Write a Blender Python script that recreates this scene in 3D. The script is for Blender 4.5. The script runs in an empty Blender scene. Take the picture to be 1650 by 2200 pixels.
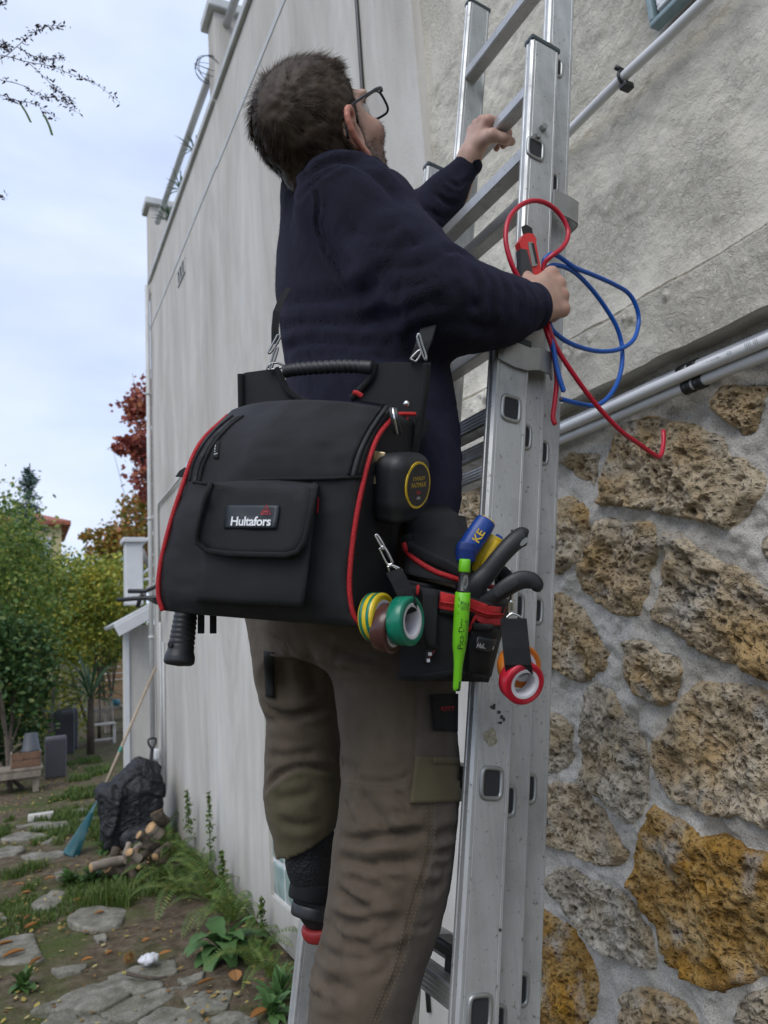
import bpy, bmesh, math, random
import numpy as np
from mathutils import Vector, Matrix
from mathutils.bvhtree import BVHTree
S = bpy.context.scene
COL = S.collection
RND = random.Random(7)
NPR = np.random.RandomState(7)
R_ = math.radians
# ------------------------------------------------------------------ camera
CAM = np.array([0.0, 0.0, 1.56])
YAW, PITCH, ROLL, FPX = R_(27.30), R_(10.05), R_(4.02), 1560.0
def _cam_axes():
    a, p, r = YAW, PITCH, ROLL
    f = np.array([math.sin(a)*math.cos(p), math.cos(a)*math.cos(p), math.sin(p)])
    rt = np.array([math.cos(a), -math.sin(a), 0.0]); dn = np.cross(f, rt)
    c, s = math.cos(r), math.sin(r)
    return np.array([c*rt+s*dn, -s*rt+c*dn, f])
MC = _cam_axes()
cam_d = bpy.data.cameras.new('camera'); cam = bpy.data.objects.new('camera', cam_d); COL.objects.link(cam)
m3 = Matrix(((MC[0][0], -MC[1][0], -MC[2][0]), (MC[0][1], -MC[1][1], -MC[2][1]), (MC[0][2], -MC[1][2], -MC[2][2])))
cam.matrix_world = Matrix.Translation(Vector(CAM)) @ m3.to_4x4()
cam_d.sensor_fit = 'HORIZONTAL'; cam_d.sensor_width = 27.0; cam_d.lens = FPX/1650.0*27.0
cam_d.clip_start = 0.05; cam_d.clip_end = 3000
cam_d.dof.use_dof = True; cam_d.dof.focus_distance = 1.12; cam_d.dof.aperture_fstop = 7.5
S.camera = cam
# ------------------------------------------------------------------ sky, sun, exposure
SUN_EL, SUN_AZ = R_(48), R_(232)          # azimuth measured from +Y towards +X
w = bpy.data.worlds.new('World'); S.world = w; w.use_nodes = True
nt = w.node_tree; nt.nodes.clear()
out = nt.nodes.new('ShaderNodeOutputWorld'); bg = nt.nodes.new('ShaderNodeBackground')
sky = nt.nodes.new('ShaderNodeTexSky'); sky.sky_type = 'NISHITA'; sky.sun_disc = False
sky.sun_elevation = SUN_EL; sky.sun_rotation = SUN_AZ; sky.air_density = 1.0; sky.dust_density = 1.5
tc = nt.nodes.new('ShaderNodeTexCoord'); mp = nt.nodes.new('ShaderNodeMapping')
mp.inputs['Scale'].default_value = (1.0, 1.0, 2.6)
nz = nt.nodes.new('ShaderNodeTexNoise'); nz.inputs['Scale'].default_value = 2.2; nz.inputs['Detail'].default_value = 5; nz.inputs['Roughness'].default_value = .5
nz.inputs['Distortion'].default_value = .4
rp = nt.nodes.new('ShaderNodeValToRGB'); rp.color_ramp.elements[0].position = .30; rp.color_ramp.elements[1].position = .62
rp.color_ramp.elements[0].color = (.70, .70, .70, 1); rp.color_ramp.elements[1].color = (.97, .97, .97, 1)
nz2 = nt.nodes.new('ShaderNodeTexNoise'); nz2.inputs['Scale'].default_value = 3.2; nz2.inputs['Detail'].default_value = 4
rp2 = nt.nodes.new('ShaderNodeValToRGB'); rp2.color_ramp.elements[0].position = .3; rp2.color_ramp.elements[1].position = .75
rp2.color_ramp.elements[0].color = (4.9, 5.8, 7.9, 1); rp2.color_ramp.elements[1].color = (6.6, 7.2, 8.5, 1)
mx = nt.nodes.new('ShaderNodeMix'); mx.data_type = 'RGBA'
L = nt.links.new
L(tc.outputs['Generated'], mp.inputs['Vector']); L(mp.outputs[0], nz.inputs['Vector']); L(mp.outputs[0], nz2.inputs['Vector'])
L(nz.outputs[0], rp.inputs[0]); L(nz2.outputs[0], rp2.inputs[0])
L(rp.outputs[0], mx.inputs['Factor']); L(sky.outputs[0], mx.inputs['A']); L(rp2.outputs[0], mx.inputs['B'])
L(mx.outputs['Result'], bg.inputs['Color']); bg.inputs['Strength'].default_value = .13
L(bg.outputs[0], out.inputs['Surface'])
sd = bpy.data.lights.new('sun', 'SUN'); sun = bpy.data.objects.new('sun', sd); COL.objects.link(sun)
sd.energy = 1.5; sd.angle = R_(35); sd.color = (1, .97, .92)
sdir = Vector((math.sin(SUN_AZ)*math.cos(SUN_EL), math.cos(SUN_AZ)*math.cos(SUN_EL), math.sin(SUN_EL)))
sun.rotation_euler = sdir.to_track_quat('Z', 'Y').to_euler()
S.view_settings.view_transform = 'Standard'; S.view_settings.look = 'None'
S.view_settings.exposure = 0.15; S.view_settings.gamma = 1.0; S.view_settings.use_curve_mapping = False
S.render.engine = 'CYCLES'; S.cycles.max_bounces = 6; S.cycles.diffuse_bounces = 3; S.cycles.glossy_bounces = 3
S.cycles.transmission_bounces = 6; S.cycles.transparent_max_bounces = 8; S.cycles.use_denoising = True
# ------------------------------------------------------------------ pixel -> place helpers (photo pixels, 1650 x 2200)
def RAY(px, py): return MC.T @ np.array([(px-825)/FPX, (py-1100)/FPX, 1.0])
def W(px, py, d): return CAM + d*RAY(px, py)                         # at axis depth d
def WY(px, py, y): r = RAY(px, py); return CAM + r*(y/r[1])
def WX(px, py, x): r = RAY(px, py); return CAM + r*(x/r[0])
def WZ(px, py, z=0.0): r = RAY(px, py); return CAM + r*((z-1.56)/r[2])
def PROJ(P):
    c = (np.asarray(P)-CAM) @ MC.T
    return np.stack([825+FPX*c[..., 0]/c[..., 2], 1100+FPX*c[..., 1]/c[..., 2], c[..., 2]], -1)
# ------------------------------------------------------------------ mesh helpers
def mesh(name, V, F, smooth=True):
    me = bpy.data.meshes.new(name)
    V = np.asarray(V, dtype=np.float32)
    if isinstance(F, np.ndarray):
        k = F.shape[1]; nf = len(F)
        me.vertices.add(len(V)); me.vertices.foreach_set('co', V.ravel())
        me.loops.add(nf*k); me.loops.foreach_set('vertex_index', F.astype(np.int32).ravel())
        me.polygons.add(nf); me.polygons.foreach_set('loop_start', np.arange(0, nf*k, k, dtype=np.int32))
        me.update(calc_edges=True)
    else:
        me.from_pydata([tuple(map(float, v)) for v in V], [], F)
    me.validate()
    if smooth: me.polygons.foreach_set('use_smooth', np.ones(len(me.polygons), bool))
    return me
def link(name, me, mat=None, parent=None):
    o = bpy.data.objects.new(name, me); COL.objects.link(o)
    if mat is not None and me is not None and len(me.materials) == 0:
        for m in (mat if isinstance(mat, (list, tuple)) else [mat]): me.materials.append(m)
    if parent is not None: o.parent = parent
    return o
def tag(o, label=None, cat=None, group=None, kind=None):
    if label: o['label'] = label
    if cat: o['category'] = cat
    if group: o['group'] = group
    if kind: o['kind'] = kind
    return o
def thing(name, label, cat, loc=(0, 0, 0), group=None):
    o = bpy.data.objects.new(name, None); COL.objects.link(o); o.location = Vector(loc); o.empty_display_size = .05
    bpy.context.view_layer.update()
    return tag(o, label, cat, group)
def put(name, V, F, mat, parent=None, smooth=True):
    """mesh given in world coordinates, kept there under its parent"""
    V = np.asarray(V, dtype=float)
    if parent is not None: V = V - np.array(PW(parent))
    return link(name, mesh(name, V, F, smooth), mat, parent)
def PW(o):
    v = np.zeros(3)
    while o is not None: v = v + np.array(o.location); o = o.parent
    return v
class MB:
    """collects simple shapes into one mesh"""
    def __init__(s): s.V = []; s.F = []; s.n = 0
    def add(s, V, F):
        V = np.asarray(V, float); s.V.append(V); s.F += [tuple(int(i)+s.n for i in f) for f in F]; s.n += len(V); return s
    def box(s, c, sx, sy, sz, ax=None, bev=0.0):
        """box, size sx,sy,sz along axes ax (3 rows), centre c; chamfered vertical+horizontal edges when bev"""
        ax = np.eye(3) if ax is None else np.asarray(ax, float)
        V, F = box_vf(sx, sy, sz, bev)
        return s.add(np.asarray(c)+V @ ax, F)
    def tube(s, pts, r, seg=10, cap=True):
        V, F = tube_vf(pts, r, seg, cap); return s.add(V, F)
    def build(s, name, mat, parent=None, smooth=True):
        return put(name, np.concatenate(s.V), s.F, mat, parent, smooth)
def box_vf(sx, sy, sz, bev=0.0):
    x, y, z = sx/2, sy/2, sz/2
    if bev <= 0:
        V = np.array([(a*x, b*y, c*z) for a in (-1, 1) for b in (-1, 1) for c in (-1, 1)])
        return V, [(0, 1, 3, 2), (4, 6, 7, 5), (0, 4, 5, 1), (2, 3, 7, 6), (0, 2, 6, 4), (1, 5, 7, 3)]
    bm = bmesh.new(); bmesh.ops.create_cube(bm, size=1.0)
    for v in bm.verts: v.co = Vector((v.co.x*sx, v.co.y*sy, v.co.z*sz))
    bmesh.ops.bevel(bm, geom=bm.edges[:], offset=min(bev, .49*min(sx, sy, sz)), segments=2, profile=.5, affect='EDGES')
    V = np.array([v.co[:] for v in bm.verts]); F = [tuple(v.index for v in f.verts) for f in bm.faces]; bm.free()
    return V, F
def frames(pts):
    pts = np.asarray(pts, float); n = len(pts)
    T = np.gradient(pts, axis=0); T /= np.linalg.norm(T, axis=1)[:, None]+1e-12
    up = np.array([0, 0, 1.0]) if abs(T[0][2]) < .9 else np.array([1.0, 0, 0])
    N = np.zeros_like(pts); N[0] = np.cross(T[0], up); N[0] /= np.linalg.norm(N[0])
    for i in range(1, n):
        v = N[i-1]-T[i]*(N[i-1] @ T[i]); N[i] = v/(np.linalg.norm(v)+1e-12)
    return T, N, np.cross(T, N)
def tube_vf(pts, r, seg=10, cap=True):
    pts = np.asarray(pts, float); n = len(pts); r = np.broadcast_to(np.asarray(r, float), (n,))
    T, N, B = frames(pts); a = np.linspace(0, 2*math.pi, seg, endpoint=False)
    V = (pts[:, None]+r[:, None, None]*(np.cos(a)[None, :, None]*N[:, None]+np.sin(a)[None, :, None]*B[:, None])).reshape(-1, 3)
    F = [(i*seg+j, i*seg+(j+1) % seg, (i+1)*seg+(j+1) % seg, (i+1)*seg+j) for i in range(n-1) for j in range(seg)]
    if cap: F += [tuple(range(seg-1, -1, -1)), tuple((n-1)*seg+j for j in range(seg))]
    return V, F
def spline(pts, n=40):
    """Catmull-Rom through the points"""
    P = np.asarray(pts, float); P = np.vstack([2*P[0]-P[1], P, 2*P[-1]-P[-2]]); o = []
    m = len(P)-3; t = np.linspace(0, m-1e-6, n)
    for u in t:
        i = int(u); f = u-i; a, b, c, d = P[i:i+4]
        o.append(.5*((2*b)+(-a+c)*f+(2*a-5*b+4*c-d)*f*f+(-a+3*b-3*c+d)*f**3))
    return np.array(o)
def lathe_vf(prof, c, ax, seg=24):
    """prof: list of (r, h) along axis ax from c"""
    ax = np.asarray(ax, float)/np.linalg.norm(ax); u = np.cross(ax, (0, 0, 1.0) if abs(ax[2]) < .9 else (1.0, 0, 0)); u /= np.linalg.norm(u); v = np.cross(ax, u)
    a = np.linspace(0, 2*math.pi, seg, endpoint=False); V = []
    for r, h in prof: V.append(np.asarray(c)+ax*h+r*(np.cos(a)[:, None]*u+np.sin(a)[:, None]*v))
    V = np.concatenate(V); n = len(prof)
    F = [(i*seg+j, (i+1)*seg+j, (i+1)*seg+(j+1) % seg, i*seg+(j+1) % seg) for i in range(n-1) for j in range(seg)]
    return V, F
def axes(zdir, xhint):
    z = np.asarray(zdir, float); z = z/np.linalg.norm(z); x = np.asarray(xhint, float); x = x-z*(x @ z); x /= np.linalg.norm(x)
    return np.array([x, np.cross(z, x), z])
# ------------------------------------------------------------------ numpy noise
def _hash(ix, iy, iz, s):
    h = (ix.astype(np.int64)*374761393+iy.astype(np.int64)*668265263+iz.astype(np.int64)*2147483647+s*1274126177) & 0xffffffff
    h = ((h ^ (h >> 13))*1274126177) & 0xffffffff; h = ((h ^ (h >> 15))*2246822519) & 0xffffffff
    return ((h ^ (h >> 16)) & 0xffffff)/float(0xffffff)
def vnoise(P, s=0):
    P = np.asarray(P, float); i = np.floor(P); f = P-i; f = f*f*f*(f*(f*6-15)+10); x, y, z = i[..., 0], i[..., 1], i[..., 2]; r = 0
    for a in (0, 1):
        for b in (0, 1):
            for c in (0, 1):
                wt = (f[..., 0] if a else 1-f[..., 0])*(f[..., 1] if b else 1-f[..., 1])*(f[..., 2] if c else 1-f[..., 2])
                r = r+wt*_hash(x+a, y+b, z+c, s)
    return r*2-1
def fbm(P, o=4, s=0, g=.5):
    r = 0; a = 1.0; P = np.asarray(P, float)
    for k in range(o): r = r+a*vnoise(P*(2.03**k)+k*17.3, s+k); a *= g
    return r
def cells(P, s=0):
    """distance to nearest jittered cell point"""
    P = np.asarray(P, float); i = np.floor(P); best = np.full(P.shape[:-1], 9.0)
    for a in (-1, 0, 1):
        for b in (-1, 0, 1):
            for c in (-1, 0, 1):
                q = i+np.array([a, b, c]); j = np.stack([_hash(q[..., 0], q[..., 1], q[..., 2], s+k) for k in range(3)], -1)
                best = np.minimum(best, np.linalg.norm(q+j-P, axis=-1))
    return best
# ------------------------------------------------------------------ signed distance modelling (surface nets)
def snet(f, lo, hi, h):
    lo = np.asarray(lo, float); hi = np.asarray(hi, float); n = np.ceil((hi-lo)/h).astype(int)+1
    ax = [lo[k]+h*np.arange(n[k]) for k in range(3)]
    G = np.empty(tuple(n), np.float32); X2, Y2, Z2 = np.meshgrid(np.arange(1), ax[1], ax[2], indexing='ij')
    step = max(1, int(400000/(n[1]*n[2])))
    for i in range(0, n[0], step):
        X, Y, Z = np.meshgrid(ax[0][i:i+step], ax[1], ax[2], indexing='ij')
        G[i:i+step] = f(np.stack([X, Y, Z], -1).reshape(-1, 3)).reshape(X.shape)
    ins = G < 0
    c = np.zeros(tuple(n-1), np.int8)
    for a in (0, 1):
        for b in (0, 1):
            for d in (0, 1): c += ins[a:n[0]-1+a, b:n[1]-1+b, d:n[2]-1+d]
    act = np.argwhere((c > 0) & (c < 8)); idm = -np.ones(tuple(n-1), np.int64); idm[tuple(act.T)] = np.arange(len(act))
    acc = np.zeros((len(act), 3)); cnt = np.zeros(len(act))
    cor = [np.array(q) for q in ((0, 0, 0), (1, 0, 0), (0, 1, 0), (1, 1, 0), (0, 0, 1), (1, 0, 1), (0, 1, 1), (1, 1, 1))]
    for a, b in ((0, 1), (2, 3), (4, 5), (6, 7), (0, 2), (1, 3), (4, 6), (5, 7), (0, 4), (1, 5), (2, 6), (3, 7)):
        va = G[tuple((act+cor[a]).T)]; vb = G[tuple((act+cor[b]).T)]; x = (va < 0) != (vb < 0)
        t = np.where(x, va/np.where(x, va-vb, 1), 0)
        acc += np.where(x[:, None], cor[a]+t[:, None]*(cor[b]-cor[a]), 0); cnt += x
    V = lo+h*(act+acc/cnt[:, None]); F = []
    for k in range(3):
        sl = [slice(None)]*3; sl2 = [slice(None)]*3; sl[k] = slice(0, -1); sl2[k] = slice(1, None)
        A = ins[tuple(sl)]; B = ins[tuple(sl2)]; e = np.argwhere(A != B); u, v = [(1, 2), (2, 0), (0, 1)][k]
        e = e[(e[:, u] > 0) & (e[:, v] > 0) & (e[:, u] < n[u]-1) & (e[:, v] < n[v]-1)]
        s = A[tuple(e.T)]; du = np.zeros(3, int); du[u] = 1; dv = np.zeros(3, int); dv[v] = 1
        q = np.stack([idm[tuple((e-du-dv).T)], idm[tuple((e-dv).T)], idm[tuple(e.T)], idm[tuple((e-du).T)]], 1)
        q[~s] = q[~s][:, ::-1]; F.append(q)
    return V, np.concatenate(F)
def smin(a, b, k):
    h = np.clip(.5+.5*(b-a)/k, 0, 1); return b*(1-h)+a*h-k*h*(1-h)
def smax(a, b, k): return -smin(-a, -b, k)
def s_caps(P, a, b, ra, rb):
    a = np.asarray(a, float); b = np.asarray(b, float); d = b-a; t = np.clip(((P-a) @ d)/(d @ d), 0, 1)
    return np.linalg.norm(P-a-t[:, None]*d, axis=1)-(ra+(rb-ra)*t)
def s_chain(P, pts, rad, k=.01):
    r = None
    for i in range(len(pts)-1):
        d = s_caps(P, pts[i], pts[i+1], rad[i], rad[i+1]); r = d if r is None else smin(r, d, k)
    return r
def s_ell(P, c, r, ax=None):
    q = P-np.asarray(c, float)
    if ax is not None: q = q @ np.asarray(ax).T
    r = np.asarray(r, float); k0 = np.linalg.norm(q/r, axis=1); k1 = np.linalg.norm(q/(r*r), axis=1)+1e-9
    return k0*(k0-1)/k1
def s_box(P, c, half, rd, ax=None):
    q = P-np.asarray(c, float)
    if ax is not None: q = q @ np.asarray(ax).T
    q = np.abs(q)-(np.asarray(half, float)-rd)
    return np.linalg.norm(np.maximum(q, 0), axis=1)+np.minimum(q.max(1), 0)-rd
def relax(V, F, it=2, lam=.5):
    V = np.array(V, float); F = np.asarray(F); k = F.shape[1]; i = F.ravel(); j = np.roll(F, -1, 1).ravel()
    deg = np.bincount(np.r_[i, j], minlength=len(V))[:, None]+1e-9
    for _ in range(it):
        A = np.zeros_like(V)
        for c in range(3): A[:, c] = np.bincount(np.r_[i, j], np.r_[V[j, c], V[i, c]], minlength=len(V))
        V += lam*(A/deg-V)
    return V
def normals(V, F):
    F = np.asarray(F); a = V[F[:, 2]]-V[F[:, 0]]; b = V[F[:, -1]]-V[F[:, 1]]; n = np.cross(a, b); N = np.zeros_like(V)
    for k in range(F.shape[1]):
        for c in range(3): N[:, c] += np.bincount(F[:, k], n[:, c], minlength=len(V))
    return N/(np.linalg.norm(N, axis=1)[:, None]+1e-12)
# ------------------------------------------------------------------ materials
class MN:
    def __init__(s, name, rough=.6, color=(.5, .5, .5), metal=0.0, spec=.5):
        s.m = bpy.data.materials.new(name); s.m.use_nodes = True; s.t = s.m.node_tree
        s.b = s.t.nodes['Principled BSDF']; s.set(s.b, 'Roughness', rough); s.set(s.b, 'Metallic', metal)
        s.set(s.b, 'Base Color', color); s.set(s.b, 'Specular IOR Level', spec); s._pos = None
    def set(s, n, k, v):
        if hasattr(v, 'is_output'): s.t.links.new(v, n.inputs[k]); return
        i = n.inputs[k]
        if i.type == 'RGBA': v = tuple(v)+(1,) if len(v) == 3 else v
        i.default_value = v
    def n(s, ty, out=0, props=None, **kw):
        q = s.t.nodes.new('ShaderNode'+ty)
        for k, v in (props or {}).items(): setattr(q, k, v)
        for k, v in kw.items(): s.set(q, int(k[1:]) if k[0] == '_' and k[1:].isdigit() else k.replace('_', ' '), v)
        return q.outputs[out]
    def pos(s, scale=(1, 1, 1), obj=False):
        if obj: p = s.n('TexCoord', 'Object')
        else: p = s.n('NewGeometry', 'Position')
        return s.n('Mapping', Vector=p, Scale=scale) if tuple(scale) != (1, 1, 1) else p
    def noise(s, scale, detail=4, vec=None, rough=.55, out=0, dist=0.0):
        return s.n('TexNoise', out, Vector=vec if vec is not None else s.pos(), Scale=scale, Detail=detail, Roughness=rough, Distortion=dist)
    def voro(s, scale, vec=None, feature='F1', out=0):
        return s.n('TexVoronoi', out, {'feature': feature}, Vector=vec if vec is not None else s.pos(), Scale=scale)
    def ramp(s, fac, stops):
        q = s.t.nodes.new('ShaderNodeValToRGB'); e = q.color_ramp.elements
        while len(e) < len(stops): e.new(.5)
        for k, (p, c) in enumerate(stops):
            e[k].position = p; c = (c, c, c) if not hasattr(c, '__len__') else c; e[k].color = tuple(c)+(1,)
        s.t.links.new(fac, q.inputs[0]); return q.outputs[0]
    def mix(s, fac, a, b, mode='MIX'):
        q = s.t.nodes.new('ShaderNodeMix'); q.data_type = 'RGBA'; q.blend_type = mode
        s.set(q, 0, fac)
        for k, v in ((6, a), (7, b)):
            if hasattr(v, 'is_output'): s.t.links.new(v, q.inputs[k])
            else: q.inputs[k].default_value = tuple(v)+(1,)
        return q.outputs[2]
    def math(s, op, a, b=0.0): return s.n('Math', 0, {'operation': op}, _0=a, _1=b)
    def bump(s, h, strength=.5, dist=.01, normal=None):
        kw = dict(Height=h, Strength=strength, Distance=dist)
        if normal is not None: kw['Normal'] = normal
        o = s.n('Bump', 0, None, **kw); s.set(s.b, 'Normal', o); return o
    def col(s, c): s.set(s.b, 'Base Color', c); return s
    def rnd(s): return s.n('ObjectInfo', 'Random')
def plain(name, color, rough=.5, metal=0.0, var=.12, scale=30, spec=.5, bump=0.0):
    m = MN(name, rough, color, metal, spec); n = m.noise(scale, 5)
    a = tuple(c*(1-var) for c in color); b = tuple(min(1, c*(1+var)) for c in color)
    m.col(m.ramp(n, [(.3, a), (.7, b)])); m.set(m.b, 'Roughness', m.math('ADD', m.math('MULTIPLY', m.noise(scale*2.3, 3), .2), rough-.1))
    if bump: m.bump(m.noise(scale*4, 4), bump, .002)
    return m.m
# ================================================================== MATERIALS OF THE BUILDINGS
def m_plaster():
    m = MN('rough_plaster', .92, (.5, .49, .44), spec=.2)
    big = m.noise(1.3, 4); fine = m.noise(160, 5); mid = m.noise(28, 5, rough=.65)
    c = m.ramp(big, [(.3, (.55, .52, .44)), (.55, (.62, .585, .50)), (.75, (.66, .63, .55))])
    c = m.mix(m.math('MULTIPLY', m.ramp(m.noise(9, 6, rough=.7), [(.55, 0.), (.8, 1.)]), .45), c, (.40, .38, .33))
    c = m.mix(m.ramp(m.noise(420, 3), [(.62, 0.), (.7, .7)]), c, (.24, .23, .2))
    m.col(c)
    wv = m.noise(60, 6, rough=.7, dist=1.2)                       # worm-like stucco
    msk = m.ramp(m.noise(2.2, 3, vec=m.pos((1, 1.6, 1))), [(.42, .12), (.6, 1.)])
    st = m.n('Vectors' if False else 'TexNoise', 0, None, Vector=m.pos((1, 5, 60)), Scale=3.0, Detail=3)
    h = m.math('ADD', m.math('MULTIPLY', wv, msk), m.math('MULTIPLY', mid, .5))
    h = m.math('ADD', h, m.math('MULTIPLY', fine, .16))
    m.bump(h, 1.0, .012); return m.m
def m_render():
    m = MN('grey_wall_render', .9, (.5, .5, .5), spec=.2)
    n = m.noise(1.0, 8, vec=m.pos((2, 1.5, .38)), rough=.68, dist=1.1); n2 = m.noise(4, 7, vec=m.pos((1, 1.6, .45)), rough=.7, dist=.5); f = m.noise(90, 5)
    c = m.ramp(n, [(.26, (.33, .305, .27)), (.42, (.48, .452, .41)), (.55, (.565, .54, .495)), (.72, (.65, .635, .595))])
    c = m.mix(m.ramp(n2, [(.45, 0.), (.75, .55)]), c, (.42, .405, .37))
    c = m.mix(m.math('MULTIPLY', m.ramp(m.noise(2.5, 5, vec=m.pos((1, 1, .5))), [(.62, 0.), (.72, 1.)]), .35), c, (.47, .49, .51))
    z = m.n('SeparateXYZ', 2, None, Vector=m.pos())
    dz = m.math('ADD', z, m.math('MULTIPLY', m.noise(3, 5), .5))
    c = m.mix(m.ramp(dz, [(.32, .55), (.75, 0.)]), c, (.27, .265, .23))
    c = m.mix(m.ramp(m.noise(300, 3), [(.64, 0.), (.72, .4)]), c, (.3, .3, .28))
    m.col(c); m.bump(m.math('ADD', f, m.math('MULTIPLY', n2, .6)), .35, .004); return m.m
def m_mortar():
    m = MN('grey_mortar', .95, (.45, .45, .44), spec=.15)
    c = m.ramp(m.noise(7, 6, rough=.65), [(.25, (.38, .355, .31)), (.5, (.54, .515, .465)), (.75, (.66, .64, .595))])
    c = m.mix(m.ramp(m.noise(220, 4), [(.35, .6), (.5, 0.)]), c, (.22, .215, .2))
    m.col(c); m.bump(m.math('ADD', m.noise(70, 6, rough=.7), m.math('MULTIPLY', m.noise(260, 4), .5)), .9, .007); return m.m
def m_stone(name, dark, base, light, rust):
    m = MN(name, .95, base, spec=.15)
    P = m.n('VectorMath', 0, {'operation': 'ADD'}, _0=m.pos(), _1=m.n('VectorMath', 0, {'operation': 'SCALE'}, _0=m.n('CombineXYZ', 0, None, X=m.rnd(), Y=m.rnd(), Z=m.rnd()), Scale=37.0)); n = m.noise(9, 7, vec=P, rough=.72); n2 = m.noise(34, 6, vec=P, rough=.78)
    c = m.ramp(n, [(.26, dark), (.45, base), (.62, light), (.78, tuple(min(1, x*1.25) for x in light))])
    c = m.mix(m.ramp(m.noise(5.5, 5, vec=P), [(.46, 0.), (.66, .9)]), c, rust)
    c = m.mix(m.math('MULTIPLY', m.ramp(n2, [(.33, 1.), (.47, 0.)]), .75), c, tuple(x*.35 for x in dark))
    c = m.mix(m.ramp(m.noise(7, 5, vec=m.n('VectorMath', 0, {'operation': 'SCALE'}, _0=P, Scale=1.3)), [(.55, 0.), (.68, .75)]), c, (.42, .40, .36))
    wp = m.n('VectorMath', 0, {'operation': 'ADD'}, _0=P, _1=m.n('VectorMath', 0, {'operation': 'SCALE'}, _0=m.noise(25, 4, out=1), Scale=.03))
    v = m.voro(52, wp); v2 = m.voro(120, wp)
    pit = m.math('MINIMUM', m.ramp(v, [(.12, 0.), (.42, 1.)]), m.ramp(v2, [(.1, .35), (.4, 1.)]))
    m.col(m.mix(m.ramp(pit, [(.0, .8), (.55, 0.)]), c, tuple(x*.4 for x in dark)))
    m.bump(m.math('ADD', m.math('MULTIPLY', pit, .9), m.math('MULTIPLY', n2, 1.2)), 1.0, .011); return m.m
M_PLASTER, M_RENDER, M_MORTAR = m_plaster(), m_render(), m_mortar()
M_STONES = [m_stone('porous_beige_stone', (.23, .17, .105), (.47, .375, .25), (.64, .55, .41), (.48, .32, .14)),
            m_stone('porous_grey_stone', (.22, .18, .13), (.45, .395, .305), (.63, .575, .47), (.45, .34, .19)),
            m_stone('porous_ochre_stone', (.17, .09, .03), (.40, .235, .07), (.52, .38, .19), (.50, .255, .03))]
M_WHITE = plain('white_pvc', (.66, .67, .68), .38, var=.05, scale=8)
M_OFFW = plain('off_white_paint', (.50, .51, .50), .6, var=.12, scale=5)
M_BLACKPL = plain('black_plastic', (.02, .021, .023), .42, var=.3, scale=60)
M_DARK = plain('dark_void', (.02, .022, .024), .8)
M_INK = plain('grey_print', (.22, .23, .24), .6)
M_GLASSB = MN('glass_block', .12, (.42, .52, .50), spec=.6)
M_GLASSB.col(M_GLASSB.ramp(M_GLASSB.noise(9, 4), [(.3, (.20, .28, .27)), (.7, (.34, .43, .41))])); M_GLASSB.bump(M_GLASSB.noise(14, 3), .25, .01); M_GLASSB = M_GLASSB.m
M_PANE = MN('window_glass', .05, (.40, .52, .56), spec=.8)
M_PANE.col(M_PANE.ramp(M_PANE.noise(5, 3), [(.3, (.30, .42, .47)), (.7, (.48, .58, .60))])); M_PANE = M_PANE.m
# ================================================================== NEAR WALL: plaster over a stone base
def grid(ys, zs, fx):
    Y, Z = np.meshgrid(ys, zs, indexing='ij'); X = fx(Y, Z); V = np.stack([X, Y, Z], -1).reshape(-1, 3)
    a, b = len(ys), len(zs); i, j = np.meshgrid(np.arange(a-1), np.arange(b-1), indexing='ij'); k = (i*b+j).ravel()
    return V, np.stack([k, k+1, k+b+1, k+b], 1)
nw = thing('stone_base_wall', 'rough cream plaster wall on a base of porous rubble stones', 'wall', (1.33, 1.0, 0))
def plaster_x(Y, Z):
    P = np.stack([Y*0, Y, Z], -1)
    wav = .010*fbm(P*2.1, 3, 5)+.004*fbm(P*9, 3, 9)+.0022*fbm(P*np.array([1, 30, 34]), 3, 15)
    # trowel streaks in the smoother band
    st = .0011*fbm(np.stack([Y*0, (Y*.75+Z*.9)*60, (Y-Z)*7], -1), 3, 31)*np.clip(.5+fbm(P*1.7, 2, 33), 0, 1)
    edge = 2.30+.012*fbm(P*5, 3, 3)
    up = 1.335-.045*np.exp(-np.maximum(Z-edge, 0)/.05)*(Z > edge)
    beam = 1.272+.004*fbm(P*14, 3, 21)
    t = np.clip((Z-edge)/.02+.5, 0, 1)
    crumb = .006*np.maximum(fbm(P*26, 3, 77)-.25, 0)*np.exp(-((Z-edge+.035)/.03)**2)*3
    return np.where(t > 0, beam*(1-t)+up*t, beam)-wav*np.where(Z < 2.3, np.clip(.25+(Z-2.14)*4.5, .25, 1), 1)-st*(Z > 2.3)-crumb
ys = np.r_[np.linspace(-1.6, .45, 40)[:-1], np.linspace(.45, 2.0, 300)]; zs = np.r_[np.linspace(2.14, 3.55, 290), np.linspace(3.6, 7.2, 24)]
V, F = grid(ys, zs, plaster_x); put('plaster', V, F, M_PLASTER, nw)
# underside of the beam, end return
V, F = grid(ys, np.linspace(0, 1, 3), lambda Y, Z: Z)
V = np.array([(plaster_x(np.array([y]), np.array([2.14]))[0]+t*.10, y, 2.14-.006*vnoise(np.array([[y*30, 0, t*3]]))[0]*t) for (t, y, z) in V])
put('beam_underside', V, F, M_PLASTER, nw)
MB().box((1.41, .2, 4.66), .12, 3.598, 5.06).box((1.48, .2, 1.06), .20, 3.598, 2.12).build('wall_core', M_PLASTER, nw, False)
def mortar_x(Y, Z):
    P = np.stack([Y*0, Y, Z], -1)
    return 1.345-.012*fbm(P*4.5, 3, 41)-.008*fbm(P*19, 3, 43)-.004*fbm(P*55, 2, 47)

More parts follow.
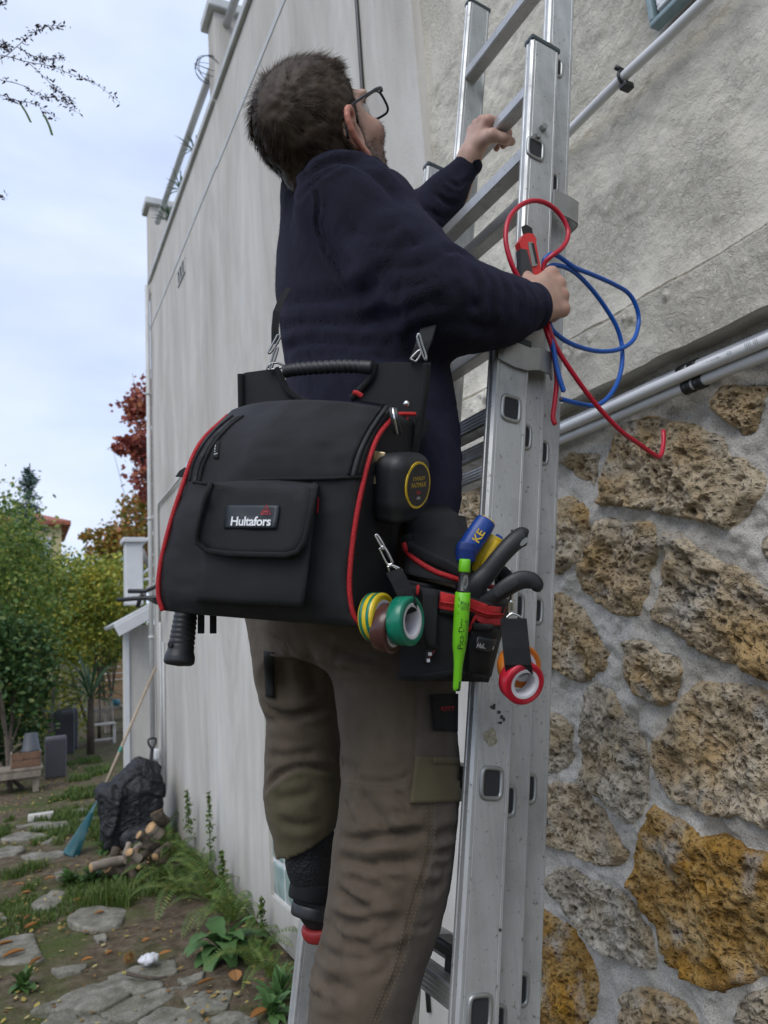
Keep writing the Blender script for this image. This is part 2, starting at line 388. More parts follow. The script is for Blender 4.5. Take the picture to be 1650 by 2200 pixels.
Z6 = lambda L: [(1100+x*.6366, 800+y*.6366) for x, y in L]
STONES = [  # outline in photo pixels, material, proud
 (Z6([(660,110),(700,50),(760,45),(840,40),(830,110),(800,190),(760,215),(700,150)]), 0, .016),
 (Z6([(290,440),(300,300),(330,220),(390,170),(480,160),(600,190),(690,230),(740,300),(820,370),(800,420),(700,525),(610,490),(500,470),(400,450)]), 0, .030),
 (Z6([(130,300),(170,270),(265,275),(262,330),(250,378),(190,350)]), 1, .016),
 (Z6([(50,450),(120,440),(170,425),(215,450),(250,490),(240,560),(215,640),(180,660),(120,680),(50,650)]), 0, .020),
 (Z6([(260,540),(300,505),(390,510),(465,520),(470,600),(440,700),(430,815),(340,820),(280,770),(230,740),(218,670),(250,620)]), 0, .026),
 (Z6([(500,570),(560,548),(640,630),(740,660),(850,740),(950,800),(985,930),(950,1060),(864,1045),(740,990),(640,960),(560,900),(470,830),(490,740),(510,650)]), 0, .028),
 (Z6([(825,570),(850,545),(900,540),(940,600),(900,640),(840,630)]), 1, .016),
 (Z6([(40,780),(115,760),(160,755),(220,810),(250,850),(300,950),(295,1000),(200,1045),(140,1010),(40,990)]), 0, .022),
 (Z6([(375,920),(440,905),(480,950),(540,960),(555,1010),(530,1110),(440,1120),(400,1090),(365,1040)]), 0, .022),
 (Z6([(225,1075),(260,1058),(310,1070),(340,1100),(360,1180),(410,1240),(440,1330),(435,1460),(390,1525),(330,1480),(290,1430),(210,1380),(215,1280),(230,1180)]), 1, .024),
 (Z6([(600,1060),(700,1065),(864,1110),(970,1140),(1000,1350),(970,1560),(864,1530),(760,1490),(650,1490),(540,1440),(500,1370),(475,1280),(480,1240),(540,1180)]), 0, .030),
 (Z6([(40,1160),(105,1150),(150,1165),(170,1220),(165,1330),(140,1350),(40,1340)]), 1, .018),
 (Z6([(40,1420),(95,1410),(140,1395),(210,1410),(260,1470),(300,1540),(360,1610),(350,1650),(280,1662),(200,1620),(110,1600),(40,1570)]), 0, .022),
 (Z6([(110,1715),(150,1680),(210,1690),(300,1730),(380,1780),(420,1850),(460,1960),(450,2010),(400,2000),(330,1990),(250,1930),(200,1850),(140,1780)]), 1, .024),
 (Z6([(480,1485),(560,1530),(640,1570),(700,1580),(780,1620),(864,1650),(960,1680),(1000,1830),(960,1980),(864,2010),(760,2050),(690,2085),(600,2040),(520,1990),(490,1900),(440,1800),(405,1720),(425,1600)]), 2, .030),
 (Z6([(85,1830),(130,1860),(210,1920),(250,2010),(265,2090),(255,2170),(240,2200),(200,2280),(100,2270),(20,2200),(20,1900)]), 2, .022),
 (Z6([(345,2120),(420,2090),(500,2110),(560,2150),(600,2200),(560,2300),(400,2310),(340,2200)]), 0, .022),
 (Z6([(760,2120),(864,2080),(960,2090),(990,2250),(860,2330),(790,2270),(740,2190)]), 1, .022),
 ([(955,1045),(985,1030),(1030,1040),(1052,1110),(1040,1210),(985,1195),(950,1120)], 0, .020)]
def stone_mesh(poly, proud, seed, N=132, K=34):
    """poly in (y, z) wall coordinates"""
    P = np.asarray(poly, float); P = np.vstack([P, P[:1]])
    L_ = np.r_[0, np.cumsum(np.linalg.norm(np.diff(P, axis=0), axis=1))]; t = np.linspace(0, L_[-1], N, endpoint=False)
    O = np.stack([np.interp(t, L_, P[:, 0]), np.interp(t, L_, P[:, 1])], -1)
    for _ in range(2): O = .5*O+.25*(np.roll(O, 1, 0)+np.roll(O, -1, 0))
    c = O.mean(0); size = np.sqrt(np.ptp(O[:, 0])*np.ptp(O[:, 1]))
    nrm = (O-c)/np.linalg.norm(O-c, axis=1)[:, None]
    O = O+nrm*(.006*fbm(np.stack([O[:, 0]*22, O[:, 1]*22, O[:, 0]*0+seed], -1), 3, seed))[:, None]
    V = []; s = 1-(np.linspace(0, 1, K)**.62)
    for k in range(K):
        q = c+(O-c)*max(s[k]*1.135, .004); V.append(np.stack([np.zeros(N), q[:, 0], q[:, 1]], -1))
    V = np.concatenate(V); ss = np.repeat(s, N); edge = np.clip((1-ss)*size*.5/.02, 0, 1)
    X = np.stack([np.full(len(V), seed*3.7), V[:, 1], V[:, 2]], -1)
    proud = proud*.85; prof = -.016+(.016+proud)*np.sqrt(1-(1-edge)**2)
    rel = .014*fbm(X*9, 4, seed)+.007*fbm(X*38, 3, seed+5)
    if N < 100:
        V[:, 0] = mortar_x(V[:, 1], V[:, 2])-(prof+edge*rel); return V, np.array([(k*N+j, k*N+(j+1) % N, (k+1)*N+(j+1) % N, (k+1)*N+j) for k in range(K-1) for j in range(N)])
    cp = cells(X*np.array([1, 30, 34])+.35*fbm(X*25, 2, seed+9)[:, None], seed); pit = np.clip(.34-cp, 0, .34)/.34
    cp2 = cells(X*np.array([1, 72, 78])+.3*fbm(X*60, 2, seed+19)[:, None], seed+3); pit2 = np.clip(.38-cp2, 0, .38)/.38
    h = prof+edge*(rel-.019*pit**.7-.009*pit2**.7)
    base = mortar_x(V[:, 1], V[:, 2]); V[:, 0] = base-h
    # crumble the sheet sideways a little so the pits are not seen as a height field
    V[:, 1] += edge*.003*fbm(X*45, 2, seed+31); V[:, 2] += edge*.003*fbm(X*45, 2, seed+37)
    F = [(k*N+j, k*N+(j+1) % N, (k+1)*N+(j+1) % N, (k+1)*N+j) for k in range(K-1) for j in range(N)]
    return V, np.array(F)
taken = []; polys = []
for i, (px, mi, pr) in enumerate(STONES):
    poly = [WX(x, y, 1.325)[1:] for x, y in px]
    V, F = stone_mesh(poly, pr, i+1); put('stone', V, F[:, ::-1], M_STONES[mi], nw)
    A = np.array(poly); polys.append(A); taken.append((A[:, 0].min(), A[:, 0].max(), A[:, 1].min(), A[:, 1].max()))
V, F = grid(np.r_[np.linspace(-1.6, .5, 50)[:-1], np.linspace(.5, 2.0, 260)], np.r_[np.linspace(0, .75, 60)[:-1], np.linspace(.75, 2.18, 230)], mortar_x)
for poly in polys:                                          # the bed of each stone lies deeper
    c = poly.mean(0); O = c+(poly-c)*.93; O2 = np.roll(O, -1, 0); y_, z_ = V[:, 1], V[:, 2]; near = (y_ > O[:, 0].min()) & (y_ < O[:, 0].max()) & (z_ > O[:, 1].min()) & (z_ < O[:, 1].max()); ix = np.where(near)[0]
    cr = np.zeros(len(ix), int)
    for a, b in zip(O, O2): cr += ((a[1] > z_[ix]) != (b[1] > z_[ix])) & (y_[ix] < (b[0]-a[0])*(z_[ix]-a[1])/(b[1]-a[1]+1e-12)+a[0])
    V[ix[cr % 2 == 1], 0] += .035
put('mortar', V, F, M_MORTAR, nw)
rs = random.Random(5); z = .12; k = 60
while z < 2.05:                                             # the rest of the base, beyond what the ladder and the frame leave in view
    y = -1.5+rs.random()*.1
    while y < 1.98:
        a = rs.uniform(.09, .15); b = rs.uniform(.075, .10); cy, cz = y+a, z+rs.uniform(-.02, .02)
        if cy+a < 1.98 and cz+b < 2.06 and all(cy+a+.015 < t[0] or cy-a-.015 > t[1] or cz+b+.015 < t[2] or cz-b-.015 > t[3] for t in taken):
            th = np.sort(np.array([rs.random() for _ in range(8)])*2*math.pi)
            th = np.linspace(0, 2*math.pi, 9, endpoint=False)+np.array([rs.uniform(-.2, .2) for _ in range(9)])
            poly = [(cy+a*math.cos(t)*rs.uniform(.85, 1.1), cz+b*math.sin(t)*rs.uniform(.85, 1.1)) for t in th]
            V, F = stone_mesh(poly, .02, k, 64, 14); put('stone', V, F[:, ::-1], M_STONES[rs.choice((0, 0, 1, 1, 2))], nw); k += 1
        y += 2*a+.04
    z += .225
# window of the near wall, upper right
wn = thing('window', 'pale blue window corner high above the white conduit', 'window', (1.31, .62, 2.95))
c0 = WX(1393, 60, 1.30); y1, z0 = c0[1], c0[2]
def rect_frame(mb, y0, y1, z0, z1, x, wd, dp):
    for (ya, yb, za, zb) in ((y0, y1, z0, z0+wd), (y0, y1, z1-wd, z1), (y0, y0+wd, z0+wd, z1-wd), (y1-wd, y1, z0+wd, z1-wd)):
        mb.box((x, (ya+yb)/2, (za+zb)/2), dp, yb-ya, zb-za, None, .004)
    return mb
rect_frame(MB(), y1-.62, y1, z0, z0+.62, 1.318, .014, .03).build('frame', plain('blue_grey_frame', (.22, .30, .32), .5), wn, False)
MB().box((1.324, y1-.31, z0+.31), .012, .575, .575).build('pane', M_PANE, wn, False)
rect_frame(MB(), y1-.595, y1-.025, z0+.025, z0+.595, 1.316, .010, .022).build('glazing_bead', M_WHITE, wn, False)
# white conduit above, clamp
cd = thing('conduit_pipe', 'white plastic conduit running slantwise above the ledge with a black clip', 'pipe', (1.29, .9, 2.9))
def pipe_along(parent, x, z, y0, y1, r, mat, name='tube', sag=0):
    pts = [(x+.003*math.sin(i*1.7), y0+(y1-y0)*i/24, z+sag*math.sin(i*.5)) for i in range(25)]
    return MB().tube(pts, r, 14).build(name, mat, parent)
zc = WX(1350, 158, 1.295)[2]; pipe_along(cd, 1.295, zc, -1.4, 1.42, .0125, M_WHITE)
q = WX(1340, 165, 1.295)
mb = MB(); mb.tube([(1.295-.018*math.cos(t), q[1], zc+.018*math.sin(t)) for t in np.linspace(-2.2, 2.2, 16)], .0042, 6)
mb.box((1.30, q[1], zc-.022), .03, .022, .016, None, .003).tube([(1.295, q[1], zc+.019), (1.275, q[1]+.004, zc+.027)], .006, 8); mb.build('clip', M_BLACKPL, cd)
# three white pipes under the beam with black clips
zp = WX(1420, 829, 1.285)[2]
LOW = [('lower_pipe', 'round white printed pipe under the plaster ledge, nearest of three', 1.282, zp, .0128), ('lower_pipe', 'white pipe tucked just above the printed pipe under the ledge', 1.318, zp+.022, .0125), ('lower_pipe', 'white pipe running just below the printed pipe along the stones', 1.302, zp-.0205, .0125)]
lps = []
for nm, lb, x, zz, r in LOW:
    t = thing(nm, lb, 'pipe', (x, .9, zz), 'white pipes under the ledge'); pipe_along(t, x, zz, -1.4, 1.98, r, M_WHITE); lps.append(t)
q = WX(1470, 812, 1.30)
for kk, (x, zz) in enumerate(((1.318, zp+.022), (1.302, zp-.0205))):
    mb = MB()
    for dy in (-.018, .012): mb.tube([(x, q[1]+dy-.011-kk*.02, zz), (x, q[1]+dy+.011-kk*.02, zz)], .0165, 14)
    mb.build('clip', M_BLACKPL, lps[1+kk])
def text_mesh(body, size, font_bold=False, extrude=0.0, shear=0.0, spacing=1.0):
    cu = bpy.data.curves.new('lettering', 'FONT'); cu.body = body; cu.size = size; cu.extrude = extrude; cu.align_x = 'CENTER'; cu.align_y = 'CENTER'; cu.shear = shear; cu.space_character = spacing
    cu.resolution_u = 3
    if font_bold: cu.offset = size*.022
    o = bpy.data.objects.new('lettering_tmp', cu); COL.objects.link(o); dg = bpy.context.evaluated_depsgraph_get(); dg.update()
    me = bpy.data.meshes.new_from_object(o.evaluated_get(dg)); bpy.data.objects.remove(o); bpy.data.curves.remove(cu)
    V = np.array([v.co[:] for v in me.vertices]); F = [tuple(p.vertices) for p in me.polygons]; bpy.data.meshes.remove(me)
    return V, F
def lettering(name, body, size, c, xdir, ydir, mat, parent, bold=False, bend=None, **kw):
    V, F = text_mesh(body, size, bold, **kw); x = np.asarray(xdir, float)/np.linalg.norm(xdir); n = np.cross(x, ydir); n /= np.linalg.norm(n); y = np.cross(n, x)
    if bend is None: Q = np.asarray(c)+V[:, :1]*x+V[:, 1:2]*y+V[:, 2:3]*n
    else: a = V[:, 1:2]/bend; Q = np.asarray(c)+V[:, :1]*x+np.sin(a)*bend*y+(np.cos(a)-1)*bend*n+V[:, 2:3]*n
    return put(name, Q, F, mat, parent, False)
a_ = math.radians(25)                                        # lettering printed along the pipe
cp = np.array([1.282-.0131*math.cos(a_), 0, zp+.0131*math.sin(a_)*.2])
for yy, tx, sz in ((WX(1490, 790, 1.27)[1], '-NF EN 61386-21  4321 32 DB  LSZH 25 MM  EN 61386', .0055), (WX(1567, 760, 1.27)[1], 'CE', .009), (WX(1613, 738, 1.27)[1], '|||| |||', .014)):
    lettering('print', tx, sz, (1.282-.0133, yy, zp+.001), (0, -1, 0), (0, 0, 1), M_INK, lps[0], bend=.0133)
# ================================================================== FAR PART OF THE HOUSE
hs = thing('house', 'tall grey rendered house with roof terrace parapet and glass block window', 'house', (1.45, 5, 0))
gy0, gy1, gz0, gz1 = 3.42, 4.21, .215, 1.365                    # glass block opening
mb = MB(); x = 1.3
for (ya, yb, za, zb) in ((2.0, gy0, 0, 5.68), (gy1, 4.86, 0, 5.68), (gy0, gy1, 0, gz0), (gy0, gy1, gz1, 5.68)):
    mb.box((x+.14, (ya+yb)/2, (za+zb)/2), .28, yb-ya, zb-za)
mb.build('wall', M_RENDER, hs, False)
MB().box((1.318+.14, 6.43, 2.88), .28, 3.14, 5.76).build('wall', M_RENDER, hs, False)
MB().box((1.96, 5.2, 2.8), .76, 5.8, 5.6).build('wall', M_RENDER, hs, False)
for (ya, yb, zt, xx) in ((2.0, 4.82, 5.70, 1.27), (4.90, 8.0, 5.765, 1.29)):   # parapet copings
    MB().box((xx+.16, (ya+yb)/2, zt+.022), .32, yb-ya, .07, None, .008).build('coping', M_OFFW, hs, False)
for (xc, yc, zt, sx) in ((1.44, 8.0, 6.70, .26), (1.45, 4.98, 6.55, .26)):
    pl = MB().box((xc, yc, (zt+5.6)/2), sx, .20, zt-5.6, None, .01).build('pillar', M_RENDER, hs, False)
    MB().box((xc, yc, zt+.04), sx+.10, .30, .09, None, .015).build('cap', M_OFFW, pl, False)
ra0, ra1 = WX(338, 478, 1.37), WX(455, 150, 1.37); MB().tube([ra0, ra1], .032, 12).build('rail', M_OFFW, hs)
MB().tube([(1.42, 4.9, 6.45), (1.42, 2.1, 6.40)], .032, 12).build('rail', M_OFFW, hs)
MB().tube([(1.36, 4.86, 5.83), (1.36, 2.1, 5.80)], .022, 10).build('rail', M_OFFW, hs)
MB().box((1.2985, 3.43, 5.16), .006, 2.85, .045, None, .001).build('band', M_OFFW, hs, False)
MB().box((1.316, 6.43, 5.225), .006, 3.13, .045, None, .001).build('band', M_OFFW, hs, False)
# vent grille
va, vb = WX(378, 618, 1.31), WX(393, 560, 1.31); vg = MB(); vy0, vy1, vz0, vz1 = 6.10, 6.42, 4.94, 5.09
rect_frame(vg, vy0, vy1, vz0, vz1, 1.312, .018, .012); vent = vg.build('vent', M_OFFW, hs, False)
MB().box((1.3155, (vy0+vy1)/2, (vz0+vz1)/2), .004, vy1-vy0-.03, vz1-vz0-.03).build('opening', M_DARK, vent, False)
for t in (.33, .66): MB().box((1.309, vy0+(vy1-vy0)*t, (vz0+vz1)/2), .008, .014, vz1-vz0-.04).build('slat', M_OFFW, vent, False)
# glass block window
gw = link('glass_block_window', None, None, hs)
nby, nbz = 4, 6; by, bz = (gy1-gy0)/nby, (gz1-gz0)/nbz
MB().box((1.345, (gy0+gy1)/2, (gz0+gz1)/2), .05, gy1-gy0, gz1-gz0).build('joint_grid', M_WHITE, gw, False)
V, F = box_vf(.05, by-.018, bz-.018, .012); gme = mesh('glass_block', V, F); gme.materials.append(M_GLASSB)
for i in range(nby):
    for j in range(nbz):
        o = bpy.data.objects.new('glass_block', gme); COL.objects.link(o); o.parent = gw
        o.location = Vector((1.338, gy0+(i+.5)*by, gz0+(j+.5)*bz))-Vector(PW(gw))
# cable down the facade
cb = tag(MB().tube([(1.292+.002*math.sin(z*3), 2.43+.006*math.sin(z*1.1), z) for z in np.linspace(.3, 5.7, 40)], .0095, 8).build('wall_cable', M_BLACKPL), 'black cable hanging straight down the grey wall behind the head', 'cable')
# downpipe and thin conduits at the far corner
dp = thing('downpipe', 'pale grey downpipe down the far corner of the house', 'pipe', (1.30, 7.9, 0))
MB().tube([(1.275, 7.92, .3), (1.275, 7.92, 5.7)], .024, 12).build('tube', M_OFFW, dp)
for zz in (1.75, 3.0, 4.4): MB().tube([(1.275, 7.92, zz), (1.275, 7.92, zz+.03)], .030, 12).build('bracket', M_OFFW, dp)
tp = thing('thin_conduit', 'two thin grey conduits clipped to the far end of the grey wall', 'pipe', (1.30, 7.6, 0))
MB().tube([(1.30, 7.55, .35), (1.30, 7.55, 1.9)], .011, 8).build('tube', M_OFFW, tp)
MB().tube([(1.30, 7.40, .35), (1.30, 7.40, 1.7)], .011, 8).build('tube', M_OFFW, tp)
qa, qb = WX(337, 1088, 1.305), WX(415, 1015, 1.295)
MB().tube([(1.305, 7.6, 1.9), (1.305, 7.6, qa[2]-.06), (1.300, 7.52, qa[2]), (1.290, 4.6, qa[2]+.03)], .011, 8).build('tube', M_OFFW, tp)
# porch at the far corner
PY = 9.3
pc = thing('porch', 'small white porch with sloping canopy and railing at far house corner', 'porch', (1.4, PY, 0))
a, b = WY(268, 1345, PY), WY(336, 1345, PY)
MB().box(((a[0]+1.7)/2, PY+.1, (a[2]+.02)/2), 1.7-a[0], .2, a[2]-.02).build('wall', M_RENDER, pc, False)
MB().box((a[0]+.02, PY-.015, a[2]/2), .05, .03, a[2]-.01).build('corner_strip', M_WHITE, pc, False)
cl, cr = WY(250, 1338, PY-.2), WY(335, 1292, PY-.2)
mb = MB(); d_ = np.array([cr[0]-cl[0], 0, cr[2]-cl[2]]); d_ /= np.linalg.norm(d_)
mb.box(np.array([(cl[0]+cr[0])/2+.15, PY+.1, (cl[2]+cr[2])/2+.06]), .95, 1.0, .05, axes(np.cross(d_, (0, 1.0, 0)), d_), .01); mb.build('canopy', M_OFFW, pc, False)
e1 = WY(290, 1345, PY-.42)
MB().box(np.array([(cl[0]+cr[0])/2+.15, PY-.41, (cl[2]+cr[2])/2-.02]), .90, .03, .13, axes(np.cross(d_, (0, 1.0, 0)), d_), .005).build('fascia', M_WHITE, pc, False)
p0, p1 = WY(268, 1300, PY), WY(304, 1168, PY)
pp = MB().box(((p0[0]+p1[0])/2, PY, (p0[2]+p1[2])/2), p1[0]-p0[0], .2, p1[2]-p0[2], None, .01).build('pillar', M_WHITE, pc, False)
MB().box(((p0[0]+p1[0])/2, PY, p1[2]+.03), p1[0]-p0[0]+.07, .28, .06, None, .01).build('cap', M_WHITE, pp, False)
for (s, e) in (((287, 1190), (325, 1150)), ((287, 1248), (325, 1218)), ((300, 1246), (325, 1243))):
    q1, q2 = WY(*s, PY-.05), WY(*e, PY-.05); q3 = q1+(q2-q1)*1.3; MB().tube([q1, q3], .016, 8).build('rail', M_WHITE, pc)
MB().tube([WY(305, 1180, PY+.3), WY(322, 1225, PY+.3)], .03, 8).build('brace', plain('grey_wood', (.22, .21, .2), .8), pc)
# ================================================================== LADDER
def m_alu(name, base, rough):
    m = MN(name, rough, base, .75, .5)
    st = m.noise(14, 5, vec=m.pos((12, 12, .12)), rough=.5); bl = m.noise(11, 5); sc = m.noise(45, 4, vec=m.pos((1, 1, .25)))
    c = m.ramp(st, [(.25, tuple(x*.90 for x in base)), (.5, base), (.75, tuple(min(1, x*1.08) for x in base))])
    c = m.mix(m.ramp(bl, [(.50, 0.), (.72, .6)]), c, tuple(x*.55 for x in base)); c = m.mix(m.ramp(m.noise(2.2, 5), [(.45, 0.), (.7, .5)]), c, (.27, .27, .26))
    c = m.mix(m.ramp(m.noise(130, 3), [(.62, 0.), (.72, .75)]), c, (.16, .15, .12))
    m.col(c); m.set(m.b, 'Roughness', m.ramp(sc, [(.3, rough-.1), (.7, rough+.16)])); m.set(m.b, 'Metallic', .55)
    m.bump(m.math('ADD', m.noise(300, 2, vec=m.pos((1, 1, .05))), m.math('MULTIPLY', m.noise(6, 2), 2.0)), .04, .002); return m.m
M_ALU, M_ALU2 = m_alu('weathered_aluminium', (.50, .51, .505), .48), m_alu('rung_aluminium', (.46, .46, .46), .38)
M_CAP = plain('dark_end_cap', (.035, .05, .055), .5)
M_STEEL = plain('galvanised_steel', (.34, .35, .34), .42, .75, scale=20)
M_RUST = plain('rust_stain', (.36, .20, .06), .9, var=.4, scale=120)
LTH = R_(10.33); LD = np.array([math.sin(LTH), 0, math.cos(LTH)]); LN = np.array([-math.cos(LTH), 0, math.sin(LTH)]); LY = np.array([0, 1.0, 0])
LAX = np.array([LN, LY, LD])                                           # rows: away from wall, along wall, up the ladder
def lp(s, n, y): return CAM+LD*s+LN*n+LY*y
ld = thing('extension_ladder', 'three-part aluminium extension ladder leaning on the plaster wall', 'ladder', lp(-1.585, -.62, 1.15))
def extrude_prof(prof, a, b, ax):
    """closed 2D profile (in axes 0,1 of ax) swept from a to b"""
    prof = np.asarray(prof, float); n = len(prof); o = prof[:, :1]*ax[0]+prof[:, 1:2]*ax[1]
    V = np.vstack([a+o, b+o]); F = [(i, (i+1) % n, n+(i+1) % n, n+i) for i in range(n)]
    return V, F+[tuple(range(n-1, -1, -1)), tuple(range(n, 2*n))]
def stile_prof(dp, tk, side):
    """deep box section with rounded nose and two fine grooves; side=+1: outer face at +y"""
    h, t = dp/2, tk/2; r = .004
    P = [(-h, -t+r), (-h+r, -t), (-h+.008, -t), (-h+.0085, -t+.0007), (-h+.0095, -t+.0007), (-h+.010, -t), (h-.010, -t), (h-.0095, -t+.0007), (h-.0085, -t+.0007), (h-.008, -t), (h-r, -t), (h, -t+r),
         (h, -.004), (h-.0012, -.003), (h-.0012, .003), (h, .004), (h, t-r), (h-r, t), (-h+r, t), (-h, t-r)]
    return P
def rung_prof(sz=.031):
    h = sz/2; P = []
    for k in range(9): x = -h+.003+(sz-.006)*k/8; P.append((x, h-(.0005 if k % 2 else 0)))
    for k in range(9): y = h-.003-(sz-.006)*k/8; P.append((h-(.0004 if k % 2 else 0), y))
    P += [(h-.003, -h), (-h+.003, -h), (-h, -h+.003), (-h, h-.003)]
    return P[::-1]
def ring_sq(c, a, b, r, tr, ax, seg=28):
    pts = []
    for k in range(seg+1):
        t = 2*math.pi*k/seg; ct, st = math.cos(t), math.sin(t); e = .42
        pts.append(c+ax[0]*a*math.copysign(abs(ct)**e, ct)+ax[2]*b*math.copysign(abs(st)**e, st))
    return tube_vf(pts, tr, 6, False)
SEC = [  # y0, y1 outer faces, n centre, depth, s bottom, s top, first rung, stile thickness
 (.885, 1.455, -.621, .068, -1.58, .585, .466, .024), (.914, 1.335, -.680, .066, -1.20, 1.245, 1.000, .023), (.943, 1.300, -.738, .064, -.95, 1.745, 1.515, .022)]
HEX = None
for si, (y0, y1, nc, dp, sb, st, r0, tk) in enumerate(SEC):
    for yy in (y0+tk/2, y1-tk/2):
        V, F = extrude_prof(stile_prof(dp, tk, 1), lp(sb, nc, yy), lp(st, nc, yy), LAX)
        so = put('stile', V, F, M_ALU, ld, False)
        MB().box(lp(st+.004, nc, yy), dp+.003, tk+.003, .012, LAX, .003).build('end_cap', M_CAP, so, False)
    if si == 2:
        bpy.context.view_layer.update()
    k = 0
    pit_ = (.28, .28, .27)[si]
    while r0-pit_*k > sb+.05:
        s = r0-pit_*k; k += 1
        nr_ = nc+(.0, .014, .013)[si]
        V, F = extrude_prof(rung_prof(), lp(s, nr_, y0+tk), lp(s, nr_, y1-tk), np.array([LN, LD, LY]))
        ro = put('rung', V, F, M_ALU2, ld, False)
        V, F = ring_sq(lp(s, nr_, y0-.0005), .0165, .020, 0, .0036, LAX); put('crimp_ring', V, F, M_STEEL, ro)
        V, F = [], []
        c = lp(s, nr_, y0-.0008); pts = [c+LAX[0]*.0155*math.copysign(abs(math.cos(t))**.42, math.cos(t))+LAX[2]*.019*math.copysign(abs(math.sin(t))**.42, math.sin(t)) for t in np.linspace(0, 2*math.pi, 24, endpoint=False)]
        put('hollow', pts, [tuple(range(24))], M_DARK, ro, False)
# bolts on the middle section, guide hooks, top clamp of the lower section, feet
for (px, py) in ((1166, 275), (1153, 293)):
    s = lp(0, 0, 0); q = WY(px, py, .912)
    V, F = lathe_vf([(0, .007), (.0068, .007), (.0075, .005), (.0075, 0)], q, (0, -1, 0), 6); put('bolt', V, F, M_STEEL, ld, False)
def plate(pts, wdt, th, axw, name, mat=M_STEEL):
    """bent strip: polyline pts, width along axw, thickness th"""
    pts = np.asarray(pts, float); T, N, B = frames(pts); axw = np.asarray(axw, float); nn = np.cross(T, axw); nn /= np.linalg.norm(nn, axis=1)[:, None]
    R = []
    for p, q in zip(pts, nn): R += [p-axw*wdt/2-q*th/2, p+axw*wdt/2-q*th/2, p+axw*wdt/2+q*th/2, p-axw*wdt/2+q*th/2]
    F = [(i*4+j, i*4+(j+1) % 4, i*4+4+(j+1) % 4, i*4+4+j) for i in range(len(pts)-1) for j in range(4)]+[(3, 2, 1, 0), tuple(len(R)-4+j for j in range(4))]
    return put(name, R, F, mat, ld, False)
sg = .905
plate([lp(sg, -.708, .909), lp(sg, -.745, .909), lp(sg, -.766, .912), lp(sg, -.772, .920), lp(sg, -.776, .955), lp(sg, -.770, .966)], .046, .004, LD, 'guide_hook')
plate([lp(sg, -.715, 1.342), lp(sg, -.775, 1.342), lp(sg, -.788, 1.330), lp(sg, -.788, 1.30)], .062, .004, LD, 'guide_hook')
sg = .560
plate([lp(sg+.004, -.590, .884), lp(sg, -.600, .8815), lp(sg-.004, -.62, .880), lp(sg-.003, -.645, .8795), lp(sg+.006, -.67, .8815), lp(sg+.010, -.70, .890), lp(sg+.010, -.715, .905)], .040, .004, LD, 'guide_hook')
plate([lp(sg, -.588, 1.39), lp(sg, -.583, 1.44), lp(sg, -.60, 1.46), lp(sg, -.70, 1.46), lp(sg, -.72, 1.44)], .058, .004, LD, 'guide_hook')
for y in (.897, 1.443): MB().box(lp(-1.575, -.621, y), .075, .03, .05, LAX, .006).build('rubber_foot', M_BLACKPL, ld, False)
# lock of the middle section on the lowest rung in view
MB().box(lp(-.355, -.655, .97), .05, .05, .05, LAX, .008).box(lp(-.33, -.64, .985), .035, .07, .018, LAX, .005).build('lock_hook', M_BLACKPL, ld, False)
MB().box(lp(.40, -.70, 1.02), .06, .03, .06, LAX, .01).build('lock_hook', M_BLACKPL, ld, False)
# stains: rust patch, old glue, paint specks
def blotch(c, r1, r2, seed, mat, name='stain'):
    pts = [c+LAX[0]*r1*math.cos(t)*(1+.35*vnoise(np.array([[math.cos(t)*2+seed, math.sin(t)*2, 0]]))[0])+LAX[2]*r2*math.sin(t)*(1+.35*vnoise(np.array([[math.cos(t)*2, math.sin(t)*2+seed, 5]]))[0]) for t in np.linspace(0, 2*math.pi, 22, endpoint=False)]
    return put(name, pts, [tuple(range(22))], mat, ld, False)
q = WY(1183, 100, .9425); blotch(q+LD*.003, .010, .007, 3, M_RUST); blotch(q-LD*.006-LN*.006, .006, .005, 8, M_RUST)
M_GLUE = plain('old_glue', (.30, .28, .20), .9, var=.4, scale=200); q = WY(1056, 1585, .8843); blotch(q, .011, .012, 5, M_GLUE)
M_SPK = plain('dark_specks', (.05, .045, .04), .9)
for i, (px, py) in enumerate(((1062, 1515), (1078, 1540), (1075, 1553), (1083, 1545), (1075, 1998), (1060, 1520), (1100, 1140), (1072, 1530))): blotch(WY(px, py, .8843), .002+.0012*(i % 3), .002+.001*(i % 2), i, M_SPK)
# ================================================================== PERSON
def m_cloth(name, dark, light, scale, bump=.4, rough=.9, sheen=0.0, weave=None, sheen_tint=(1, 1, 1)):
    m = MN(name, rough, dark, spec=.25)
    c = m.ramp(m.noise(scale, 6, rough=.6), [(.3, dark), (.7, light)]); m.col(c)
    f = m.noise(900, 3); h = m.math('ADD', f, m.math('MULTIPLY', m.noise(90, 4), .6))
    if weave:
        p = m.pos((1, 1, 1)); wv = m.n('TexWave', 1, {'wave_type': 'BANDS', 'bands_direction': 'DIAGONAL'}, Vector=p, Scale=weave, Distortion=1.0, Detail=1.0)
        h = m.math('ADD', h, m.math('MULTIPLY', wv, .6))
    m.bump(h, bump, .0015)
    if sheen: m.set(m.b, 'Sheen Weight', sheen); m.set(m.b, 'Sheen Roughness', .45); m.set(m.b, 'Sheen Tint', sheen_tint)
    return m.m
M_WOOL = m_cloth('navy_wool', (.0042, .0044, .0085), (.0085, .0088, .0165), 200, 1.0, .95, .22, 420, (.26, .26, .52))
M_TROUS = m_cloth('brown_work_cloth', (.074, .056, .039), (.106, .082, .057), 25, .3, .82, .08, 420)
M_OLIVE = m_cloth('olive_stretch_cloth', (.078, .066, .038), (.104, .088, .052), 25, .3, .85, .05, 420)
M_GREYCL = m_cloth('grey_brown_stretch_cloth', (.075, .062, .050), (.102, .085, .070), 25, .3, .85, .05, 420)
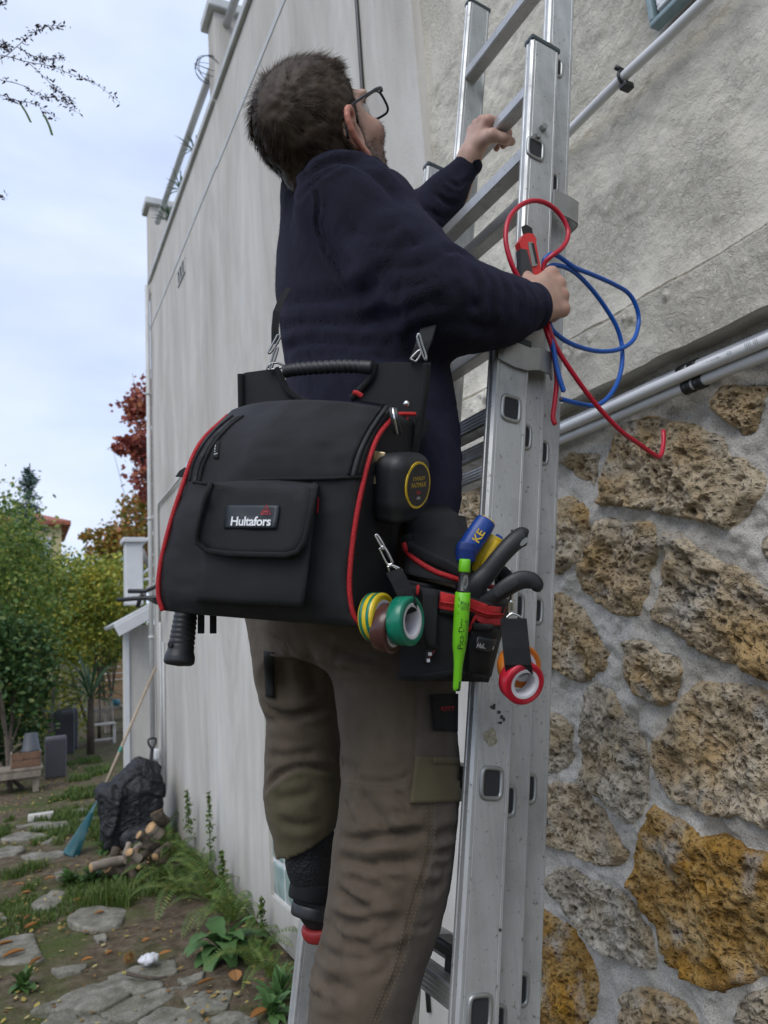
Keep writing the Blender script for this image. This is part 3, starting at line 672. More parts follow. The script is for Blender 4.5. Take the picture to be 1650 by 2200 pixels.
M_BLKCL = m_cloth('black_nylon', (.0065, .0068, .0078), (.0105, .011, .0125), 40, .35, .72, .03, 500)
M_BLKWEB = m_cloth('black_webbing', (.008, .008, .009), (.014, .014, .015), 60, .6, .75, .05, 700)
M_REDTAPE = m_cloth('red_tape_cloth', (.42, .02, .022), (.60, .035, .035), 250, .6, .7, .05, 600)
def m_skin():
    m = MN('skin', .48, (.5, .32, .25), spec=.4)
    at = m.n('Attribute', 0, {'attribute_name': 'tint'})
    r, g = m.n('SeparateColor', 0, None, Color=at), m.n('SeparateColor', 1, None, Color=at)
    c = m.ramp(m.noise(45, 5), [(.3, (.40, .245, .185)), (.7, (.50, .325, .25))])
    c = m.mix(m.math('MULTIPLY', r, .75), c, (.50, .17, .12)); c = m.mix(m.math('MULTIPLY', g, m.ramp(m.noise(500, 3), [(.3, .55), (.6, 1.)])), c, (.045, .03, .022))
    m.col(c); m.set(m.b, 'Subsurface Weight', .12); m.set(m.b, 'Subsurface Radius', (.012, .004, .002)); m.bump(m.math('ADD', m.noise(420, 4), m.math('MULTIPLY', m.noise(70, 4), .7)), .22, .0015); return m.m
M_SKIN = m_skin()
def m_hair():
    m = MN('dark_brown_hair', .55, (.03, .022, .016), spec=.22); m.col(m.ramp(m.math('ADD', m.math('MULTIPLY', m.n('NewGeometry', 'Random Per Island'), .6), m.math('MULTIPLY', m.noise(60, 4), .45)), [(.2, (.018, .012, .008)), (.5, (.048, .033, .022)), (.72, (.095, .068, .047)), (.92, (.19, .14, .10))])); return m.m
M_HAIR = m_hair()
ps = thing('person', 'person in navy jumper, brown work trousers and glasses climbing the ladder, looking up', 'person', (.45, 1.1, .0))
# ---------------------------------------------------------------- sculpting tools
def ray_on(bvh, px, py):
    h = bvh.ray_cast(Vector(CAM), Vector(RAY(px, py)).normalized())
    return None if h[0] is None else np.array(h[0])
def strokes(V, F, L_, step=6):
    """press creases along lines drawn on the surface: (points in photo px, width, depth)"""
    bvh = BVHTree.FromPolygons([tuple(v) for v in V], [tuple(int(i) for i in f) for f in F]); N = normals(V, F); D = np.zeros(len(V))
    for pts, wd, dp in L_:
        P = spline(pts, max(6, int(sum(math.dist(pts[i], pts[i+1]) for i in range(len(pts)-1))/step))); H = [ray_on(bvh, *p) for p in P]
        ok = [(h, i/(len(H)-1)) for i, h in enumerate(H) if h is not None]
        if len(ok) < 2: continue
        H = np.array([h for h, _ in ok]); t = np.array([a for _, a in ok]); fade = np.clip(np.minimum(t, 1-t)*5+.15, 0, 1)
        box = np.all((V > H.min(0)-wd*3) & (V < H.max(0)+wd*3), axis=1); ix = np.where(box)[0]
        if not len(ix): continue
        d2 = ((V[ix][:, None]-H[None])**2).sum(-1); j = d2.argmin(1); d = np.sqrt(d2[np.arange(len(ix)), j])/wd
        D[ix] += dp*fade[j]*(-np.exp(-1.5*d**1.15)+.45*np.exp(-((d-1.6)/.8)**2))
    return V+N*D[:, None]
def section_body(secs, az, ratio, Y0):
    """secs: (py, xl, xr, Y) silhouettes -> arrays over z: centre x, y, half depth, half width"""
    cx, cy, ru, rv, zz = [], [], [], [], []
    R2 = np.array([math.cos(YAW), -math.sin(YAW)])
    fu = np.array([math.cos(az), math.sin(az)]) @ R2; fv = np.array([-math.sin(az), math.cos(az)]) @ R2
    for py, xl, xr, Y in secs:
        c = WY((xl+xr)/2, py, Y); dpt = PROJ(c)[2]; hw = (xr-xl)/2/FPX*dpt
        a = hw/math.sqrt(fu*fu+(ratio*fv)**2); cx.append(c[0]); cy.append(c[1]); ru.append(a); rv.append(a*ratio); zz.append(c[2])
    o = np.argsort(zz); return [np.array(q)[o] for q in (zz, cx, cy, ru, rv)]
def s_section(P, sb, az, pw=2.0):
    zz, cx, cy, ru, rv = sb; z = P[:, 2]; dx = P[:, 0]-np.interp(z, zz, cx); dy = P[:, 1]-np.interp(z, zz, cy)
    a, b = np.interp(z, zz, ru), np.interp(z, zz, rv); u = dx*math.cos(az)+dy*math.sin(az); v = -dx*math.sin(az)+dy*math.cos(az)
    k = (np.abs(u/a)**pw+np.abs(v/b)**pw)**(1/pw); d = (k-1)*np.minimum(a, b)
    return np.maximum(d, np.maximum(zz[0]-z, z-zz[-1]))
TAZ = R_(10)
# ---------------------------------------------------------------- jumper
TORSO = section_body([(395, 640, 815, 1.09), (430, 615, 850, 1.09), (470, 596, 872, 1.09), (525, 586, 890, 1.09), (600, 584, 908, 1.09), (700, 598, 926, 1.085), (760, 606, 938, 1.08),
                      (860, 610, 968, 1.07), (950, 612, 980, 1.06), (1050, 606, 986, 1.05), (1110, 606, 983, 1.045), (1150, 612, 975, 1.04)], TAZ, 1.45, 1.08)
RA = [(WY(752, 432, .985), .068), (WY(800, 470, .945), .077), (WY(862, 560, .90), .074), (WY(935, 640, .868), .075), (WY(985, 662, .858), .068), (WY(1050, 666, .852), .056), (WY(1098, 664, .853), .045), (WY(1138, 660, .856), .036)]
hl = lambda s, n, y: lp(s, n, y)
LWR = lp(1.222, -.668, 1.195)
LA = [(WY(790, 430, 1.24), .070), (WY(850, 470, 1.28), .056), (WY(905, 468, 1.28), .050), (WY(955, 420, 1.25), .043), (WY(1003, 356, 1.215), .030)]
def f_jumper(P):
    d = s_section(P, TORSO, TAZ, 2.0)
    d = smin(d, s_chain(P, [p for p, _ in RA], [r*.93 for _, r in RA], .03), .035)
    d = smin(d, s_chain(P, [p for p, _ in LA], [r for _, r in LA], .03), .03)
    for c, r in ((WY(720, 425, .99), .062), (WY(735, 395, 1.05), .055), (WY(680, 410, 1.10), .062), (WY(760, 420, 1.2), .065)):   # shoulders, yoke
        d = smin(d, np.linalg.norm(P-c, axis=1)-r, .05)
    return d
V, F = snet(f_jumper, (.12, .74, 1.66), (1.02, 1.40, 2.82), .0064)
V = relax(V, F, 3)
N = normals(V, F)
V = V+N*(.002*fbm(V*np.array([7, 7, 18]), 3, 3)+.0016*fbm(V*60, 2, 8))[:, None]*np.clip((2.2-V[:, 2])/.2, .4, 1)[:, None]
Z1 = lambda L: [(450+x*.4848, 50+y*.4848) for x, y in L]
JR = [([(612, 418), (640, 385), (690, 348), (740, 333), (800, 345), (855, 398)], .009, -.006), ([(628, 440), (660, 405), (700, 372), (745, 356), (795, 368), (845, 415)], .006, .0045), ([(662, 372), (684, 420), (682, 480), (700, 540), (735, 590), (760, 640)], .005, .004)]
JF = [(Z1(a), wd, dp) for a, wd, dp in [
    ([(300, 1450), (430, 1415), (600, 1420), (780, 1445)], .012, .006), ([(300, 1350), (450, 1320), (640, 1335)], .014, .006), ([(300, 1230), (480, 1225), (640, 1200), (760, 1150)], .018, .007),
    ([(350, 1490), (560, 1465), (850, 1490)], .009, .004), ([(650, 1340), (760, 1300), (860, 1290)], .016, .007), ([(480, 690), (485, 800), (520, 960), (600, 1080)], .006, .0022),
    ([(700, 980), (820, 1000), (960, 960)], .018, .008), ([(740, 1080), (900, 1080), (1050, 1020)], .018, .009), ([(780, 1190), (940, 1150), (1110, 1060)], .016, .009), ([(860, 1290), (1000, 1210), (1120, 1150)], .016, .007),
    ([(600, 900), (720, 930), (860, 900)], .02, .006), ([(1040, 1010), (1100, 1005), (1150, 1050)], .01, .006), ([(1170, 1090), (1190, 1180), (1180, 1300)], .011, .006), ([(1230, 1100), (1255, 1190), (1245, 1330)], .009, .005), ([(1290, 1120), (1320, 1210), (1310, 1340)], .008, .005),
    ([(1350, 1140), (1385, 1220), (1375, 1350)], .007, .004), ([(1410, 1170), (1445, 1240), (1435, 1350)], .006, .003), ([(880, 1370), (1010, 1330), (1160, 1330), (1300, 1380)], .014, .006), ([(960, 1250), (1100, 1260), (1230, 1240)], .016, .006),
    ([(560, 600), (660, 620), (760, 700), (840, 800)], .016, .006), ([(450, 660), (560, 610), (680, 620)], .010, .004), ([(1000, 760), (1060, 800), (1110, 790)], .008, .005), ([(960, 820), (1030, 860), (1080, 850)], .008, .005), ([(1050, 690), (1100, 720), (1150, 690)], .007, .004)]]
V = strokes(V, F, [(a, wd*.9, dp*1.1) for a, wd, dp in JF]+JR)
jm = put('jumper', V, F, M_WOOL, ps)
JBVH = BVHTree.FromPolygons([tuple(v) for v in V], [tuple(int(i) for i in f) for f in F]); JV, JFc = V, F
fi = NPR.choice(len(JFc), 9000); fc = JV[JFc[fi]].mean(1); fnn = normals(JV, JFc)[JFc[fi, 0]]
FUZZ = (fc, fnn)
# ---------------------------------------------------------------- trousers
RLEG = section_body([(1300, 690, 960, 1.03), (1350, 705, 965, 1.02), (1430, 712, 975, 1.0), (1500, 715, 985, .99), (1600, 728, 989, .985), (1650, 729, 993, .985), (1720, 721, 993, .985), (1800, 709, 986, .985), (1900, 699, 974, .985), (2000, 688, 951, .985), (2080, 667, 923, .985),
                     (2200, 649, 893, .99), (2350, 638, 850, 1.0), (2560, 640, 815, 1.02)], R_(0), 1.06, 1)
LLEG = section_body([(1280, 520, 760, 1.2), (1340, 534, 736, 1.24), (1440, 543, 734, 1.26), (1500, 552, 732, 1.26), (1540, 568, 736, 1.26), (1600, 565, 742, 1.26), (1700, 561, 745, 1.26), (1750, 567, 745, 1.26), (1800, 582, 740, 1.26), (1850, 586, 734, 1.26)], R_(0), 1.05, 1)
HIPS = section_body([(1060, 590, 968, 1.05), (1150, 560, 965, 1.06), (1250, 545, 962, 1.08), (1330, 548, 950, 1.10), (1400, 572, 925, 1.11)], R_(8), 1.25, 1)
hp, hn = WY(660, 1795, 1.26), None
def f_trous(P):
    d = smin(s_section(P, RLEG, 0, 2.0), s_section(P, LLEG, 0, 2.0), .02)+.004
    d = smin(d, s_section(P, HIPS, R_(8)), .07)
    # slanted hem of the left leg
    q = P-WY(655, 1800, 1.26); left = P[:, 1]-(1.115+.0*P[:, 2])
    hem = -(q[:, 2]-.50*q[:, 0])
    return np.where(left > 0, np.maximum(d, hem), d)
zb = WY(740, 2540, 1.01)[2]
V, F = snet(f_trous, (.12, .78, zb), (.78, 1.40, 1.80), .0052)
V = relax(V, F, 2); N = normals(V, F)
V = V+N*(.0014*fbm((V+.35*V[:, [2, 0, 1]])*np.array([9, 9, 14]), 3, 13)+.0006*fbm(V*70, 2, 18))[:, None]
Z4 = lambda L: [(500+x*.4242, 1350+y*.4242) for x, y in L]
TF = [(Z4(a), wd, dp) for a, wd, dp in [
    ([(560, 1060), (650, 1078), (740, 1052), (860, 1048), (975, 1040)], .011, .008), ([(530, 1180), (600, 1162), (700, 1188), (800, 1180), (950, 1195)], .012, .008), ([(548, 748), (640, 770), (760, 782), (850, 768), (915, 715)], .006, .004),
    ([(540, 1330), (600, 1385), (700, 1432)], .011, .008), ([(475, 1470), (600, 1502), (760, 1502), (880, 1462)], .013, .007), ([(430, 1600), (480, 1650), (550, 1700)], .010, .007), ([(690, 1575), (780, 1535), (880, 1500)], .009, .005),
    ([(640, 815), (700, 920), (800, 1010)], .015, .007), ([(825, 825), (865, 870), (905, 915)], .008, .006), ([(600, 1250), (680, 1262), (760, 1300)], .014, .006), ([(1010, 1060), (1070, 1040), (1135, 1010)], .010, .006), ([(1000, 1145), (1060, 1135), (1115, 1125)], .007, .004),
    ([(560, 860), (600, 960), (640, 1030)], .012, .006), ([(530, 620), (560, 690), (650, 745)], .012, .006), ([(500, 170), (560, 130), (650, 150), (800, 190)], .010, .005), ([(495, 100), (600, 110), (820, 130)], .010, .005), ([(500, 200), (620, 215), (760, 205)], .007, .003),
    ([(960, 1310), (1010, 1330), (1080, 1240)], .010, .005), ([(900, 1500), (960, 1515), (1020, 1480)], .006, .003), ([(400, 1700), (470, 1780), (560, 1800)], .012, .006), ([(420, 1850), (520, 1830), (640, 1850)], .014, .006), ([(640, 1640), (740, 1640), (820, 1590)], .012, .005), ([(500, 1530), (560, 1590), (700, 1610)], .010, .006),
    ([(200, 30), (260, 80), (290, 130)], .008, .004), ([(160, 380), (230, 430), (330, 440), (450, 400), (500, 370)], .012, .010), ([(170, 460), (280, 470), (420, 500)], .014, .006), ([(160, 640), (280, 650), (450, 620)], .011, .005), ([(155, 830), (230, 745), (330, 700), (440, 705), (540, 730)], .008, .008),
    ([(200, 870), (300, 860), (420, 830)], .014, .006), ([(240, 980), (320, 1000), (440, 990)], .012, .005), ([(230, 130), (250, 260), (280, 360)], .016, .007), ([(380, 100), (400, 220), (430, 330)], .018, .007),
    ([(935, 300), (930, 450), (925, 610), (905, 700)], .0035, .002), ([(1000, 900), (1005, 1050), (980, 1200), (930, 1350), (890, 1500), (850, 1680), (780, 1850), (720, 2000)], .005, .003)]]
TS = [[(440, 140), (520, 260), (600, 380)], [(430, 412), (590, 402), (880, 375)], [(400, 530), (560, 560), (850, 532)], [(390, 700), (500, 770), (590, 820)], [(330, 840), (450, 880), (600, 860), (780, 850)], [(300, 860), (360, 920), (460, 990)], [(480, 970), (560, 1000), (740, 930)], [(320, 1030), (480, 1090), (660, 1110), (740, 1060)],
      [(230, 1180), (300, 1240), (340, 1300)], [(220, 1280), (300, 1330), (400, 1360)], [(560, 1180), (640, 1165), (700, 1130)], [(720, 385), (810, 345), (880, 385)], [(950, 480), (1010, 475), (1045, 450)], [(920, 565), (1000, 560), (1035, 505)], [(880, 650), (930, 660), (970, 700)], [(700, 240), (790, 275), (860, 240)], [(560, 560), (660, 620), (780, 640)], [(470, 640), (560, 690), (660, 690)], [(640, 300), (700, 370), (800, 400)]]
V = strokes(V, F, [(a, wd*.8, dp*1.25) for a, wd, dp in TF]+[([(580+x*.3758, 1650+y*.3758) for x, y in a], .0065, .0052) for a in TS])
tr = put('trousers', V, F, [M_TROUS, M_OLIVE, M_GREYCL], ps)
TBVH = BVHTree.FromPolygons([tuple(v) for v in V], [tuple(int(i) for i in f) for f in F]); TV, TFc = V, F
# panels of other cloth: olive cuff of the left leg, grey-brown side strip of the right leg
C = V[F].mean(1); pj = PROJ(C); mi = np.zeros(len(F), np.int32)
yl = np.interp(pj[:, 0], [565, 590, 640, 690, 735], [1712, 1690, 1655, 1652, 1660]); mi[(C[:, 1] > 1.12) & (pj[:, 1] > yl) & (pj[:, 0] < 745)] = 1
xs = np.interp(pj[:, 1], [1400, 1640, 1730, 1830, 1920, 1990, 2070, 2140, 2200], [893, 890, 930, 922, 905, 885, 862, 835, 810]); mi[(C[:, 1] < 1.12) & (pj[:, 0] > xs+3) & (pj[:, 1] > 1380)] = 2
tr.data.polygons.foreach_set('material_index', mi)
def on_trousers(px, py, off=.002):
    P = ray_on(TBVH, px, py); return None if P is None else P-np.array(Vector(RAY(px, py)).normalized())*off
def patch(bvh, quad, nu, nv, th, name, mat, parent, lift=.003):
    """sheet laid over a body between four photo corners (tl, tr, br, bl) with a folded edge of thickness th"""
    q = [np.array(p, float) for p in quad]; G = np.zeros((nv+1, nu+1, 3)); last = None
    for j in range(nv+1):
        for i in range(nu+1):
            a, b = i/nu, j/nv; p = (q[0]*(1-a)+q[1]*a)*(1-b)+(q[3]*(1-a)+q[2]*a)*b; h = ray_on(bvh, *p)
            if h is None:
                d0 = PROJ(last)[2] if last is not None else 1.1; h = W(p[0], p[1], d0+.004)
            last = h; G[j, i] = h
    for _ in range(2): G[1:-1, 1:-1] = .5*G[1:-1, 1:-1]+.125*(G[:-2, 1:-1]+G[2:, 1:-1]+G[1:-1, :-2]+G[1:-1, 2:])
    f = (CAM-G); f /= np.linalg.norm(f, axis=2)[..., None]; T = G+f*(lift+th); B = G+f*(lift-.004)
    nV = (nu+1)*(nv+1); idx = np.arange(nV).reshape(nv+1, nu+1); Fq = []
    for j in range(nv):
        for i in range(nu): Fq.append((idx[j, i], idx[j+1, i], idx[j+1, i+1], idx[j, i+1]))
    rim = list(idx[0, :])+list(idx[1:, -1])+list(idx[-1, :-1][::-1])+list(idx[1:-1, 0][::-1])
    for k in range(len(rim)): a, b = rim[k], rim[(k+1) % len(rim)]; Fq.append((a, b, b+nV, a+nV))
    return put(name, np.vstack([T.reshape(-1, 3), B.reshape(-1, 3)]), [tuple(int(x) for x in f) for f in Fq], mat, parent), T
pk, Tp = patch(TBVH, [(893, 1625), (986, 1627), (990, 1722), (880, 1726)], 12, 12, .004, 'thigh_pocket', M_OLIVE, tr)
patch(TBVH, [(930, 1628), (986, 1629), (988, 1642), (930, 1641)], 8, 2, .006, 'pocket_binding', M_OLIVE, tr)
pkt, Tt = patch(TBVH, [(924, 1492), (985, 1490), (984, 1572), (930, 1570)], 8, 10, .005, 'webbing_loop', M_BLKWEB, tr)
lettering('embroidery', 'ELIOTT', .0085, Tt[4, 4]+(CAM-Tt[4, 4])/np.linalg.norm(CAM-Tt[4, 4])*.005, MC[0]*1.0+MC[2]*.02, -MC[1], M_REDTAPE, tr)
for L_ in ([(897, 1630), (884, 1722), (986, 1718)], [(934, 1640), (932, 1720)], [(896, 1646), (986, 1646)]): seam(L_, TBVH, 'seam', M_THREAD, tr, .0007) if False else None
patch(TBVH, [(566, 1398), (590, 1402), (588, 1500), (570, 1496)], 4, 8, .004, 'back_pocket_flap', M_BLKCL, tr)
def seam(L_, bvh, name, mat, parent, r=.0007, dash=True):
    pts = [p for p in (ray_on(bvh, *q) for q in spline(L_, 110)) if p is not None]; mb = MB()
    if len(pts) < 3: return None
    pts = [p+(CAM-p)/np.linalg.norm(CAM-p)*.0006 for p in pts]
    if dash:
        for i in range(0, len(pts)-1, 2): mb.tube([pts[i], pts[i]*.35+pts[i+1]*.65], r, 4)
    else: mb.tube(pts, r, 5)
    return mb.build(name, mat, parent)
M_THREAD = plain('tan_thread', (.14, .11, .075), .8)
for dx in (-9, 0, 9): seam([(x+dx, y) for x, y in Z4([(1000, 880), (1005, 1050), (980, 1200), (930, 1350), (890, 1500), (850, 1680), (780, 1850), (720, 1990)])], TBVH, 'seam', M_THREAD, tr)
seam(Z4([(560, 775), (640, 790), (760, 800), (850, 788), (900, 760)]), TBVH, 'seam', M_THREAD, tr, .0006)
# ---------------------------------------------------------------- body: head, neck, hands
HAZ, HPH, HRO, HSC = R_(4), R_(41), R_(15), 1.04
_f = np.array([math.cos(HPH)*math.cos(HAZ), math.cos(HPH)*math.sin(HAZ), math.sin(HPH)]); _l = np.array([-math.sin(HAZ), math.cos(HAZ), 0]); _u = np.cross(_f, _l)
HM = np.array([_f, math.cos(HRO)*_l+math.sin(HRO)*_u, -math.sin(HRO)*_l+math.cos(HRO)*_u])
HC = WY(700, 308, 1.03)
def H2W(q): return HC+HSC*(np.asarray(q, float) @ HM)
def f_head_local(P):
    d = s_ell(P, (-.012, 0, .035), (.097, .076, .090))
    d = smin(d, s_ell(P, (.030, 0, -.035), (.062, .058, .080)), .03)
    for s in (-1, 1):
        d = smin(d, s_chain(P, [(-.004, s*.056, -.040), (.028, s*.046, -.082), (.070, s*.018, -.108)], [.018, .017, .016], .01), .022)      # jaw
        d = smin(d, s_ell(P, (.062, s*.042, -.022), (.026, .022, .022)), .02)                                                    # cheekbone
        d = smin(d, s_ell(P, (.078, s*.030, .036), (.016, .026, .010)), .014)                                                    # brow
    d = smin(d, s_ell(P, (.080, 0, -.106), (.018, .022, .016)), .015)                                                            # chin
    d = smin(d, s_chain(P, [(.090, 0, .026), (.106, 0, -.006), (.113, 0, -.022)], [.009, .011, .012], .008), .012)                # nose
    for s in (-1, 1): d = smin(d, np.linalg.norm(P-np.array((.102, s*.014, -.026)), axis=1)-.008, .006)
    d = smin(d, s_ell(P, (.092, 0, -.058), (.012, .024, .006)), .006); d = smin(d, s_ell(P, (.090, 0, -.070), (.012, .021, .007)), .006)   # lips
    for s in (-1, 1): d = smax(d, -s_ell(P, (.094, s*.032, .014), (.014, .017, .011)), .010)                                     # eye sockets
    d = smin(d, s_chain(P, [(-.030, 0, -.045), (-.040, 0, -.11), (-.020, 0, -.21)], [.058, .056, .062], .03), .035)               # neck
    for s in (-1, 1):                                                                                                            # ear: bowl, helix, lobe
        e = s_ell(P, (-.010, s*.075, -.012), (.019, .009, .031), axes((0, s*.9, .1), (1, -s*.28, 0))[[0, 2, 1]] if False else None)
        e = smax(e, -s_ell(P, (-.006, s*.084, -.010), (.011, .008, .020)), .004)
        hel = [(.006, s*.074, .008), (.000, s*.085, .022), (-.014, s*.093, .025), (-.027, s*.097, .012), (-.029, s*.096, -.010), (-.021, s*.090, -.030), (-.009, s*.082, -.042)]
        e = smin(e, s_chain(P, spline(hel, 14), [.0050]*14, .002), .005)
        e = smin(e, s_ell(P, (-.005, s*.079, -.046), (.009, .0052, .011)), .004)
        ah = [(.000, s*.078, .004), (-.012, s*.083, .004), (-.016, s*.083, -.012), (-.008, s*.079, -.026)]
        e = smin(e, s_chain(P, spline(ah, 9), [.0028]*9, .002), .004)
        d = smin(d, e, .005)
    return d
V, F = snet(f_head_local, (-.13, -.11, -.20), (.14, .11, .145), .0030); Vh, Fh = relax(V, F, 1, .4), F
loc = Vh.copy(); tint_h = np.zeros((len(Vh), 4)); tint_h[:, 3] = 1
tint_h[:, 0] = np.clip((np.abs(loc[:, 1])-.079)/.006, 0, 1)*(loc[:, 0] < .012)*(loc[:, 0] > -.045)+.25*np.exp(-((loc[:, 0]-.06)**2+(loc[:, 2]+.03)**2)/.0009)
bd = np.clip((-.030-loc[:, 2]+.30*(loc[:, 0]-.0)*1.0)/.02, 0, 1)*np.clip((loc[:, 0]-.004)/.012, 0, 1)*np.clip((loc[:, 2]+.165)/.03, 0, 1)
sb_ = np.exp(-((loc[:, 0]-.016)/.010)**2)*(loc[:, 2] > -.06)*(loc[:, 2] < .05)*(np.abs(loc[:, 1]) > .05)*(np.abs(loc[:, 1]) < .078)
bd = np.maximum(bd*(1-np.exp(-((loc[:, 0]-.09)**2+(loc[:, 2]+.064)**2)/.0002)*(loc[:, 0] > .08)), sb_)
tint_h[:, 1] = np.minimum(1, bd*1.15)*np.clip(1-tint_h[:, 0]*3, 0, 1)
def hand(wrist, mcp, across, right, bends, spread=.0205, scale=1.0, thumb=None, splay=.0, lens=((.043, .027, .021), (.047, .031, .022), (.044, .029, .022), (.034, .021, .020))):
    """returns sdf; across points from little finger to index"""
    h = np.asarray(mcp)-np.asarray(wrist); Lh = np.linalg.norm(h); h = h/Lh; a = np.asarray(across, float); a = a-h*(a @ h); a /= np.linalg.norm(a)
    b = np.cross(h, a) if right else np.cross(a, h)            # back of the hand
    parts = []; sc = scale
    mc = [mcp+a*(1.5-i)*spread*sc-h*(0, 0, .006, .016)[i]*sc*1.0-b*(.003, 0, .001, .004)[i]*sc for i in range(4)]
    for i in range(4):
        parts.append(([wrist+a*(.75-.5*i)*.014*sc, mc[i]], [.0155*sc, .0120*sc], .014))
    fing = []
    for i in range(4):
        p = np.array(mc[i]); ang = 0; pts = [p]; th = bends[i] if isinstance(bends[0], (list, tuple)) else bends
        for Ls, t in zip(lens[i], th):
            ang += t; p = p+(math.cos(ang)*h-math.sin(ang)*b)*Ls*sc; pts.append(p)
        fing.append((pts, [r*sc for r in (.0108, .0095, .0086, .0074)]))
    def f(P):
        d = None
        for pts, r, k in parts: e = s_chain(P, pts, r, .004); d = e if d is None else smin(d, e, k)
        d = smin(d, s_chain(P, [np.asarray(wrist)-h*.075*sc, wrist+h*.006*sc], [.0265*sc, .0255*sc]), .02)
        d = smin(d, s_ell(P, np.asarray(wrist)+h*.05*sc-b*.012*sc, (.045*sc, .036*sc, .013*sc), np.array([h, a, b])), .012)
        for i in range(4): d = smin(d, np.linalg.norm(P-(mc[i]+b*.0015*sc), axis=1)-.0108*sc, .006)
        for i in range(4): d = smin(d, s_chain(P, [mc[i]-b*0, wrist+b*.012*sc+a*(.75-.5*i)*.018*sc], [.0035*sc+.004*sc, .003*sc]), .006)   # tendons
        for pts, r in fing: d = smin(d, s_chain(P, pts, r, .003), .0045)
        if thumb is not None:
            d = smin(d, s_chain(P, [np.asarray(t) for t in thumb], [.017*sc, .0145*sc, .0115*sc, .0092*sc][:len(thumb)], .006), .010)
        return d
    return f, (h, a, b), mc, fing
# right hand on the near stile
RW, RK = WY(1112, 664, .850), WY(1205, 622, .858)
f_rh, (rh, ra, rb), rmc, rfing = hand(RW, RK, WY(1172, 560, .864)-WY(1215, 675, .862), True, [R_(68), R_(88), R_(40)], scale=1.0,
    thumb=[WY(1135, 632, .862), WY(1128, 602, .880), WY(1112, 598, .905), WY(1100, 602, .930)])
lo = np.minimum(RW, RK)-.075; hi = np.maximum(RW, RK)+.085
Vr, Fr = snet(f_rh, lo, hi, .0026); Vr = relax(Vr, Fr, 1, .4)
# left hand over a rung of the top section
rg = lp(1.245, -.725, 1.165)
LK = rg+LD*.030+LN*.030; LW = LA[-1][0]+(LK-LA[-1][0])*.12
f_lh, (lh, la, lb), lmc, lfing = hand(LW, LK, np.array([.05, -1.0, .02]), False, [R_(72), R_(62), R_(35)], scale=.98,
    thumb=[LW+(LK-LW)*.35+np.array([.006, -.022, -.004]), rg-LD*.024+LN*.016+LY*-.030, rg-LD*.030-LN*.010+LY*-.044, rg-LD*.026-LN*.030+LY*-.040])
lo = np.minimum(LW, LK)-.085; hi = np.maximum(LW, LK)+.085
Vl, Fl = snet(f_lh, lo, hi, .0026); Vl = relax(Vl, Fl, 1, .4)
# core under the clothes ties head and hands together
core = [(H2W((-.030, 0, -.16)), .052), (WY(735, 470, 1.10), .085), (WY(760, 700, 1.08), .095), (WY(790, 1000, 1.06), .10), (WY(770, 1250, 1.07), .10)]
rc = [(WY(770, 450, .99), .05), RA[3][:1]+(.042,), (RW, .027)]; lc = [(WY(800, 450, 1.23), .045), (LA[2][0], .032), (LW, .024)]
rl = [(WY(810, 1330, 1.02), .06), (WY(858, 1700, .985), .045), (WY(770, 2200, .99), .04), (WY(735, 2540, 1.02), .04)]; ll = [(WY(640, 1330, 1.23), .035), (WY(650, 1600, 1.26), .03), (WY(672, 1880, 1.265), .03)]
def f_core(P):
    d = None
    for ch in (core, rc, lc, rl, ll): e = s_chain(P, [c[0] for c in ch], [c[1] for c in ch], .02); d = e if d is None else smin(d, e, .03)
    return d
Vc, Fc = snet(f_core, (.12, .78, zb-.02), (1.0, 1.42, 2.4), .014)
def hue(V, mc, fing):
    t = np.zeros((len(V), 4)); t[:, 3] = 1
    for p in list(mc)+[q for f in fing for q in f[0][1:]]: t[:, 0] = np.maximum(t[:, 0], .55*np.exp(-((V-p)**2).sum(1)/.00016))
    return t
Vhw = HC+HSC*(Vh @ HM)
parts = [(Vhw, Fh, tint_h), (Vr, Fr, hue(Vr, rmc, rfing)), (Vl, Fl, hue(Vl, lmc, lfing)), (Vc, Fc, np.tile([0, 0, 0, 1.], (len(Vc), 1)))]
VV = np.concatenate([p[0] for p in parts]); off = np.cumsum([0]+[len(p[0]) for p in parts]); FF = np.concatenate([p[1]+off[i] for i, p in enumerate(parts)])
bo = put('body', VV, FF, M_SKIN, ps)
ca = bo.data.color_attributes.new('tint', 'FLOAT_COLOR', 'POINT'); ca.data.foreach_set('color', np.concatenate([p[2] for p in parts]).astype(np.float32).ravel())
def child(name, V, F, mat, parent=ps, **k): return put(name, V, F, mat, parent, **k)
# eyes, glasses
M_EYE = plain('eye_white', (.7, .68, .65), .2); M_IRIS = plain('iris', (.05, .06, .05), .2)
for s in (-1, 1):
    V, F = lathe_vf([(.012*math.sin(t)+1e-5, .012*math.cos(t)) for t in np.linspace(0, math.pi, 12)], (.078, s*.032, .014), (1, 0, 0), 16); e = child('eye', H2W(V), F, M_EYE)
    V, F = lathe_vf([(1e-5, .0124), (.003, .0122), (.0055, .0112)], (.078, s*.032, .014), (1, 0, .25), 14); child('iris', H2W(V), F, M_IRIS, e)
gl = link('glasses', None, None, ps)
M_FRAME = plain('black_acetate', (.012, .014, .018), .25, var=.2); M_LENS = MN('lens_glass', .02, (.95, .97, 1.0), spec=.3); _tb = M_LENS.t.nodes.new('ShaderNodeBsdfTransparent'); _mx = M_LENS.t.nodes.new('ShaderNodeMixShader'); _mx.inputs[0].default_value = .14; M_LENS.t.links.new(_tb.outputs[0], _mx.inputs[1]); M_LENS.t.links.new(M_LENS.b.outputs[0], _mx.inputs[2]); M_LENS.t.links.new(_mx.outputs[0], M_LENS.t.nodes['Material Output'].inputs['Surface']); M_LENS = M_LENS.m
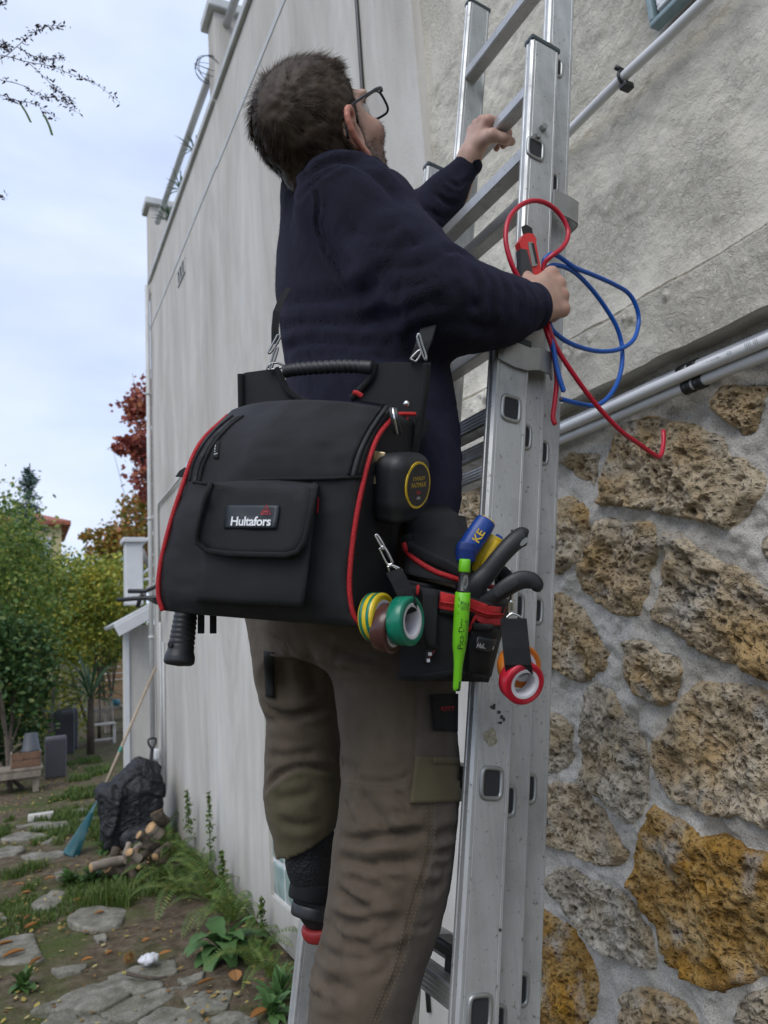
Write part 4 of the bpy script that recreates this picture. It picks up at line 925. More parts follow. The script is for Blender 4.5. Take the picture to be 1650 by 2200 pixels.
for s in (-1, 1):
    rim = []
    for t in np.linspace(0, 2*math.pi, 33):
        ct, st = math.cos(t), math.sin(t); yy = .0255*math.copysign(abs(ct)**.62, ct); zz2 = .0195*math.copysign(abs(st)**.62, st)
        rim.append((.112-.10*zz2-.9*(yy*s > 0)*yy*yy*8, s*.034+yy, .012+zz2))
    V, F = tube_vf(rim, .0021, 8, False); child('rim', H2W(V), F, M_FRAME, gl)
    c = np.mean(rim, 0); Vl_ = [c]+rim[:-1]; n_ = len(rim)-1
    V = np.vstack([np.array(Vl_)+(.0008, 0, 0), np.array(Vl_)-(.0008, 0, 0)]); Fq = [(0, 1+i, 1+(i+1) % n_) for i in range(n_)]+[(n_+1, n_+2+(i+1) % n_, n_+2+i) for i in range(n_)]+[(1+i, n_+2+i, n_+2+(i+1) % n_, 1+(i+1) % n_) for i in range(n_)]
    child('lens', H2W(V), Fq, M_LENS, gl)
    tp_ = spline([(.108, s*.0615, .026), (.095, s*.071, .030), (.05, s*.079, .030), (.004, s*.081, .026), (-.014, s*.083, .018), (-.030, s*.082, -.012)], 26)
    V, F = tube_vf(tp_, [.0030 if i < 8 else .0022 for i in range(26)], 8); child('temple', H2W(V), F, M_FRAME, gl)
V, F = tube_vf(spline([(.112, -.010, .018), (.116, 0, .021), (.112, .010, .018)], 9), .002, 8); child('bridge', H2W(V), F, M_FRAME, gl)
# hair: strands combed away from the whorl
def hair_mesh(roots, nrm, dirs, length, lift, curl, rad, seed):
    n = len(roots); K = 5; t = np.linspace(0, 1, K); rs_ = np.random.RandomState(seed); P = np.zeros((n, K, 3)); P[:, 0] = roots; step = length/(K-1)
    d = dirs+nrm*lift[:, None]; d /= np.linalg.norm(d, axis=1)[:, None]; jit = rs_.normal(0, 1, (n, 3))*curl[:, None]
    for k in range(1, K):
        dd = d*(1-.35*k/K)+dirs*(.35*k/K)+jit*(k/K); dd /= np.linalg.norm(dd, axis=1)[:, None]; P[:, k] = P[:, k-1]+dd*step[:, None]
    side = np.cross(d, nrm); side /= np.linalg.norm(side, axis=1)[:, None]+1e-9; up = np.cross(side, d)
    Vs = []
    for k in range(K):
        r = rad*(1-.85*t[k])
        for a in range(3): Vs.append(P[:, k]+r*(math.cos(a*2.094)*side+math.sin(a*2.094)*up))
    V = np.stack(Vs, 1).reshape(-1, 3); base = (np.arange(n)*K*3)[:, None]; Fq = []
    for k in range(K-1):
        for a in range(3): Fq.append(base+np.array([k*3+a, k*3+(a+1) % 3, (k+1)*3+(a+1) % 3, (k+1)*3+a]))
    return V, np.concatenate(Fq)
Nh = normals(Vh, Fh); Cf = Vh[Fh].mean(1); Nf = Nh[Fh].mean(1); Nf /= np.linalg.norm(Nf, axis=1)[:, None]
ax_, ay_, az_ = Cf[:, 0], np.abs(Cf[:, 1]), Cf[:, 2]
line = np.interp(ax_, [-.12, -.05, -.030, -.012, .012, .030, .045, .068, .08], [-.125, -.115, -.055, .025, -.005, .028, .060, .078, .30])
hm = (az_ > line) & ~((ay_ > .0765) & (az_ < .03) & (ax_ > -.04)) & (az_ > -.125)
ii = np.where(hm)[0]; rs_ = np.random.RandomState(3); ii = rs_.choice(ii, 19000); Rt = Cf[ii]+rs_.normal(0, .0012, (len(ii), 3)); Rn = Nf[ii]
WH = np.array([-.088, -.022, .085])
dv = Rt-WH; dist = np.linalg.norm(dv, axis=1); dv = dv-Rn*(dv*Rn).sum(1)[:, None]; dv /= np.linalg.norm(dv, axis=1)[:, None]+1e-9
sw = np.cross(Rn, dv)*np.exp(-dist/.03)[:, None]*.8; fl = np.stack([fbm(Rt*38, 2, 5), fbm(Rt*38, 2, 6), fbm(Rt*38, 2, 7)], -1)*.7
dv = dv+sw+fl; dv -= Rn*(dv*Rn).sum(1)[:, None]; dv /= np.linalg.norm(dv, axis=1)[:, None]+1e-9
top = np.clip((Rt[:, 2]-.05)/.07, 0, 1); front = np.clip((Rt[:, 0]+.01)/.06, 0, 1)*top
ln = .020+.014*top+.016*front+.006*np.clip((-Rt[:, 0]-.02)/.06, 0, 1); ln *= rs_.uniform(.7, 1.25, len(ln)); ln *= np.clip((Rt[:, 2]-np.interp(Rt[:, 0], [-.12, -.05, -.03, -.012, .012, .03, .045, .068, .08], [-.125, -.115, -.055, .025, -.005, .028, .060, .078, .30]))/.03, .25, 1)
lf = .04+.12*top+.50*front+.22*fbm(Rt*22, 2, 21)+rs_.normal(0, .10, len(ln))
V, F = hair_mesh(Rt, Rn, dv, ln, lf, np.full(len(ln), .10)+.16*front, .00055, 4); child('hair', H2W(V), F, M_HAIR)
# hair mass under the strands
sel = np.where(hm)[0]; Fs = Fh[sel]; u, inv = np.unique(Fs, return_inverse=True); Vs_ = Vh[u]+Nh[u]*(.003+.004*np.clip((Vh[u][:, 2]-.03)/.08, 0, 1)+.0025*fbm(Vh[u]*60, 2, 9))[:, None]
child('hair_mass', H2W(Vs_), inv.reshape(Fs.shape), M_HAIR)
bi = np.where((tint_h[Fh].mean(1)[:, 1] > .25))[0]
if len(bi):
    bi = rs_.choice(bi, 4200); Rt = Cf[bi]+rs_.normal(0, .0012, (len(bi), 3)); Rn = Nf[bi]; dv = np.tile([.2, 0, -1.0], (len(bi), 1))+rs_.normal(0, .3, (len(bi), 3)); dv -= Rn*(dv*Rn).sum(1)[:, None]; dv /= np.linalg.norm(dv, axis=1)[:, None]
    V, F = hair_mesh(Rt, Rn, dv, rs_.uniform(.003, .007, len(bi)), np.full(len(bi), .6), np.full(len(bi), .2), .00026, 6); child('beard', H2W(V), F, M_HAIR)
fc, fnn = FUZZ; fd = NPR.normal(0, 1, fc.shape); fd -= fnn*(fd*fnn).sum(1)[:, None]; fd /= np.linalg.norm(fd, axis=1)[:, None]
V, F = hair_mesh(fc, fnn, fd, NPR.uniform(.004, .009, len(fc)), NPR.uniform(.1, 1.2, len(fc)), np.full(len(fc), .5), .00016, 8); put('wool_fuzz', V, F, plain('wool_fibre', (.03, .032, .06), .9), jm)['kind'] = 'stuff'
# collar and cuffs of the jumper
def ring_band(c, n, a_dir, ra_, rb_, wd, tube, name, mat, parent, seg=40):
    n = np.asarray(n, float)/np.linalg.norm(n); ax = axes(n, a_dir); pts = [c+ax[0]*ra_*math.cos(t)+ax[1]*rb_*math.sin(t) for t in np.linspace(0, 2*math.pi, seg)]
    V, F = tube_vf(pts, tube, 10, False); V = np.asarray(c)+((V-c)-((V-c) @ n)[:, None]*n)+((V-c) @ n)[:, None]*n*wd/tube
    return put(name, V, F, mat, parent)
cc = H2W((-.036, 0, -.100)); ring_band(cc, H2W((-.03, 0, -.08))-H2W((-.022, 0, -.2)), (1, 0, 0), .078, .075, .020, .011, 'collar', M_WOOL, jm)
d_ = RA[-1][0]-RA[-2][0]; ring_band(RA[-1][0]+d_*.12, d_, (0, 0, 1), .0335, .0325, .012, .0055, 'cuff', M_WOOL, jm)
d_ = LA[-1][0]-LA[-2][0]; ring_band(LA[-1][0]+d_*.10, d_, (0, 0, 1), .0275, .0265, .012, .005, 'cuff', M_WOOL, jm)
# ---------------------------------------------------------------- boots
M_BOOT = MN('black_boot_mesh', .6, (.012, .012, .014), spec=.4); M_BOOT.bump(M_BOOT.voro(190), .7, .002); M_BOOT = M_BOOT.m
M_SOLE = plain('red_rubber_sole', (.28, .018, .02), .55); M_REFL = plain('grey_reflective_band', (.30, .31, .32), .4); M_SOCK = plain('dark_sock', (.02, .022, .025), .9)
def boot(ankle, heel, toe_dir, up, label_side):
    t = np.asarray(toe_dir, float); u = np.asarray(up, float)/np.linalg.norm(up); t = t-u*(t @ u); t /= np.linalg.norm(t); l = np.cross(u, t)
    b = link('boot', None, None, ps)
    o = np.asarray(heel, float)                                     # heel bottom centre
    q = lambda a, c, d: o+t*a+l*c+u*d
    def fu(P):
        d = s_chain(P, [ankle, q(-.005, 0, .13), q(.0, 0, .07)], [.043, .037, .035], .02)
        d = smin(d, s_chain(P, [q(.012, 0, .042), q(.10, 0, .050), q(.19, -.004, .040)], [.034, .040, .038], .02), .025)
        return np.maximum(d, (q(0, 0, .012)-P) @ u)
    A = np.array([ankle, q(-.06, -.06, 0), q(.25, .06, .05), q(.25, -.06, 0), q(-.06, .06, 0), q(0, 0, .2)]); V, F = snet(fu, A.min(0)-.06, A.max(0)+.06, .005); put('upper', relax(V, F, 2), F, M_BOOT, b)
    def fs(P):
        d = s_chain(P, [q(.006, 0, .018), q(.10, 0, .018), q(.19, -.004, .018)], [.033, .042, .041], .01)
        d = np.maximum(d, (P-q(0, 0, .024)) @ u); return smax(d, (q(0, 0, .0)-P) @ u, .006)
    V, F = snet(fs, A.min(0)-.06, A.max(0)+.06, .005); put('sole', relax(V, F, 1), F, M_SOLE, b)
    for hh, rr, m_, wd in ((.118, .0385, M_REFL, .007), (.082, .0385, M_BLKCL, .014), (.050, .0375, M_BLACKPL, .010)):
        ring_band(q(-.004, 0, hh), u*.95+t*.3, t, rr, rr*.98, wd, .0015, 'band', m_, b)
    V, F = tube_vf([np.asarray(ankle)-u*.01, np.asarray(ankle)+u*.05], [.044, .040], 18); put('sock', V, F, M_SOCK, b)
    return b
boot(WY(668, 1815, 1.262), WY(684, 2020, 1.265), (1, .10, 0), WY(668, 1815, 1.262)-WY(684, 2020, 1.265), 0)
rz = lp(-.934+.02, -.60, 1.03); q0 = WY(735, 2540, 1.02)
boot(q0+(0, 0, -.0), np.array([q0[0]+.03, q0[1], max(lp(-.934, -.6, 1)[2]+.016, q0[2]-.20)]), (1, .05, 0), (0, 0, 1), 0)
# ================================================================== TOOL BAG AND WHAT HANGS ON IT
M_PIPING = MN('red_piping', .6, (.55, .03, .035), spec=.3); M_PIPING.col(M_PIPING.ramp(M_PIPING.voro(700), [(.2, (.62, .05, .05)), (.5, (.36, .012, .018))])); M_PIPING.bump(M_PIPING.voro(700), .6, .001); M_PIPING = M_PIPING.m
def m_nylon():
    m = MN('ballistic_nylon', .62, (.009, .0095, .011), spec=.35)
    m.col(m.ramp(m.noise(18, 5), [(.3, (.010, .0105, .012)), (.7, (.018, .0185, .021))]))
    a = m.n('TexWave', 1, {'bands_direction': 'Z'}, Vector=m.pos((1, 1, 1)), Scale=330.0, Distortion=.4); b = m.n('TexWave', 1, {'bands_direction': 'X'}, Vector=m.pos((1, -.55, 0)), Scale=330.0, Distortion=.4)
    m.bump(m.math('ADD', m.math('MULTIPLY', a, b), m.math('MULTIPLY', m.noise(40, 4), .6)), .55, .0016); return m.m
M_NYLON = m_nylon(); M_RUBBER = plain('black_rubber', (.014, .015, .017), .5, var=.2, scale=60); M_BADGE = plain('badge_rubber', (.012, .017, .022), .45)
M_CHROME = plain('chrome', (.62, .62, .6), .18, 1.0, var=.06); M_LETTER = plain('white_lettering', (.72, .73, .74), .5); M_REDL = plain('red_lettering', (.62, .03, .04), .5)
M_HOOK = plain('dull_nickel', (.34, .34, .33), .3, 1.0, var=.1); M_GOLD = plain('brass_plate', (.45, .37, .22), .35, .8)
BK = MC[2]*.118+MC[0]*.055                                      # into the body
Lp = spline([W(352, 1312, .925), W(343, 1280, .925), (W(344, 1235, .927)), W(354, 1180, .930), W(373, 1108, .935), W(394, 1045, .942), W(415, 985, .957), W(442, 940, .98), W(492, 893, 1.01)], 60)
Rp = spline([W(776, 1346, .848), W(756, 1315, .844), W(749, 1262, .843), W(753, 1190, .845), W(764, 1110, .849), W(778, 1040, .855), W(792, 985, .866), W(812, 935, .888), W(842, 898, .92)], 60)
bag = thing('tool_bag', 'large black nylon tool bag with red piping slung on the back', 'bag', (Lp[0]+Rp[0])/2+BK*.5)
nr, nc = 60, 26; rows = []
out_ = -MC[2]
for k in range(nr):
    t = k/(nr-1); bl, br = Lp[k], Rp[k]; row = []
    for a in np.linspace(1, 0, 7)[:-1]: row.append(bl+BK*a*1.0+MC[0]*.0)
    for a in np.linspace(0, 1, nc):
        e = 4*a*(1-a); e = e**.55; lidb = .020+.030*np.clip((t-.62)/.38, 0, 1); row.append(bl+(br-bl)*a+out_*lidb*e*(.35+.65*min(1, t*6))-MC[1]*.015*e*np.clip((t-.6)/.4, 0, 1)**1.3)
    for a in np.linspace(0, 1, 7)[1:]: row.append(br+BK*a)
    rows.append(row)
G = np.array(rows); mcol = G.shape[1]
bot = [G[0]*(1-a)+(G[0].mean(0)*.15+np.array([G[0][0]*(1-c)+G[0][-1]*c for c in np.linspace(0, 1, mcol)])*.85)*a+MC[1]*.016*math.sin(a*math.pi*.5) for a in np.linspace(1, 0, 7)[:-1]]
topb = np.array([G[-1][0]*(1-c)+G[-1][-1]*c for c in np.linspace(0, 1, mcol)])
top_ = [G[-1]*(1-a)+topb*a-MC[1]*.012*math.sin(a*math.pi) for a in np.linspace(0, 1, 7)[1:]]
G = np.concatenate([np.array(bot), G, np.array(top_)]); R0, C0 = G.shape[:2]
wr = .0035*fbm(G.reshape(-1, 3)*22, 3, 4).reshape(R0, C0)+.0012*fbm(G.reshape(-1, 3)*70, 2, 6).reshape(R0, C0); G = G+wr[..., None]*out_
ix = np.arange(R0*C0).reshape(R0, C0); F = np.stack([ix[:-1, :-1].ravel(), ix[:-1, 1:].ravel(), ix[1:, 1:].ravel(), ix[1:, :-1].ravel()], 1)
Vb = G.reshape(-1, 3); back = np.concatenate([ix[:, 0], ix[-1, 1:], ix[::-1, -1][1:], ix[0, ::-1][1:-1]])
body_o = put('body', Vb, [tuple(int(i) for i in f) for f in F]+[tuple(int(i) for i in back[::-1])], M_NYLON, bag)
BBVH = BVHTree.FromPolygons([tuple(v) for v in Vb], [tuple(int(i) for i in f) for f in F])
for cv, sd_ in ((Lp, -1), (Rp, 1)):
    MB().tube(cv+out_*.0015+MC[0]*sd_*.001, .0031, 8).build('piping', M_PIPING, bag)
def on(bvh, L_, n=60, off=.001, fb=.9):
    o = []; dl = fb
    for p in spline(L_, n):
        h = ray_on(bvh, *p)
        if h is None: h = W(p[0], p[1], dl)
        dl = PROJ(h)[2]; o.append(h-np.array(Vector(RAY(*p)).normalized())*off)
    return np.array(o)
Z2 = lambda L: [(300+x*.4242, 700+y*.4242) for x, y in L]
for L_ in ([(280, 785), (300, 700), (345, 610), (420, 520), (500, 455)], [(1082, 755), (1110, 650), (1150, 560), (1205, 470), (1255, 405)]):
    mb = MB(); P = on(BBVH, Z2(L_), 80, .0018)
    for i in range(0, 79, 1): mb.tube([P[i]-MC[0]*.0028, P[i]+MC[0]*.0028], .0011, 5)
    mb.build('zip', M_BLACKPL, bag); 
    for dx in (-26, 26): MB().tube(on(BBVH, Z2([(x+dx, y) for x, y in L_]), 40, .001), .0022, 6).build('zip_edge', M_BLKWEB, bag)
MB().tube(on(BBVH, Z2([(270, 792), (420, 800), (640, 778), (900, 775), (1120, 764)]), 50, .0008), .0022, 6).build('seam', M_BLKWEB, bag)
pocket, Tpk = patch(BBVH, Z2([(365, 800), (905, 800), (830, 1425), (285, 1395)]), 18, 20, .018, 'front_pocket', M_NYLON, bag, .002)
PB_ = BVHTree.FromPolygons([tuple(np.array(v.co)+PW(pocket)) for v in pocket.data.vertices], [tuple(p.vertices) for p in pocket.data.polygons])
# flap with rounded lower corners
def sheet(bvh, outline, n, th, name, mat, parent, lift=.002, fb=.88):
    """sheet with a free outline (photo px) draped on a body, extruded towards the viewer side"""
    O = np.array(spline(list(outline)+[outline[0]], n+1)[:-1]) if n else np.array(outline, float); c = O.mean(0); K = 6; R3 = []; dl = fb
    for k in range(K):
        q = c+(O-c)*(1-k/(K-1)*.98)
        for p in q:
            h = ray_on(bvh, *p) if bvh is not None else None
            if h is None: h = W(p[0], p[1], dl)
            dl = PROJ(h)[2]; R3.append(h)
    R3 = np.array(R3); m = len(O); f = CAM-R3; f /= np.linalg.norm(f, axis=1)[:, None]; T = R3+f*(lift+th); B = R3[:m]+f[:m]*(lift-.005)
    Fq = [(k*m+j, k*m+(j+1) % m, (k+1)*m+(j+1) % m, (k+1)*m+j) for k in range(K-1) for j in range(m)]+[tuple((K-1)*m+j for j in range(m))]+[(K*m+j, K*m+(j+1) % m, (j+1) % m, j) for j in range(m)]
    return put(name, np.vstack([T, B]), Fq, mat, parent), T[:m]
FL = Z2([(360, 795), (480, 786), (620, 782), (760, 780), (890, 785), (878, 870), (860, 980), (840, 1085), (800, 1145), (740, 1163), (600, 1160), (450, 1155), (340, 1140), (290, 1100), (288, 1060), (310, 960), (335, 870)])
flap, FT = sheet(PB_, FL, 0, .005, 'pocket_flap', M_NYLON, bag, .003)
MB().tube(np.vstack([FT[4:], FT[:1]])+out_*.0008, .0034, 6).build('flap_binding', M_BLKWEB, bag)
FB_ = BVHTree.FromPolygons([tuple(np.array(v.co)+PW(flap)) for v in flap.data.vertices], [tuple(p.vertices) for p in flap.data.polygons])
badge, BT = sheet(FB_, Z2([(424, 1020), (437, 915), (445, 908), (700, 908), (710, 915), (695, 1020), (688, 1028), (432, 1026)]), 0, .0016, 'badge', M_BADGE, bag, .001)
bc = (BT[0]+BT[1]+BT[4]+BT[5])/4+out_*.0012; bx = (BT[4]+BT[5]-BT[0]-BT[1]); bx /= np.linalg.norm(bx); bn = np.cross(bx, BT[1]-BT[0]); bn /= np.linalg.norm(bn); bn = bn if bn @ out_ > 0 else -bn; by_ = np.cross(bn, bx)
lettering('lettering', 'Hultafors', .0150, bc+bx*.0008-by_*.0060+bn*.0012, bx, by_, M_LETTER, badge, True, spacing=.94)
tri = bc+bx*.0195+by_*.0075+bn*.0013
MB().tube([tri+bx*a+by_*b for a, b in ((-.0062, -.0048), (.0062, -.0048), (0, .0062), (-.0062, -.0048), (-.003, -.0048))], .00055, 5).build('emblem', M_REDL, badge, False)
lettering('emblem_letters', 'HK', .0048, tri-by_*.0018, bx, by_, M_REDL, badge); lettering('emblem_letters', '"', .004, tri+by_*.0015, bx, by_, M_REDL, badge)
tg, TT = sheet(BBVH, Z2([(372, 668), (383, 582), (408, 586), (396, 672)]), 0, .001, 'label_tab', M_BLKCL, bag, .002)
lettering('lettering', '1680', .0085, TT.mean(0)+out_*.0012, TT[1]-TT[0], TT[0]-TT[3], M_LETTER, tg)
seam(Z2([(905, 870), (900, 950)]), BBVH, 'stitching', M_REDL, bag, .0011)
# harness plates behind the bag, handle
def plate_px(outline, dep, th, name, mat, parent, n=0, curve=0.0):
    O = np.array(outline, float); m = len(O); ax = MC[2]
    T = np.array([W(x, y, dep(x, y)) for x, y in O]); B = T+ax*th
    return put(name, np.vstack([T, B]), [tuple(range(m))[::-1], tuple(range(m, 2*m))]+[(j, (j+1) % m, m+(j+1) % m, m+j) for j in range(m)], mat, parent, False)
hd = lambda x, y: 1.065-(x-515)/415*.085
plate_px(Z2([(512, 245), (540, 236), (690, 216), (712, 250), (745, 325), (800, 365), (850, 388), (800, 430), (520, 440)]), hd, .006, 'harness_panel', M_NYLON, bag)
plate_px(Z2([(1185, 188), (1300, 183), (1475, 186), (1470, 300), (1440, 480), (1405, 690), (1350, 900), (1180, 900), (1255, 640), (1252, 400), (1070, 372), (1130, 312), (1178, 250)]), hd, .006, 'harness_panel', M_NYLON, bag)
for L_ in ([(692, 216), (715, 255), (748, 325), (800, 365), (850, 388)], [(1070, 372), (1130, 312), (1178, 250), (1188, 188)], [(1455, 190), (1450, 300), (1420, 480), (1385, 690)], [(512, 245), (515, 430)]):
    MB().tube([W(x, y, hd(x, y)-.003) for x, y in spline(Z2(L_), 24)], .005, 6).build('binding', M_BLKWEB, bag)
hp_ = spline(Z2([(735, 232), (775, 224), (900, 212), (1050, 205), (1180, 212)]), 60); mb = MB()
mb.tube([W(x, y, hd(x, y)-.004) for x, y in hp_], [.0098*(.82 if (i % 3 == 0 and 6 < i < 54) else 1.0) for i in range(60)], 14); mb.build('handle', M_RUBBER, bag)
q = W(*Z2([(1352, 397)])[0], .985); V, F = lathe_vf([(1e-5, .003), (.0035, .0025), (.0048, .0)], q-MC[2]*.004, -MC[2], 14); put('rivet', V, F, M_CHROME, bag)
for mb in ():
    pass
for pts_, dd_, rr_ in (([(1285, 448), (1340, 446), (1400, 447)], .975, .0028), ([(1358, 462), (1352, 495), (1342, 528)], .977, .0016), ([(1080, 338), (1105, 343), (1128, 358)], .985, .0036)):
    MB().tube([W(x, y, dd_) for x, y in spline(Z2(pts_), 8)], rr_, 6).build('red_bartack', M_REDTAPE, bag)
#, (1340, 446), (1400, 447)]), 8)], .0028, 6); mb.tube([W(x, y, .977) for x, y in spline(Z2([(1358, 462), (1352, 495), (1342, 528)]), 8)], .0016, 6); mb.tube([W(x, y, .985) for x, y in spline(Z2([(1080, 338), (1105, 343), (1128, 358)]), 8)], .0036, 6); mb.build('red_bartack', M_REDTAPE, bag)
for dx, c in ((0, M_CHROME), (16, M_BLACKPL), (-12, M_BLACKPL)):
    mb = MB(); P = [W(x+dx*.42, y, .905) for x, y in Z2([(1282, 415), (1290, 470), (1306, 550)])]; mb.tube(P, .0022, 8); mb.build('zip_pull', c, bag)
# shoulder straps with carabiners
def link_ring(pts, r, mat, name, parent): V, F = tube_vf(spline(list(pts)+[pts[0]], 28), r, 6, False); return put(name, V, F, mat, parent)
dS = 1.055
st = MB(); 
def ribbon(pts, wd, th, wdir):
    P = np.asarray(pts, float); wdir = np.asarray(wdir, float)/np.linalg.norm(wdir); T, N, B = frames(P); nn = np.cross(T, wdir); nn /= np.linalg.norm(nn, axis=1)[:, None]; R_v = []
    for p, q in zip(P, nn): R_v += [p-wdir*wd/2-q*th/2, p+wdir*wd/2-q*th/2, p+wdir*wd/2+q*th/2, p-wdir*wd/2+q*th/2]
    F = [(i*4+j, i*4+(j+1) % 4, i*4+4+(j+1) % 4, i*4+4+j) for i in range(len(P)-1) for j in range(4)]+[(3, 2, 1, 0), tuple(len(R_v)-4+j for j in range(4))]
    return np.array(R_v), F
V, F = ribbon([W(x, y, d) for x, y, d in ((620, 620, 1.16), (604, 645, 1.11), (594, 670, 1.075), (591, 705, 1.06), (591, 738, 1.05))], .011, .003, MC[0]*.8+MC[2]*.6); put('strap', V, F, M_BLKWEB, bag, False)
V, F = ribbon([W(x, y, d) for x, y, d in ((935, 660, 1.12), (920, 705, 1.05), (909, 740, .995), (898, 768, .985))], .026, .003, MC[0]*.9-MC[1]*.4); put('strap', V, F, M_BLKWEB, bag, False)
for pts, dd in (([(700, 45), (712, 60), (668, 130), (655, 130)], 1.045), ([(690, 110), (700, 120), (672, 205), (660, 215), (672, 160)], 1.045), ([(672, 190), (700, 188), (728, 208), (650, 222), (655, 200)], 1.045), ([(1405, 60), (1415, 40), (1430, 90), (1452, 160), (1440, 165)], .98), ([(1385, 175), (1375, 165), (1415, 125), (1425, 140), (1400, 180)], .98)):
    link_ring([W(x, y, dd) for x, y in Z2(pts)], .0018, M_HOOK, 'carabiner', bag)
# bits hanging under the bag
for px in (432, 458): MB().box(W(px, 1333, .96), .008, .005, .034, axes(-MC[1], MC[0])).build('strap_end', M_BLKWEB, bag, False)
# hammer: rubber grip below the bag, head hidden in its loop, claw showing at the left side
hm_ = thing('hammer', 'hammer with ribbed black grip hanging below the tool bag', 'hammer', W(386, 1418, .97))
g0, g1 = W(402, 1300, .985), W(385, 1420, .965); ax_h = g1-g0; Lg = np.linalg.norm(ax_h); prof = []
for i in range(46):
    t = i/45; r = .0150+.0030*t+(.0022*np.clip((t-.82)/.1, 0, 1)); r -= .0012 if (i % 4 == 0 and i < 34) else 0; prof.append((r, t*Lg))
prof += [(.0195, Lg+.003), (.016, Lg+.0055), (1e-5, Lg+.007)]
V, F = lathe_vf(prof, g0, ax_h, 22); put('grip', V, F[::1], M_RUBBER, hm_)
V, F = lathe_vf([(.0042, 0), (.0042, .0012), (.003, .0014), (1e-5, .0014)], W(366, 1385, .955), -MC[2]-MC[0]*.6, 12); put('lanyard_hole', V, F, M_DARK, hm_)
MB().tube([g0, g0-(g1-g0)/Lg*.20], .010, 10).build('shaft', M_STEEL, hm_)
sn = thing('shears', 'black pointed shears tip showing at the left edge of the bag', 'shears', W(395, 1010, .99))
V = [W(x, y, d) for d in (.985, .997) for x, y in Z2([(180, 765), (200, 735), (235, 712), (262, 690), (258, 730), (222, 768)])]; put('blade', V, [(5, 4, 3, 2, 1, 0), tuple(range(6, 12))]+[(j, (j+1) % 6, 6+(j+1) % 6, 6+j) for j in range(6)], M_BLACKPL, sn, False)
MB().tube([W(x, y, .985) for x, y in spline(Z2([(240, 725), (245, 700), (272, 682)]), 10)], .0024, 8).build('spring', M_CHROME, sn)
# tape measure
Z3 = lambda L: [(750+x*.3183, 900+y*.3183) for x, y in L]
tmx = thing('tape_measure', 'black rubber tape measure with yellow-ringed label clipped beside the bag', 'tape measure', W(858, 1095, .90))
fn = MC[0]*.80-MC[2]*.56+MC[1]*.12; fn /= np.linalg.norm(fn)                  # label side
up_ = -MC[1]-fn*(-MC[1] @ fn)-MC[0]*.18; tax = axes(fn, np.cross(up_, fn)); c_tm = W(862, 1038, .905)
def f_tm(P):
    q = (P-c_tm) @ tax.T; d = s_box(P, c_tm, (.038, .038, .025), .019, tax)
    d = smax(d, -(s_box(P, c_tm+tax[2]*.026, (.026, .027, .006), .004, tax)), .002) if False else d
    return smin(d, s_box(P, c_tm-tax[1]*.034-tax[0]*.006, (.028, .014, .018), .008, tax), .008)
V, F = snet(f_tm, c_tm-.075, c_tm+.075, .003); put('case', relax(V, F, 1), F, M_RUBBER, tmx)
def disc(c, n, a, r1, r2, h, name, mat, parent, seg=36):
    A = axes(n, a); P0 = [c+A[0]*r1*math.cos(t)+A[1]*r2*math.sin(t) for t in np.linspace(0, 2*math.pi, seg, endpoint=False)]; P1 = [p+A[2]*h for p in P0]
    return put(name, P0+P1, [tuple(range(seg))[::-1], tuple(range(seg, 2*seg))]+[(j, (j+1) % seg, seg+(j+1) % seg, seg+j) for j in range(seg)], mat, parent, False)
M_YEL = plain('yellow_plastic', (.62, .42, .02), .45); M_LABEL = plain('label_black', (.012, .012, .014), .4)
cf = c_tm+tax[2]*.0240; disc(cf, tax[2], tax[0], .0275, .029, .0014, 'label_ring', M_YEL, tmx); lb_ = disc(cf+tax[2]*.0014, tax[2], tax[0], .0245, .026, .0006, 'label', M_LABEL, tmx)
for tx, yy, sz, m_ in (('STANLEY', .008, .0068, M_YEL), ('FATMAX', .000, .0085, M_YEL), ('5m', -.009, .007, M_REDL), ('16ft', -.016, .0055, M_LETTER)):
    lettering('lettering', tx, sz, cf+tax[2]*.0022+tax[1]*yy, tax[0], tax[1], m_, lb_)
MB().box(W(809, 1005, .885), .016, .004, .040, axes(-MC[1]+MC[0]*.2, MC[0]-MC[2]*.3), .001).box(W(802, 1005, .883), .002, .018, .040, axes(-MC[1]+MC[0]*.2, MC[0]-MC[2]*.3)).build('hook', M_GOLD, tmx, False)
MB().box(W(803, 1000, .892), .003, .03, .06, axes(-MC[1]+MC[0]*.2, MC[0]-MC[2]*.3), .001).build('belt_clip', M_BLKWEB, tmx, False)
# electrical tape rolls
def roll(name, label, c, n, R, r, wd, mat, stripes=None, group=None):
    n = np.asarray(n, float)/np.linalg.norm(n); t = thing(name, label, 'tape roll', c, group); c0 = np.asarray(c)-n*wd/2
    V, F = lathe_vf([(r+.004, 0), (R-.0012, 0), (R, .0012), (R, wd-.0012), (R-.0012, wd), (r+.004, wd)], c0, n, 40); put('tape', V, F, mat, t)
    for k in range(5):
        rr = r+.006+(R-r-.008)*k/5
        for hh in (0, wd): V, F = tube_vf([c0+n*hh+(np.cos(a)*axes(n, MC[1])[0]+np.sin(a)*axes(n, MC[1])[1])*rr for a in np.linspace(0, 2*math.pi, 37)], .0005, 4, False); put('winding', V, F, mat, t)
    V, F = lathe_vf([(r+.0042, -.0004), (r+.0005, -.0004), (r, 0), (r, wd), (r+.0005, wd+.0004), (r+.0042, wd+.0004)], c0, n, 36); put('core', V, F, M_CORE, t)
    for h0, h1 in (stripes or []): V, F = lathe_vf([(R+.0002, h0*wd), (R+.0004, h0*wd+.0001), (R+.0004, h1*wd), (R+.0002, h1*wd)], c0, n, 40); put('stripe', V, F, M_TGREEN, t)
    return t
M_CORE = plain('cardboard_core', (.55, .54, .56), .8)
